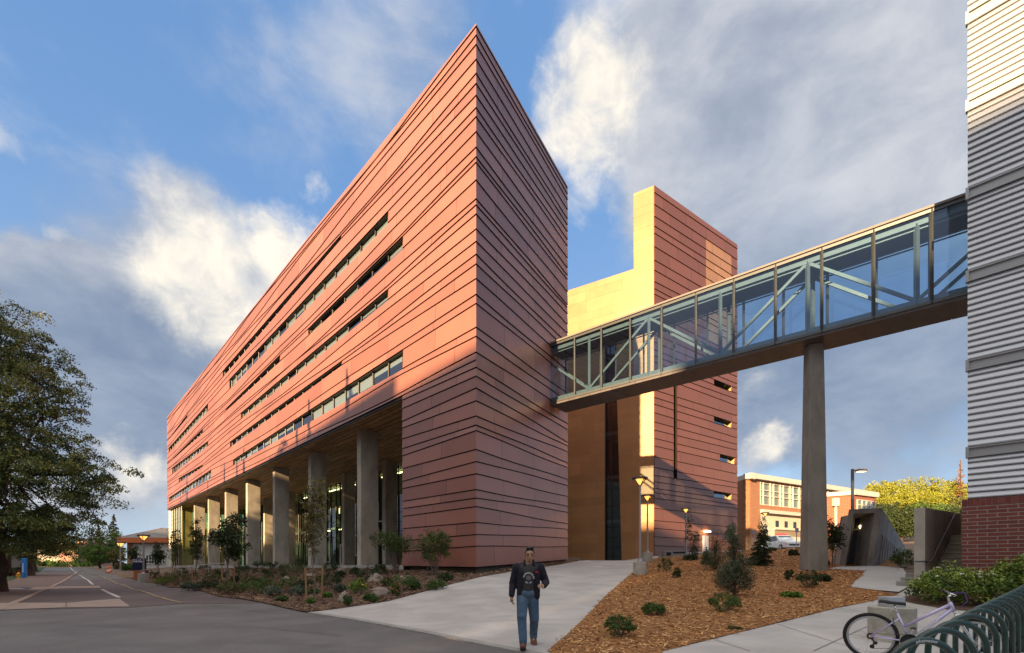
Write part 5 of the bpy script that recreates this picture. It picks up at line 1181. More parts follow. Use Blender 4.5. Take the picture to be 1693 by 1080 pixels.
staked('young_maple', 'thin sparse sapling in front of the glazed end bay', 290, 962, 868, [(289, 905, 8, 30)], L_olive, [(287, 0)], n=45, nl=16, lsize=.08, crad=.3, seed=24, tr=.03)
staked('young_oak', 'small dark sapling right of the navy sign', 262, 957, 895, [(262, 918, 8, 16), (258, 905, 5, 8)], L_dark, [(261, 0)], n=36, nl=20, lsize=.11, crad=.35, seed=25, tr=.03)
staked('young_oak', 'small sapling with sparse leaves behind the lamp and sign', 222, 950, 900, [(222, 915, 7, 12)], L_dark, [], n=26, nl=18, lsize=.14, crad=.4, seed=26, tr=.03)
staked('young_maple', 'slender leaning sapling beside the third path lamp', 1141, 926, 850, [(1139, 880, 5, 28), (1150, 893, 6, 18), (1147, 910, 6, 10)], L_grey, [], n=70, nl=18, lsize=.06, crad=.22, seed=27, tr=.025)
staked('young_ash', 'bushy young tree between the pier and the concrete portal', 1377, 938, 845, [(1377, 890, 15, 22), (1370, 870, 8, 20), (1386, 885, 10, 20)], L_dark, [], n=80, nl=26, lsize=.06, crad=.26, seed=28, tr=.035)
staked('young_maple', 'thin young tree with loose leaves before the orange brick hall', 1262, 925, 850, [(1262, 875, 5, 22), (1266, 890, 5, 14)], L_olive, [], n=50, nl=16, lsize=.07, crad=.25, seed=29, tr=.03)
staked('aspen_sapling', 'grey barked sapling rising from the right hand spruce', 1214, 960, 862, [(1210, 882, 8, 18)], L_cedar, [], n=40, nl=20, lsize=.035, crad=.14, seed=31, tr=.03)
# ---- conifers on the mulch
def con(label, px, py, top, wpx, lm, seed, **kw):
    g = G(px, py); k = g.y/F; conifer('small_conifer', label, tuple(g), (py-top)*k, wpx*k/2*1.45, lm, 'young conifers on the mulch slope', seed, cat='conifer', tr=.035, lsize=kw.pop('lsize', .035), **kw)
def cedar(label, px, py, crown, seed, n, lm2=L_pine):
    g = G(px, py); k = g.y/F; rs = np.random.RandomState(seed); root = thing('young_cedar', label, 'conifer', tuple(g), 0, 'young conifers on the mulch slope'); ells = []
    for (cx, cyy, rx, rz) in crown: c = P(cx, cyy, g.y); ells.append((c.x, c.y, c.z, rx*k, rx*k, rz*k))
    C = crown_pts(ells, n, rs, .2); mb = MB(); top = C[:, 2].max(); mb.tube([g-Vector((0, 0, .1)), Vector((g.x+.03, g.y, (g.z+top)/2)), Vector((C[C[:, 2].argmax()][0], g.y, top))], [.05, .035, .01], 7)
    for i in range(0, n, 2): limb(mb, Vector((g.x, g.y, max(g.z+.1, C[i][2]-.35))), C[i], .012, .004, rs, .03, 3, 4)
    mb.build('trunk', M_bark, root); m = 60; d = rs.normal(size=(n, 3))*.1; d[:, 2] = np.abs(d[:, 2])+.12
    V = leaves(C, m, .17*(.6+.8*rs.rand(n)), .034, rs, -.25, 1.1, .22); np_mesh('crown', V, 4, [L_cedar, lm2], root, midx=np.repeat((rs.rand(n) < .25).astype(int), m))
cedar('olive green young cedar behind the path lamps, left of the grey green one', 1182, 944, [(1181, 912, 10, 34), (1190, 900, 8, 24), (1171, 928, 11, 16), (1189, 930, 12, 14), (1178, 880, 4, 14)], 51, 110, L_olive)
cedar('large sprawling grey green cedar in the middle of the mulch slope', 1214, 988, [(1212, 925, 13, 40), (1204, 955, 18, 26), (1228, 945, 16, 30), (1238, 962, 10, 14), (1195, 962, 12, 12), (1208, 890, 6, 20), (1220, 900, 7, 18)], 52, 190)
con('dark young spruce standing before the orange brick hall', 1256, 937, 880, 42, L_pine, 53, whorls=16, per=10, nl=34, start=.04)
con('small dark spruce left of the cedar base', 1168, 935, 905, 22, L_pine, 54, whorls=10, per=9, nl=22, start=.05)
# ---- shrubs
SH = [(339, 976, 16, 14, 'd'), (360, 977, 16, 15, 'd'), (375, 983, 22, 20, 'o'), (391, 983, 18, 18, 'o'), (388, 967, 12, 12, 'd'), (419, 985, 30, 25, 'g'), (441, 979, 28, 21, 'g'), (452, 988, 22, 15, 'y'), (457, 960, 28, 18, 'd'), (439, 950, 9, 8, 'd'),
      (408, 956, 26, 17, 'd'), (413, 968, 20, 14, 'o'), (479, 977, 24, 21, 'g'), (489, 955, 28, 18, 'o'), (504, 980, 20, 22, 'd'), (547, 975, 24, 26, 'd'), (562, 981, 13, 14, 'y'), (562, 957, 12, 11, 'd'), (549, 947, 20, 15, 'd'), (586, 951, 13, 11, 'd'),
      (592, 984, 22, 23, 'f'), (541, 990, 12, 8, 'b'), (493, 987, 20, 15, 'y'), (611, 995, 13, 12, 'g'), (574, 1004, 10, 18, 'g'), (429, 941, 16, 12, 'd'), (452, 943, 16, 12, 'd'), (493, 943, 18, 11, 'd'), (338, 946, 13, 11, 'd'), (400, 945, 16, 10, 'd'),
      (311, 977, 14, 13, 'y'), (322, 978, 12, 13, 'y'), (297, 970, 28, 20, 'o'), (282, 963, 18, 14, 'o'), (270, 968, 18, 12, 'f'), (311, 959, 20, 14, 'd'), (351, 965, 22, 17, 'o'), (301, 950, 14, 10, 'd'), (363, 958, 18, 14, 'd'), (250, 958, 16, 13, 'd'),
      (611, 961, 26, 20, 'd'), (629, 951, 16, 17, 'd'), (668, 978, 34, 22, 'g'), (686, 976, 14, 12, 'g'), (654, 988, 10, 18, 'r'), (721, 976, 22, 15, 'g'), (737, 962, 18, 12, 'd'), (639, 970, 13, 13, 'o'), (620, 997, 10, 8, 'g'), (520, 984, 12, 9, 'g'), (470, 943, 12, 9, 'o'), (530, 963, 14, 10, 'o'), (430, 967, 12, 9, 'y'), (466, 996, 13, 9, 'g'), (512, 1000, 12, 8, 'b')]
KM = {'d': (L_dark, 'dark green'), 'o': (L_olive, 'olive'), 'g': (L_green, 'mid green'), 'y': (L_grey, 'grey green'), 'f': (L_bright, 'yellow flowered'), 'b': (L_bright, 'bright green'), 'r': (L_green, 'red flowered')}
marks = [(250, 'right of the navy sign'), (285, 'before the glazed end bay'), (322, 'near the grey columnar sapling'), (376, 'near the dark young oak'), (420, 'right of the young oak'), (465, 'midway between oak and maple'), (518, 'near the tall staked maple'), (560, 'right of the staked maple'), (605, 'below the nearest column'), (652, 'below the left leafy bush'), (716, 'below the right leafy bush')]
seen = {}
M_fy = mat('yellow_petals', (.75, .55, .05), .7); M_fr = mat('red_petals', (.75, .06, .05), .7); M_fw = mat('cream_petals', (.75, .74, .55), .7)
SH.sort(key=lambda s: (s[0]))
for i, (px, py, w_, h_, kd) in enumerate(SH):
    g = G(px, py); k = g.y/F; lm, nm = KM[kd]; mk = min(marks, key=lambda m: abs(m[0]-px))[1]; row = 'front' if py > 982 else ('back' if py < 955 else 'middle')
    size = 'tiny' if w_ < 13 else ('small' if w_ < 19 else ('medium' if w_ < 25 else 'wide'))
    lb = f'{size} {nm} shrub, {row} of bed, {mk}'
    while lb in seen: seen[lb] += 1; lb = lb.replace('shrub', 'shrub, further right,' if 'further right' not in lb else 'shrub, furthest right,', 1) if 'furthest' not in lb else lb+' again'
    seen[lb] = 1
    shrub('bed_shrub', lb, (g.x, g.y, g.z+.02), w_*k*1.4, h_*k*1.3, lm, 'shrubs in the planting bed', 100+i, n=42, nl=28, lsize=.028+.016*k*10, flowers={'f': M_fy, 'r': M_fr}.get(kd), fsize=.035)
MS = [(1100, 947, 24, 25, L_dark, 'dark twiggy shrub below the second path lamp', True), (1119, 957, 14, 19, L_dark, 'small dark shrub right of the twiggy one under the lamps', True), (1025, 1055, 50, 40, L_green, 'feathery green juniper nearest the path edge', True),
      (1082, 1019, 38, 22, L_green, 'low rounded green juniper in the middle of the mulch', True), (1197, 1013, 50, 34, L_green, 'feathery juniper in front of the grey green cedar', True), (1141, 928, 22, 12, L_dark, 'dark low shrub at the foot of the leaning sapling', False),
      (1305, 961, 14, 20, L_dark, 'narrow dark shrub left of the pier foot', True), (1336, 973, 38, 32, L_dark, 'wide dark spiky shrub in front of the pier foot', True), (1362, 963, 20, 13, L_dark, 'small dark shrub right of the pier foot', False),
      (1308, 989, 28, 8, L_bright, 'flat bright green plant on the mulch before the pier', False), (1312, 920, 15, 11, L_dark, 'dark shrub in front of the white vehicle', False), (1347, 969, 9, 5, L_bright, 'tiny bright weed right of the spiky pier shrub', False),
      (1363, 938, 14, 16, L_dark, 'dark shrub left of the concrete portal', False), (1275, 912, 14, 7, L_green, 'low green plants at the foot of the brick hall', False), (1215, 1043, 18, 3, L_olive, 'flat sprig of weed near the lower walk', False)]
for i, (px, py, w_, h_, lm, lb, sp_) in enumerate(MS):
    g = G(px, py); k = g.y/F; shrub('mulch_shrub', lb, (g.x, g.y, g.z+.02), w_*k*1.05, h_*k*1.05, lm, 'shrubs on the mulch slope', 200+i, n=60, nl=38, lsize=.03+.006*k*10, spiky=sp_, stems=16)
def multi(label, px, py, crown, seed, lm=L_green):
    g = G(px, py); k = g.y/F; rs = np.random.RandomState(seed); root = thing('leafy_bush', label, 'bush', tuple(g), 0, 'leafy bushes at the building corner'); ells = []
    for (cx, cyy, rx, rz) in crown: c = P(cx, cyy, g.y); ells.append((c.x, c.y, c.z, rx*k, rx*k, rz*k))
    C = crown_pts(ells, 130, rs, .25); mb = MB()
    for i in range(22): limb(mb, Vector(g)+Vector((rs.normal()*.08, rs.normal()*.08, -.05)), C[i], .018, .006, rs, .03, 4, 5)
    mb.build('stem', M_bark2, root); np_mesh('foliage', leaves(C, 34, .22*(.6+.8*rs.rand(len(C))), .042, rs, .1, .8), 4, [lm, L_olive], root, midx=np.repeat((rs.rand(len(C)) < .4).astype(int), 34))
multi('broad leafy bush on thin stems left of the purple shaft corner', 654, 948, [(640, 893, 26, 16), (655, 900, 22, 22), (668, 895, 16, 14)], 61)
multi('round leafy bush on splayed stems in front of the purple shaft', 715, 953, [(716, 900, 26, 26), (700, 910, 18, 14), (732, 902, 18, 22)], 62)
# ---- flowering bushes by the brick base, vine
def flower_bush(label, x, y, w_, d_, hgt, seed, n=150):
    rs = np.random.RandomState(seed); z = h(x, y); root = thing('flowering_bush', label, 'bush', (x, y, z), 0, 'flowering bushes before the brick base'); C = []
    for i in range(n):
        a = rs.rand()*6.283; r = rs.rand()**.5; zz = hgt*(.15+.85*rs.rand()**.6*(1-.55*r*r)); C.append((x+math.cos(a)*r*w_/2, y+math.sin(a)*r*d_/2, z+zz))
    C = np.array(C); mb = MB()
    for i in range(30): limb(mb, Vector((x+rs.normal()*.2, y+rs.normal()*.2, z-.05)), C[i], .012, .004, rs, .1, 4, 5)
    mb.build('stem', M_bark2, root)
    V = leaves(C, 60, .20*(.6+.8*rs.rand(n)), .040, rs, .2, .8, .4); mi = np.repeat((rs.rand(n) < .55).astype(int), 60)
    tp = C[C[:, 2] > z+hgt*.35]; tp = tp[rs.permutation(len(tp))[:26]]; tp = tp+np.array([0, -.12, .14]); V2 = leaves(tp, 16, .05, .018, rs, 0, .4, .9); np_mesh('foliage', np.concatenate([V, V2]), 4, [L_green, leaf_mat('dogwood_leaves', (.26, .32, .055), (.16, .23, .04)), M_fw], root, midx=np.r_[mi, np.full(len(V2)//4, 2)])
flower_bush('flowering bush with cream blossoms spilling before the stair steps', 11.75, 12.9, 1.9, 1.6, 1.0, 71)
flower_bush('dense green bush against the brick base left of the bicycle rack end', 13.2, 12.2, 2.4, 1.7, 1.35, 72, 190)
flower_bush('dense green bush cut off by the right edge above the bicycle rack', 14.7, 11.5, 2.6, 1.6, 1.5, 73, 190)
soil = [(10.7, 13.6), (10.8, 12.0), (12.0, 11.2), (15.5, 10.2), (17, 12), (13.4, 14.4), (12.6, 14.6)]
patch('shrub_bed', soil, M_bed, .035, bump=.02, fine=.4)
g = G(1493, 940); shrub('wall_vine', 'small leafy plant at the foot of the stair wall by the portal path', (g.x, g.y, g.z), 1.0, 1.1, L_green, None, 81, n=40, nl=26, lsize=.05, cat='plant')
# low greens far left and beside the sign
for i, (px, py, w_, h_, lm, lb) in enumerate([(215, 944, 26, 12, L_green, 'low green hedge left of the navy sign'), (200, 941, 18, 9, L_olive, 'grassy clump at the foot of the far lamp'), (20, 953, 30, 14, L_dark, 'dark clipped shrub beside the elm trunk'), (115, 935, 60, 7, L_bright, 'yellow green planting before the pink brick building'), (70, 934, 30, 9, L_green, 'green bushes before the glass entrance'), (30, 934, 26, 8, L_green, 'green shrubs beyond the lawn')]):
    Y = 3+1 ; g = G(px, py) if py > 939 else P(px, py, 115); k = g.y/F; z = h(g.x, g.y); shrub('low_shrub', lb, (g.x, g.y, z), w_*k, h_*k, lm, None, 300+i, n=60, nl=30, lsize=.06+.0012*g.y, stems=4)

# ---- boulders
def rock(label, px, py, w_, h_, seed):
    g = G(px, py); k = g.y/F; rs = random.Random(seed); bm = bmesh.new(); bmesh.ops.create_icosphere(bm, subdivisions=4, radius=1)
    from mathutils import noise
    for v in bm.verts:
        n = noise.noise(v.co*1.1+Vector((seed*3.1, 0, 0)))*.45+noise.noise(v.co*2.6+Vector((0, seed, 0)))*.2+noise.noise(v.co*7)*.05; v.co *= 1+n
        for q in range(3):
            pl = Vector((math.cos(seed+q*2.1), math.sin(seed+q*2.1), .5)).normalized(); d = v.co.dot(pl)
            if d > .72: v.co -= pl*(d-.72)*.8
        v.co.x *= w_*k/2; v.co.y *= w_*k/2*.8; v.co.z *= h_*k*.75
    me = bpy.data.meshes.new('boulder'); bm.to_mesh(me); bm.free(); me.materials.append(mat('sandstone', (.36, .29, .22), .9, col2=(.22, .175, .135), nscale=5, detail=9, bump=.6, bscale=18)); me.shade_smooth()
    o = bpy.data.objects.new('boulder', me); COL.objects.link(o); o.location = (g.x, g.y, g.z+h_*k*.22); tag(o, label, 'boulder', 'boulders in the planting bed')
rock('pointed tan boulder nearest the road kerb', 569, 997, 21, 19, 1); rock('broad rounded boulder below the left leafy bush', 623, 961, 29, 13, 2); rock('wide low boulder behind the red flowers', 629, 985, 29, 15, 3)
rock('flat grey stone between the two leafy bushes', 671, 957, 18, 6, 4); rock('small pale stone in the middle of the bed', 473, 960, 13, 7, 5); rock('stone half hidden at the back of the bed below the columns', 562, 946, 18, 8, 6); rock('stone behind the tall staked maple', 514, 954, 18, 7, 7); rock('small stone left of the dark young oak', 345, 955, 10, 4, 8)
def rubble():
    rs = np.random.RandomState(9); 
    for i, (px, py) in enumerate([(795, 951), (803, 949), (812, 947.5), (822, 946), (834, 944.5), (845, 943)]):
        rock(['first', 'second', 'third', 'fourth', 'fifth', 'last'][i]+' of the row of loose stones at the foot of the sharp corner', px, py+1.5, 8+rs.rand()*4, 3.5, 20+i)
rubble()
# invented spiky conifers beyond the left edge, added to throw shadows on the facade
su = Vector((.534, .845)); lt = Vector((.845, -.534))
for i, (k, l, H, r) in enumerate([(-6, -27, 22, 2.6), (-5, -33.5, 21.9, 2.2), (-4, -36, 20.3, 2.0), (-6, -50.5, 22.8, 2.6), (-3, -53, 21.5, 2.0), (-6, -58, 22.9, 2.4), (-6, -66, 22.3, 2.6), (-6, -78.5, 26, 3.4), (-4, -83, 23, 2.5)]):
    p = su*k+lt*l
    conifer('spruce_tree', ['tall', 'slim', 'short', 'pointed', 'narrow', 'broad', 'old', 'tallest', 'last'][i]+' spruce added unseen beyond the left edge to shade the facade', (p.x, p.y, 0), H, r, L_pine, 'added unseen spruces casting shadows on the facade', 400+i, 30, 10, 30, .2, .3)
# ================================================================ STREET FURNITURE
M_pole = mat('galvanised_pole', (.42, .42, .42), .4, .6)
M_hat = mat('lamp_hat_dark', (.05, .05, .055), .45, .4)
M_glow = mat('amber_glow', (1, .72, .35), .5, emit=(1, .40, .08), estr=.8)
M_lbase = mat('lamp_base_concrete', (.46, .44, .38), .85, col2=(.33, .31, .265), nscale=3, detail=8)
def path_lamp(label, x, y, top, scale=1.0, base=True):
    z0 = h(x, y); H = top-z0; r = thing('path_lamp', label, 'street lamp', (x, y, z0), 0, 'path lamps with wide flat shades'); s = scale; bh = .58*s if base else .1
    if base: m = MB(); m.lathe([(.29*s, -.3), (.29*s, bh-.02), (.27*s, bh)], (x, y, z0), 24); m.build('base', M_lbase, r, smooth=False)
    m = MB(); m.lathe([(.11*s, bh), (.11*s, bh+.05), (.06*s, bh+.1), (.05*s, bh+.3), (.042*s, H-.42*s), (.06*s, H-.40*s), (.06*s, H-.34*s)], (x, y, z0), 12); m.build('pole', M_pole, r, smooth=False)
    hd = MB(); hd.lathe([(.335*s, H-.10*s), (.345*s, H-.075*s), (.33*s, H-.02*s), (.10*s, H)], (x, y, z0), 24); o = hd.build('lamp_shade', M_hat, r)
    m = MB(); m.lathe([(.04*s, H-.34*s), (.06*s, H-.30*s), (.19*s, H-.14*s), (.19*s, H-.105*s)], (x, y, z0), 16); m.build('diffuser', M_glow, r)
    m = MB()
    for k in range(4):
        a = k*math.pi/2+.4; m.bar((x+math.cos(a)*.06*s, y+math.sin(a)*.06*s, z0+H-.36*s), (x+math.cos(a)*.29*s, y+math.sin(a)*.29*s, z0+H-.09*s), .028*s)
    m.build('bracket', M_hat, r)
def LP(label, px, py, top, Y=None, s=1.0, base=True):
    g = G(px, py) if Y is None else P(px, py, Y); path_lamp(label, g.x, g.y, EYE+(HY-top)/F*g.y, s, base)
LP('tall lamp on a round concrete base, nearest on the path edge', 1058, 951, 789)
LP('second lamp on a concrete base just behind the nearest one', 1070.5, 932, 818, 29.5, 1.05)
LP('third lamp beside the leaning sapling before the banded tower', 1134, 926, 840, 38, 1.05, False)
LP('lamp in front of the orange brick hall', 1265, 905, 847, 49, 1.1, False)
LP('lamp on a concrete base beside the navy sign', 237.5, 958, 884, 40, 1.35)
LP('lamp further down the road beside the gabled building', 199, 942, 896, 66, 1.9, False)
LP('small lit lamp among the trees over the lawn, beside the blue banner', 42, 944, 910, 62, 1.0, False)
LP('faint lit lamp beyond the second elm', 62, 941, 917, 80, 1.0, False)
LP('distant lit lamp at the end of the lawn', 55, 940, 918.5, 100, .9, False)
# shoebox street light behind the portal
def street_light():
    Y = 40; x = (1409.5-CX)/F*Y; z1 = zat(778, Y); z0 = h(x, Y); r = thing('street_light', 'tall square street light with a flat head above the concrete portal', 'street light', (x, Y, z0))
    m = MB(); m.bar((x, Y, z0-.2), (x, Y, z1+.12), .17, .17); m.build('pole', mat('brown_pole', (.16, .14, .13), .5, .3), r)
    m = MB(); m.bar((x+.08, Y, z1), (x+.4, Y-.05, z1), .06, .1); m.build('arm', MATS['brown_pole'], r)
    m = MB(); m.prism([(x+.35, Y-.25), (x+1.05, Y-.25), (x+1.05, Y+.2), (x+.35, Y+.2)], z1-.08, z1+.1); hd = m.build('lamp_head', MATS['brown_pole'], r, bevel=.02)
    m = MB(); m.prism([(x+.42, Y-.2), (x+1.0, Y-.2), (x+1.0, Y+.15), (x+.42, Y+.15)], z1-.12, z1-.081); m.build('lens', mat('warm_lens', (1, .8, .5), .5, emit=(1, .68, .35), estr=1.4), hd)
street_light()
def text(name, body, size, m, parent=None, loc=(0, 0, 0), rot=(0, 0, 0), ext=.002, align='LEFT', arc=None, bold=0.0):
    cu = bpy.data.curves.new(name, 'FONT'); cu.body = body; cu.size = size; cu.extrude = ext; cu.align_x = align; cu.offset = bold
    o = bpy.data.objects.new(name, cu); COL.objects.link(o); dg = bpy.context.evaluated_depsgraph_get(); me = bpy.data.meshes.new_from_object(o.evaluated_get(dg)); bpy.data.objects.remove(o); bpy.data.curves.remove(cu)
    me.materials.clear(); me.materials.append(m); me.name = name
    if arc:
        for v in me.vertices: a = arc[1]-v.co.x/arc[0]; rr = arc[0]+v.co.y; v.co.x, v.co.y = math.cos(a)*rr, math.sin(a)*rr
    o = bpy.data.objects.new(name, me); COL.objects.link(o); o.parent = parent; o.location = loc; o.rotation_euler = rot; return o
def sign():
    Y = 44; x0, x1 = (219-CX)/F*Y, (240.5-CX)/F*Y; z0, z1 = zat(943, Y), zat(923.2, Y); gz = h(x0, Y)
    r = thing('building_sign', 'navy blue sign with white lettering on a rusty red plinth beside the road', 'sign', (x0, Y, gz))
    m = MB(); m.box(x0, Y, z0, x1, Y+.12, z1); m.build('panel', mat('navy_panel', (.008, .012, .05), .4), r, bevel=.01)
    m = MB(); m.box(x0+.1, Y+.0, gz-.1, x1+.05, Y+.3, z0-.005); m.build('plinth', mat('rust_plinth', (.35, .11, .05), .8), r)
    T = mat('white_letters', (.8, .8, .8), .5); w = x1-x0
    text('lettering', 'Science and\nHealth Building', .155, T, r, (.05, -.006, z1-gz-.2), (R(90), 0, 0), .003, bold=.004)
sign()
def railing():
    pts = [(233, 943, 43), (262, 940, 45), (300, 936.5, 46), (345, 933, 44), (372, 931, 43)]; g = P(290, 945, 44)
    r = thing('ramp_handrail', 'long pale metal handrail along the ramp before the colonnade', 'handrail', (g.x, g.y, h(g.x, g.y))); m = MB()
    top = [P(*p) for p in pts]; m.tube(top, .035, 8); m.tube([t-Vector((0, 0, .4)) for t in top], .02, 6)
    for t in top+[(top[i]+top[i+1])/2 for i in range(4)]: m.tube([t, Vector((t.x, t.y, h(t.x, t.y)-.1))], .03, 6)
    m.build('rails', mat('pale_rail', (.42, .40, .37), .5, .4), r)
    q = [G(268, 958), G(330, 950), G(345, 947), G(300, 947), G(262, 952)]
railing()
def small_things():
    Y = 52; x = (38-CX)/F*Y; z = h(x, Y); r = thing('blue_emergency_post', 'bright blue upright post with white lettering beside the lawn', 'post', (x, Y, z))
    m = MB(); m.box(x-.2, Y, z, x+.2, Y+.3, zat(923, Y)); m.build('post', mat('sky_blue_paint', (.03, .25, .70), .4), r, bevel=.03)
    m = MB(); m.box(x-.05, Y-.012, z+.6, x+.05, Y-.001, z+1.6); m.build('white_stripe', MATS['white_letters'], r)
    x = (30.5-CX)/F*48; z = h(x, 48); r = thing('fire_hydrant', 'yellow fire hydrant at the edge of the paving', 'hydrant', (x, 48, z)); Yb = mat('hydrant_yellow', (.70, .38, .03), .5)
    m = MB(); m.lathe([(.16, 0), (.16, .06), (.11, .08), (.11, .5), (.15, .52), (.15, .56), (.10, .66), (.03, .72), (.03, .78)], (x, 48, z), 14); m.build('barrel', Yb, r)
    for s_ in (-1, 1): m = MB(); m.lathe([(.055, 0), (.055, .1), (.07, .1), (.07, .14)], (x+s_*0, 48, z), 10, axis='y'); o = MB(); o.tube([(x, 48, z+.42), (x+s_*.2, 48, z+.42)], .055, 8); o.build('outlet', Yb, r)
    x = (51-CX)/F*70; z = h(x, 70); r = thing('litter_bin', 'black round litter bin under the second elm', 'bin', (x, 70, z)); m = MB(); m.lathe([(.28, 0), (.33, .1), (.33, .95), (.36, 1.0), (.3, 1.1), (.1, 1.2)], (x, 70, z), 16); m.build('drum', mat('black_bin', (.01, .01, .015), .5), r); m = MB(); m.box(x-.15, 69.62, z+.75, x+.15, 69.7, z+.9); m.build('flap', mat('grey_flap', (.2, .2, .2), .5), r)
    # barricade with cones at the far kerb
    for i, (px, py, lab) in enumerate([(182, 946, 'orange and white striped traffic cone on the far kerb'), (179, 947.5, 'second traffic cone left of the first on the far kerb')]):
        g = G(px, py); r = thing('traffic_cone', lab, 'cone', tuple(g)); m = MB(); m.lathe([(.24, .03), (.19, .25)], g, 12, 0); m.lathe([(.19, .25), (.14, .45)], g, 12, 1); m.lathe([(.14, .45), (.06, .9), (.03, .93)], g, 12, 0); m.build('cone', [mat('cone_orange', (.75, .16, .03), .6), MATS['white_letters']], r)
        m = MB(); m.box(g.x-.28, g.y-.28, g.z, g.x+.28, g.y+.28, g.z+.035); m.build('foot', MATS['black_bin'], r)
    # fallen white papers on the brown paving
    for px, py, w_, c, lab in ((20, 975, 1.2, 'white_letters', 'white board lying on the brown paving'), (38.5, 973.5, .35, 'sky_blue_paint', 'small blue plastic item on the brown paving')):
        g = G(px, py); m = MB(); z = g.z+.02; m.prism([(g.x-w_/2, g.y-.12), (g.x+w_/2, g.y-.05), (g.x+w_/2, g.y+.2), (g.x-w_/2, g.y+.12)], z, z+.05); tag(m.build('litter_piece', MATS[c], bevel=.01), lab, 'litter')
    # parked bicycles near the elm
    for px, Y_, lab in ((28, 51, 'dark bicycle parked behind the yellow hydrant'),):
        x = (px-CX)/F*Y_; z = h(x, Y_); r = thing('parked_bicycle', lab, 'bicycle', (x, Y_, z)); K = mat('bike_black', (.012, .012, .014), .5)
        for q_ in (-.5, .5):
            m = MB(); m.tube([(x+q_+.31*math.cos(a), Y_, z+.34+.31*math.sin(a)) for a in [i*math.pi/8 for i in range(17)]], .022, 6); m.build('wheel', K, r)
        m = MB(); a, b, c, d, e = (x-.5, Y_, z+.34), (x-.08, Y_, z+.3), (x-.2, Y_, z+.8), (x+.36, Y_, z+.82), (x+.5, Y_, z+.34)
        for p, q_ in ((a, b), (b, c), (a, c), (c, d), (b, d), (d, e)): m.tube([p, q_], .018, 6)
        m.build('frame', mat('bike_red', (.35, .03, .03), .4), r); m = MB(); m.tube([(x+.3, Y_-.25, z+.95), (x+.34, Y_, z+.95), (x+.3, Y_+.25, z+.95)], .015, 6); m.tube([d, (x+.34, Y_, z+.95)], .015, 6); m.build('handlebar', K, r)
        m = MB(); m.bar((x-.34, Y_, z+.9), (x-.08, Y_, z+.92), .12, .05); m.tube([c, (x-.22, Y_, z+.9)], .014, 6); m.build('saddle', K, r)
small_things()
def suv():
    Y = 50; px0, px1 = 1297, 1326; xc = ((px0+px1)/2-CX)/F*Y+.1; z = zat(910, Y); W_ = 1.85; L_ = 4.6
    r = thing('patrol_car', 'white patrol car with red light bar before the brick hall, half behind the pier', 'car', (xc, Y, z), 0)
    WH = mat('white_car_paint', (.72, .72, .72), .25, coat=.5); GL = mat('car_glass', (.02, .03, .05), .05, spec=1); BK = mat('black_plastic', (.015, .015, .015), .6)
    def prof(sec, name, m):
        # sec: list of (y, half width, z0, z1) cross sections joined into one shell
        mb = MB(); vs = []; fs = []
        for (yy, hw, a, b) in sec: vs += [(xc-hw, Y+yy, z+a), (xc+hw, Y+yy, z+a), (xc+hw*.97, Y+yy, z+b), (xc-hw*.97, Y+yy, z+b)]
        for i in range(len(sec)-1):
            for k in range(4): fs.append((i*4+k, i*4+(k+1) % 4, (i+1)*4+(k+1) % 4, (i+1)*4+k))
        fs += [(0, 3, 2, 1), tuple(len(vs)-4+i for i in (0, 1, 2, 3))]; mb.add(vs, fs); return mb.build(name, m, r, bevel=.05)
    body = prof([(-.02, .82, .35, .80), (.12, .90, .28, .92), (1.2, .93, .28, 1.02), (1.25, .93, .28, 1.03), (4.2, .93, .28, 1.05), (4.55, .88, .35, 1.0)], 'body', WH)
    prof([(1.2, .86, 1.0, 1.06), (1.95, .74, 1.0, 1.66), (3.6, .74, 1.0, 1.70), (4.4, .84, 1.0, 1.10)], 'cabin', WH)
    m = MB(); m.quad((xc-.78, Y+1.28, z+1.10), (xc+.78, Y+1.28, z+1.10), (xc+.66, Y+1.86, z+1.60), (xc-.66, Y+1.86, z+1.60)); m.build('windscreen', GL, r)
    for s_ in (-1, 1):
        m = MB(); m.quad((xc+s_*.85, Y+1.7, z+1.1), (xc+s_*.83, Y+3.9, z+1.12), (xc+s_*.745, Y+3.5, z+1.6), (xc+s_*.745, Y+2.05, z+1.58)); m.build('side_window', GL, r)
        m = MB(); m.box(xc+s_*.62-.16, Y-.06, z+.66, xc+s_*.62+.16, Y+.03, z+.80); m.build('headlight', mat('headlamp', (.8, .8, .8), .1, .3), r)
        for yy in (.85, 3.6):
            m = MB(); m.tube([(xc+s_*.76, Y+yy, z+.33), (xc+s_*.95, Y+yy, z+.33)], .33, 18); w = m.build('wheel', BK, r); m = MB(); m.tube([(xc+s_*.94, Y+yy, z+.33), (xc+s_*.97, Y+yy, z+.33)], .2, 12); m.build('rim', M_pole, w)
    m = MB(); m.box(xc-.5, Y-.05, z+.5, xc+.5, Y+.02, z+.64); m.build('grille', BK, r); m = MB(); m.box(xc-.88, Y-.1, z+.3, xc+.88, Y+.05, z+.46); m.build('bumper', WH, r, bevel=.03)
    m = MB(); m.box(xc-.55, Y+2.3, z+1.74, xc+.55, Y+2.6, z+1.9); m.build('light_bar', mat('red_beacon', (.7, .03, .03), .3, emit=(1, .05, .04), estr=.8), r, bevel=.03)
suv()
for i, (px, py, top, Y, lab) in enumerate([(1247, 905, 876, 47, 'small grey sign on a post left of the hall lamp'), (1317, 912, 873, 46, 'grey sign on a post in front of the patrol car')]):
    x = (px-CX)/F*Y; z = h(x, Y); r = thing('road_sign', lab, 'sign', (x, Y, z)); m = MB(); m.bar((x, Y, z-.1), (x, Y, zat(top, Y)), .06, .06); m.build('post', M_pole, r); m = MB(); m.box(x-.17, Y-.06, zat(top+7, Y), x+.17, Y-.04, zat(top, Y)); m.build('plate', mat('sign_grey', (.28, .28, .30), .5), r)
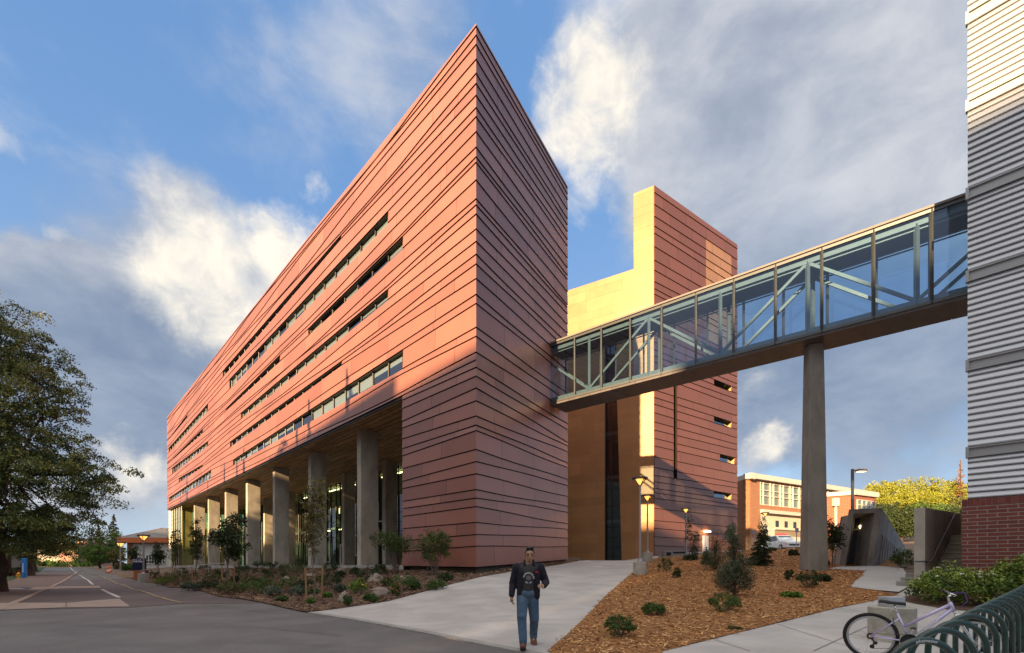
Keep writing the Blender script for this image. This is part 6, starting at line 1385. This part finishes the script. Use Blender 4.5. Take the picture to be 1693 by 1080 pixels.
# low intake box by the tower
g = P(1120, 921, 42.5); r = thing('intake_box', 'low concrete intake box with dark grilles at the tower foot', 'vent', (g.x, g.y, 2.2)); m = MB(); x0, x1 = (1098-CX)/F*42.4, (1137-CX)/F*42.4; z0, z1 = zat(921, 42.4), zat(911, 42.4); m.box(x0, 42.4, z0-.3, x1, 43.2, z1); m.build('box', M_path2, r, bevel=.02)
m = MB(); m.box(x0+.2, 42.37, z0+.1, x0+.6, 42.399, z1-.12); m.build('grille', M_dark, r); m = MB(); m.box(x0+.8, 42.37, z1-.2, x1-.1, 42.399, z1-.06); m.build('grille', M_dark, r)

# ================================================================ BICYCLE, RACK, CONCRETE STUB
def stub():
    g = Vector((6.35, 8.35, 0)); px = 1474.5; Y = 8.35; x = (px-CX)/F*Y; z = h(x, Y)
    r = thing('lamp_stub', 'wide round concrete base with a grey metal box on top behind the lilac bicycle', 'concrete base', (x, Y, z)); m = MB(); H = zat(1003, Y)-z
    m.lathe([(.34, -.2), (.34, H-.015), (.325, H)], (x, Y, z), 40); m.build('drum', mat('stained_concrete', (.42, .40, .33), .85, col2=(.24, .22, .16), nscale=4, detail=10, bump=.4, bscale=20, ramp=(.4, .75)), r)
    m = MB(); m.box(x-.15, Y-.13, z+H, x+.13, Y+.13, z+H+.17); m.build('box', mat('grey_box', (.42, .44, .46), .5, .2), r, bevel=.008)
stub()
M_rack = mat('dark_green_enamel', (.012, .045, .035), .35, col2=(.009, .034, .027), nscale=6, coat=.3)
def rack():
    r = thing('bicycle_rack', 'long row of dark green steel hoops on floor rails at the lower right', 'bike rack', (3.34, 3.95, h(3.34, 3.95)))
    du = Vector((.58, .48)); hw = .285; T = mat('rack_letters', (.7, .7, .7), .5)
    for i in range(15):
        c = Vector((3.36, 3.95))+du*i; z = h(c.x, c.y); top = .86 if i else .85
        m = MB(); ax = Vector((math.cos(-.06), math.sin(-.06))); pts = []
        pts.append((c.x-ax.x*hw, c.y-ax.y*hw, z-.02)); pts.append((c.x-ax.x*hw, c.y-ax.y*hw, z+top-.285-.03))
        for k in range(17):
            a = math.pi-k*math.pi/16; pts.append((c.x+ax.x*hw*math.cos(a), c.y+ax.y*hw*math.cos(a), z+top-hw-.027+hw*math.sin(a)))
        pts.append((c.x+ax.x*hw, c.y+ax.y*hw, z+top-.285-.03)); pts.append((c.x+ax.x*hw, c.y+ax.y*hw, z-.02))
        m.tube(pts, .029, 12); hp = m.build('hoop', M_rack, r, smooth=True)
        for s_ in (-1, 1): m = MB(); m.lathe([(.055, -.01), (.055, .012)], (c.x+s_*ax.x*hw, c.y+s_*ax.y*hw, z), 12); m.build('foot_plate', M_rack, hp)
        if i == 0:
            o = text('lettering', 'pilotmaster', .036, T, r, (0, 0, 0), (0, 0, 0), .0008, 'CENTER', arc=(hw+.0, math.pi/2))
            o.rotation_euler = (R(90), 0, -.06); o.location = Vector((c.x, c.y-.031, z+top-hw-.037))-r.location
    for s_ in (-1, 1):
        a = Vector((3.36, 3.95))-du*.2; b = a+du*14.4; n = 12; m = MB(); pts = []
        for k in range(n+1):
            p = a.lerp(b, k/n)+Vector((1, -.06))*hw*s_*1.0+Vector((.0, .04)); pts.append((p.x, p.y, h(p.x, p.y)+(.22 if s_ > 0 else .03)))
        m.tube(pts, .02, 8); m.build('rail', M_rack, r, smooth=True)
rack()
def bicycle():
    A = Vector((5.20, 7.02)); D = Vector((.78, -.626)).normalized(); S = Vector((-D.y, D.x)); z0 = h(5.6, 6.7)+.003     # S = far side
    r = thing('bicycle', 'lilac mountain bicycle with a black saddle leaning its front wheel into the green rack', 'bicycle', (A.x, A.y, z0))
    def q(a, z, s=0): return (A.x+D.x*a+S.x*s, A.y+D.y*a+S.y*s, z0+z)
    LI = mat('lilac_paint', (.55, .49, .72), .3, .25, coat=.5); CH = mat('chrome', (.72, .72, .70), .18, .95); BK = mat('matt_black', (.012, .012, .013), .5); RB = mat('tyre_rubber', (.014, .014, .014), .85, bump=.6, bscale=120); AL = mat('rim_alloy', (.55, .56, .56), .3, .8)
    for wi, (a0, rad) in enumerate(((0, .335), (1.09, .335))):
        N_ = 48; ring = lambda rr, s=0: [q(a0+rr*math.cos(t), .335+rr*math.sin(t), s) for t in [2*math.pi*i/N_ for i in range(N_+1)]]
        m = MB(); m.tube(ring(rad-.026), .026, 10, cap=False)
        if wi:
            for i in range(60):
                t = 2*math.pi*i/60; 
                for s_ in (-.014, .014): m.bar(q(a0+(rad-.006)*math.cos(t+(.05 if s_ > 0 else 0)), .335+(rad-.006)*math.sin(t+(.05 if s_ > 0 else 0)), s_), q(a0+(rad+.004)*math.cos(t+(.05 if s_ > 0 else 0)), .335+(rad+.004)*math.sin(t+(.05 if s_ > 0 else 0)), s_), .014)
        w = m.build('wheel', RB, r, smooth=True)
        m = MB(); m.tube(ring(rad-.062), .014, 6, cap=False); m.tube(ring(rad-.052, .009), .007, 5, cap=False); m.tube(ring(rad-.052, -.009), .007, 5, cap=False); m.build('rim', AL, w, smooth=True)
        m = MB()
        for i in range(32):
            t = 2*math.pi*i/32; u = t+(.9 if i % 4 < 2 else -.9)*.8; s_ = .028 if i % 2 else -.028
            m.tube([q(a0+.022*math.cos(u), .335+.022*math.sin(u), s_), q(a0+(rad-.068)*math.cos(t), .335+(rad-.068)*math.sin(t), 0)], .0013, 3)
        m.build('spokes', CH, w); m = MB(); m.tube([q(a0, .335, -.05), q(a0, .335, .05)], .02, 10); m.tube([q(a0, .335, -.03), q(a0, .335, -.026)], .03, 12); m.build('hub', CH, w)
    rh, bb, st, sj, ht, hb, fh = (0, .335), (.44, .30), (.305, .685), (.38, .50), (.855, .865), (.895, .745), (1.09, .335)
    f = MB(); f.tube([q(*bb), q(*st)], .0165, 10); f.tube([q(*sj), q(.865, .835)], .021, 10); f.tube([q(*bb), q(.885, .78)], .024, 10); f.tube([q(*ht), q(*hb)], .024, 10); f.tube([q(.44, .30, -.035), q(.44, .30, .035)], .024, 12)
    for s_ in (-.055, .055): f.tube([q(0, .335, s_), q(.33, .61, s_*.35), q(.325, .625, 0)], .0095, 8); f.tube([q(0, .335, s_), q(.36, .305, s_*.7), q(.43, .30, 0)], .0105, 8)
    fr = f.build('frame', LI, r, smooth=True)
    m = MB()
    for s_ in (-.058, .058): m.tube([q(.925, .66, s_), q(1.0, .52, s_), q(1.07, .375, s_), q(1.09, .335, s_)], [.017, .019, .015, .012], 8)
    m.tube([q(.915, .69, -.075), q(.918, .695, 0), q(.915, .69, .075)], .018, 8); m.tube([q(*hb), q(.916, .70)], .016, 8); fk = m.build('fork', CH, r, smooth=True)
    m = MB(); m.tube([q(.305, .685), q(.272, .80)], .0135, 10); m.tube([q(.29, .73, -.0), q(.21, .72, -.02)], .007, 6); m.build('seat_post', CH, r, smooth=True)
    # saddle: lofted
    sd = MB(); vs = []; secs = [(.10, .055, .858), (.12, .075, .868), (.18, .078, .862), (.25, .055, .848), (.33, .026, .842), (.385, .020, .838), (.40, .010, .832)]; n = 12
    for (a, hw, zt) in secs:
        for k in range(n):
            t = 2*math.pi*k/n; vs.append(q(a, zt-.022+.024*math.sin(t)*(1 if math.sin(t) > 0 else 1.0), hw*math.cos(t)))
    fs = [(i*n+k, i*n+(k+1) % n, (i+1)*n+(k+1) % n, (i+1)*n+k) for i in range(len(secs)-1) for k in range(n)]+[tuple(range(n-1, -1, -1)), tuple(range(len(vs)-n, len(vs)))]
    sd.add(vs, fs); s_o = sd.build('saddle', BK, r, smooth=True); m = MB()
    for s_ in (-.02, .02): m.tube([q(.13, .838, s_), q(.2, .805, s_), q(.3, .805, s_), q(.36, .826, s_*.5)], .004, 5)
    m.build('saddle_rail', CH, s_o)
    # bars, stem, grips, levers, cables
    m = MB(); m.tube([q(.855, .865), q(.835, .93), q(.875, .965)], .015, 8); m.tube([q(.80, 1.0, -.30), q(.83, 1.0, -.18), q(.875, .965, -.07), q(.88, .965, 0), q(.875, .965, .07), q(.83, 1.0, .18), q(.80, 1.0, .30)], .0115, 8); hbars = m.build('handlebar', CH, r, smooth=True)
    for s_ in (-1, 1):
        m = MB(); m.tube([q(.81, 1.0, s_*.23), q(.795, 1.0, s_*.34)], .017, 10); m.build('grip', BK, hbars, smooth=True)
        m = MB(); m.tube([q(.85, .99, s_*.17), q(.91, .965, s_*.19), q(.88, .955, s_*.27)], .006, 6); m.build('brake_lever', CH, hbars)
        m = MB(); m.tube([q(.86, .98, s_*.17), q(1.0, 1.0, s_*.1), q(1.03, .88, s_*.03), q(.94, .78, 0)], .0035, 5); m.build('cable', mat('purple_cable', (.12, .06, .25), .5), hbars, smooth=True)
    # drivetrain on the near (right) side
    s_ = -.05; m = MB(); m.tube([q(.44, .30, s_-.004), q(.44, .30, s_+.004)], .095, 28); m.tube([q(.44, .30, s_-.012), q(.44, .30, s_-.006)], .078, 28)
    cr = m.build('chainring', BK, r)
    m = MB(); m.tube([q(.44+.1*math.cos(t), .30+.1*math.sin(t), s_-.014) for t in [2*math.pi*i/28 for i in range(29)]], .006, 5, cap=False); m.build('chain_guard', BK, cr)
    m = MB(); m.tube([q(.44, .30, s_-.03), q(.40, .135, s_-.035)], .011, 6); m.build('crank_arm', CH, r); m = MB(); m.bar(q(.37, .13, s_-.09), q(.43, .13, s_-.09), .09, .022); m.build('pedal', BK, r, bevel=.004)
    m = MB(); m.tube([q(.44, .30, .06), q(.48, .465, .065)], .011, 6); m.build('crank_arm', CH, r); m = MB(); m.bar(q(.45, .47, .12), q(.51, .47, .12), .09, .022); m.build('pedal', BK, r, bevel=.004)
    m = MB(); m.lathe; 
    for k, rr in enumerate((.045, .038, .03)): m.tube([q(0, .335, -.03-k*.006), q(0, .335, -.034-k*.006)], rr, 18)
    m.build('cassette', mat('rusty_steel', (.10, .055, .035), .6, .6), r)
    m = MB(); m.tube([q(.02, .30, -.05), q(.05, .25, -.055), q(.02, .19, -.055)], .013, 6); m.tube([q(.02, .19, -.062), q(.02, .19, -.048)], .03, 12); m.tube([q(.06, .245, -.062), q(.06, .245, -.048)], .026, 12); m.build('derailleur', BK, r)
    m = MB(); m.tube([q(0, .375, -.045), q(.44, .392, -.05)], .004, 5); m.tube([q(.02, .162, -.052), q(.44, .208, -.05)], .004, 5); m.build('chain', MATS['rusty_steel'], r)
    for (a, z, nm) in ((.27, .575, 'rear_brake'), (.955, .655, 'front_brake')):
        m = MB()
        for s2 in (-.035, .035): m.tube([q(a, z-.06, s2), q(a-.01, z+.04, s2*.9)], .008, 6)
        m.tube([q(a-.01, z+.04, -.035), q(a-.03, z+.07, .0), q(a-.01, z+.04, .035)], .004, 5); m.build(nm, CH, r)
    # lettering along the down tube (near side)
    b0, b1 = Vector(q(*bb)), Vector(q(.885, .78)); d = (b1-b0).normalized(); T = mat('white_letters', (0, 0, 0)); nn = Vector((-S.x, -S.y, 0)); upv = nn.cross(d).normalized()
    if upv.z < 0: upv = -upv
    o = text('lettering', 'ROADMASTER', .052, T, fr, (0, 0, 0), (0, 0, 0), .0006, bold=.0012); M = Matrix((d, upv, d.cross(upv))).transposed().to_4x4(); p = b0+d*.10-upv*.018+d.cross(upv).normalized()*.0245
    M.translation = p-r.location; o.matrix_local = M
bicycle()

# ================================================================ THE WALKING MAN
def remesh_from(caps, vox, name, m, parent, smooth=6, extra=None, flatten=None):
    """caps: list of (p0, r0, p1, r1, sx, sy) tapered capsules -> one continuous surface"""
    bm = bmesh.new()
    for c in caps:
        p0, r0, p1, r1 = Vector(c[0]), c[1], Vector(c[2]), c[3]; w = c[4] if len(c) > 4 else 1.0; dpt = c[5] if len(c) > 5 else 1.0
        d = p1-p0; L = max(d.length, 1e-4); d.normalize(); n = 16; rings = []
        side = Vector((1, 0, 0)) if abs(d.x) < .9 else Vector((0, 1, 0)); a = (side-d*side.dot(d)).normalized(); b = d.cross(a)
        prof = [(-r0*math.cos(t), r0*math.sin(t)) for t in [math.pi/2*i/5 for i in range(1, 6)]]+[(L+r1*math.sin(t), r1*math.cos(t)) for t in [math.pi/2*i/5 for i in range(0, 5)]]
        vv = []
        for (x, rr) in prof: vv.append([bm.verts.new(p0+d*x+a*(math.cos(2*math.pi*k/n)*rr*w)+b*(math.sin(2*math.pi*k/n)*rr*dpt)) for k in range(n)])
        t0 = bm.verts.new(p0-d*r0); t1 = bm.verts.new(p1+d*r1)
        for k in range(n): bm.faces.new((t0, vv[0][(k+1) % n], vv[0][k])); bm.faces.new((t1, vv[-1][k], vv[-1][(k+1) % n]))
        for i in range(len(vv)-1):
            for k in range(n): bm.faces.new((vv[i][k], vv[i][(k+1) % n], vv[i+1][(k+1) % n], vv[i+1][k]))
    me = bpy.data.meshes.new(name); bm.to_mesh(me); bm.free(); o = bpy.data.objects.new(name, me); COL.objects.link(o)
    md = o.modifiers.new('r', 'REMESH'); md.mode = 'VOXEL'; md.voxel_size = vox
    if smooth: sm = o.modifiers.new('s', 'SMOOTH'); sm.factor = .5; sm.iterations = smooth
    dg = bpy.context.evaluated_depsgraph_get(); me2 = bpy.data.meshes.new_from_object(o.evaluated_get(dg)); bpy.data.objects.remove(o)
    me2.name = name; me2.materials.clear(); me2.materials.append(m); me2.shade_smooth(); o = bpy.data.objects.new(name, me2); COL.objects.link(o); o.parent = parent; return o
def man():
    x, y = .27, 8.35; z = h(x, y)+.022
    r = thing('person', 'man walking in dark open jacket, lettered grey T-shirt, blue jeans and brown shoes', 'person', (x, y, z))
    SK = mat('skin', (.42, .235, .14), .5, spec=.35)
    SK.node_tree.nodes['Principled BSDF'].inputs['Subsurface Weight'].default_value = .08; SK.node_tree.nodes['Principled BSDF'].inputs['Subsurface Radius'].default_value = (.02, .008, .004)
    hc = Vector((.035, -.05, 1.585))         # head centre, bowed forward and down
    hipR, hipL = Vector((-.085, 0, .90)), Vector((.085, .01, .90)); kR, kL_ = Vector((-.105, -.17, .51)), Vector((.115, .0, .49)); aR, aL = Vector((-.085, -.26, .125)), Vector((.115, .34, .135))
    shR, shL = Vector((-.185, .0, 1.38)), Vector((.215, -.0, 1.38)); eR, eL = Vector((-.255, .05, 1.10)), Vector((.315, .04, 1.12)); wR, wL = Vector((-.275, -.05, .88)), Vector((.25, -.20, 1.07))
    caps = [((0, 0, .97), .105, (.01, .0, 1.05), .105, 1.1, .8), ((.01, 0, 1.05), .105, (.015, 0, 1.32), .14, 1.2, .82), ((-.09, 0, 1.37), .075, (.12, 0, 1.37), .075), ((.015, -.005, 1.40), .062, (.025, -.03, 1.53), .056),
            (shR, .055, eR, .042), (eR, .041, wR, .028), (shL, .055, eL, .042), (eL, .041, wL, .028), (hipR, .078, kR, .05), (kR, .048, aR, .034), (hipL, .078, kL_, .05), (kL_, .048, aL, .034),
            (aR, .036, aR+Vector((0, -.10, -.055)), .026), (aL, .036, aL+Vector((0, -.10, -.065)), .026),
            # head: skull, jaw, nose, ears
            (hc+Vector((0, .02, .035)), .078, hc+Vector((0, -.01, .03)), .074, .95, 1.0), (hc+Vector((0, -.015, -.01)), .066, hc+Vector((0, -.04, -.075)), .040, .95, .9), (hc+Vector((0, -.085, .0)), .010, hc+Vector((0, -.105, -.030)), .015), (hc+Vector((-.018, -.088, -.062)), .010, hc+Vector((.018, -.088, -.062)), .010),
            (hc+Vector((-.077, .012, .01)), .012, hc+Vector((-.079, .018, -.025)), .010, .6, 1.3), (hc+Vector((.077, .012, .01)), .012, hc+Vector((.079, .018, -.025)), .010, .6, 1.3), (hc+Vector((-.035, -.075, .022)), .014, hc+Vector((.035, -.075, .022)), .014, 1, .8)]
    def hand(w, dirv, side, palm, curl):
        d = Vector(dirv).normalized(); n = Vector(palm).normalized(); s = d.cross(n).normalized()*side; L = []
        pc = w+d*.05; L.append((w, .026, w+d*.075, .030, 1.0, .75)); L.append((w+d*.03-s*.018, .020, w+d*.085-s*.022, .015)); L.append((w+d*.03+s*.018, .020, w+d*.085+s*.022, .015))
        for i, (ln, off) in enumerate(((.062, .028), (.070, .010), (.066, -.009), (.052, -.027))):
            b = w+d*.088+s*off; seg = [ln*.45, ln*.32, ln*.25]; ang = 0; p = b; dd = d.copy()
            for k, sl in enumerate(seg):
                ang += curl*(1+.15*i)*(1, 1.1, .8)[k]; dd = d*math.cos(ang)+n*math.sin(ang); q = p+dd*sl; L.append((p, .0095-.0008*k, q, .0088-.0009*k)); p = q
        b = w+d*.03+s*.030; q = b+(d*.5+s*.7+n*.4).normalized()*.038; L.append((b, .013, q, .0105)); L.append((q, .0105, q+(d*.9+n*.5+s*.05).normalized()*.030, .0085)); return L
    caps += hand(wR, (-.02, -.10, -1), 1, (.95, -.1, -.1), .45); caps += hand(wL, (-.55, -.65, .05), 1, (-.2, .2, -1), .75)
    body = remesh_from([tuple(c) for c in caps], .006, 'body', SK, r, 3)
    # face details
    BKH = mat('black_hair', (.010, .009, .010), .55); 
    for s_ in (-1, 1):
        e = MB(); c = hc+Vector((s_*.031, -.083, .004)); e.tube([c+Vector((-.013, .004*(1), .0)), c+Vector((0, -.003, -.002)), c+Vector((.013, .004, 0))], .0042, 6); e.build('eyelid', mat('lashes', (.03, .018, .012), .7), body, world=False)
        e = MB(); c = hc+Vector((s_*.032, -.089, .027)); e.tube([c+Vector((-.019, .006, -.002)), c+Vector((0, -.001, .003)), c+Vector((.019, .008, -.002))], .0046, 6); e.build('eyebrow', BKH, body, world=False)
    e = MB(); c = hc+Vector((0, -.099, -.062)); e.tube([c+Vector((-.022, .006, 0)), c+Vector((0, 0, -.001)), c+Vector((.022, .006, 0))], .0042, 6); e.build('lips', mat('lips', (.26, .10, .075), .5), body, world=False)
    hair = [(hc+Vector((0, .035, .045)), .082, hc+Vector((0, .012, .062)), .078, .94, 1.0), (hc+Vector((0, .05, .0)), .066, hc+Vector((0, .06, -.03)), .05), (hc+Vector((-.025, -.035, .112)), .034, hc+Vector((.035, -.04, .118)), .036), (hc+Vector((-.06, .01, .05)), .028, hc+Vector((-.066, .015, .02)), .016), (hc+Vector((.06, .01, .05)), .028, hc+Vector((.066, .015, .02)), .016), (hc+Vector((-.03, .0, .11)), .035, hc+Vector((.04, -.01, .12)), .032)]
    remesh_from(hair, .006, 'hair', BKH, r, 2)
    JN = mat('blue_denim', (.055, .105, .17), .85, col2=(.11, .165, .22), nscale=6, detail=6, bump=.5, bscale=60, ramp=(.42, .7))
    j = [((-.03, .0, .93), .125, (.03, 0, .93), .125, 1.1, .95), (hipR, .108, kR, .083), (kR, .08, aR+Vector((0, 0, .05)), .070), (hipL, .108, kL_, .083), (kL_, .08, aL+Vector((0, 0, .05)), .070), ((-.05, 0, .86), .10, (.05, 0, .86), .10, 1, .9),
         (kR+Vector((0, -.02, .03)), .072, kR+Vector((0, 0, -.05)), .076), (aR+Vector((0, -.01, .04)), .068, aR+Vector((0, -.01, .0)), .066), (aL+Vector((0, -.01, .06)), .072, aL+Vector((0, -.02, .0)), .068)]
    remesh_from(j, .008, 'jeans', JN, r, 3)
    SH_ = mat('brown_suede', (.17, .065, .035), .75, col2=(.12, .045, .025), nscale=20)
    for nm, a, pit in (('R', aR, .03), ('L', aL, -.06)):
        s = remesh_from([(a+Vector((0, .015, .0)), .054, a+Vector((0, .01, -.06)), .056), (a+Vector((0, -.03, -.05)), .056, a+Vector((-.01 if nm == 'R' else .015, -.17, -.07+pit)), .046, 1.05, .85)], .006, 'shoe', SH_, r, 2)
        m = MB(); p = a+Vector((0, .05, -.108)); q = a+Vector((-.005 if nm == 'R' else .01, -.19, -.112+pit)); m.bar(p, q, .105, .028); m.build('sole', mat('dark_sole', (.03, .022, .018), .7), s, world=False, bevel=.008)
    TS = mat('charcoal_shirt', (.052, .046, .044), .9, col2=(.04, .035, .034), nscale=9)
    sh = remesh_from([((0, -.02, .93), .128, (.01, -.02, 1.08), .125, 1.05, .85), ((.01, -.02, 1.08), .125, (.015, -.02, 1.31), .138, 1.02, .84), ((-.10, -.01, 1.36), .088, (.13, -.01, 1.36), .088), ((.015, -.0, 1.38), .085, (.02, -.0, 1.41), .072)], .008, 'shirt', TS, r, 3)
    JK = mat('navy_black_fleece', (.010, .009, .016), .9, col2=(.016, .014, .022), nscale=12, bump=.4, bscale=90)
    jk = [((-.115, .01, .90), .088, (-.105, .01, 1.28), .098, .85, 1.35), ((.14, .01, .89), .088, (.135, .01, 1.28), .098, .85, 1.35), ((-.06, .075, .90), .08, (-.04, .075, 1.32), .085, 1.3, .8), ((.08, .075, .90), .08, (.07, .075, 1.32), .085, 1.3, .8),
          ((-.15, .0, 1.355), .09, (-.06, .005, 1.395), .078), ((.18, .0, 1.355), .09, (.10, .005, 1.395), .078), (shR, .078, eR, .068), (eR, .066, wR+Vector((0, 0, .03)), .052), (shL, .078, eL, .068), (eL, .068, wL+Vector((.02, .03, 0)), .052),
          ((-.055, -.06, 1.40), .03, (-.045, .03, 1.475), .03, 1, 1.6), ((.105, -.06, 1.40), .03, (.095, .03, 1.475), .03, 1, 1.6), ((-.04, .045, 1.465), .034, (.09, .045, 1.465), .034, 1, 1.5)]
    jo = remesh_from(jk, .008, 'jacket', JK, r, 3)
    m = MB(); m.box(.125, -.128, 1.285, .175, -.118, 1.312); m.build('badge', mat('red_patch', (.45, .01, .015), .8), jo, world=False)
    # print on the shirt: ring of letters
    T = mat('shirt_print', (.62, .62, .60), .8); cx, cz = .012, 1.20
    for body_, a_, flip in (('GLENDALE ST', math.pi*.98, 1),):
        o = text('lettering', body_, .038, T, sh, (cx, -.137, cz), (R(90), 0, 0), .0045, 'LEFT', arc=(.072, a_), bold=.0012)
    o = text('lettering', 'EST. 199', .036, T, sh, (cx, -.137, cz), (R(90), 0, 0), .0045, 'CENTER', bold=.0012)
    for v in o.data.vertices: a = -math.pi/2+v.co.x/.098; rr = .098-v.co.y; v.co.x, v.co.y = math.cos(a)*rr, math.sin(a)*rr
    m = MB(); m.lathe([(.044, 0), (.044, .003)], (cx, -.139, cz), 24, axis='y'); m.build('emblem', mat('emblem_grey', (.16, .14, .14), .8), sh, world=False)
man()
ground()
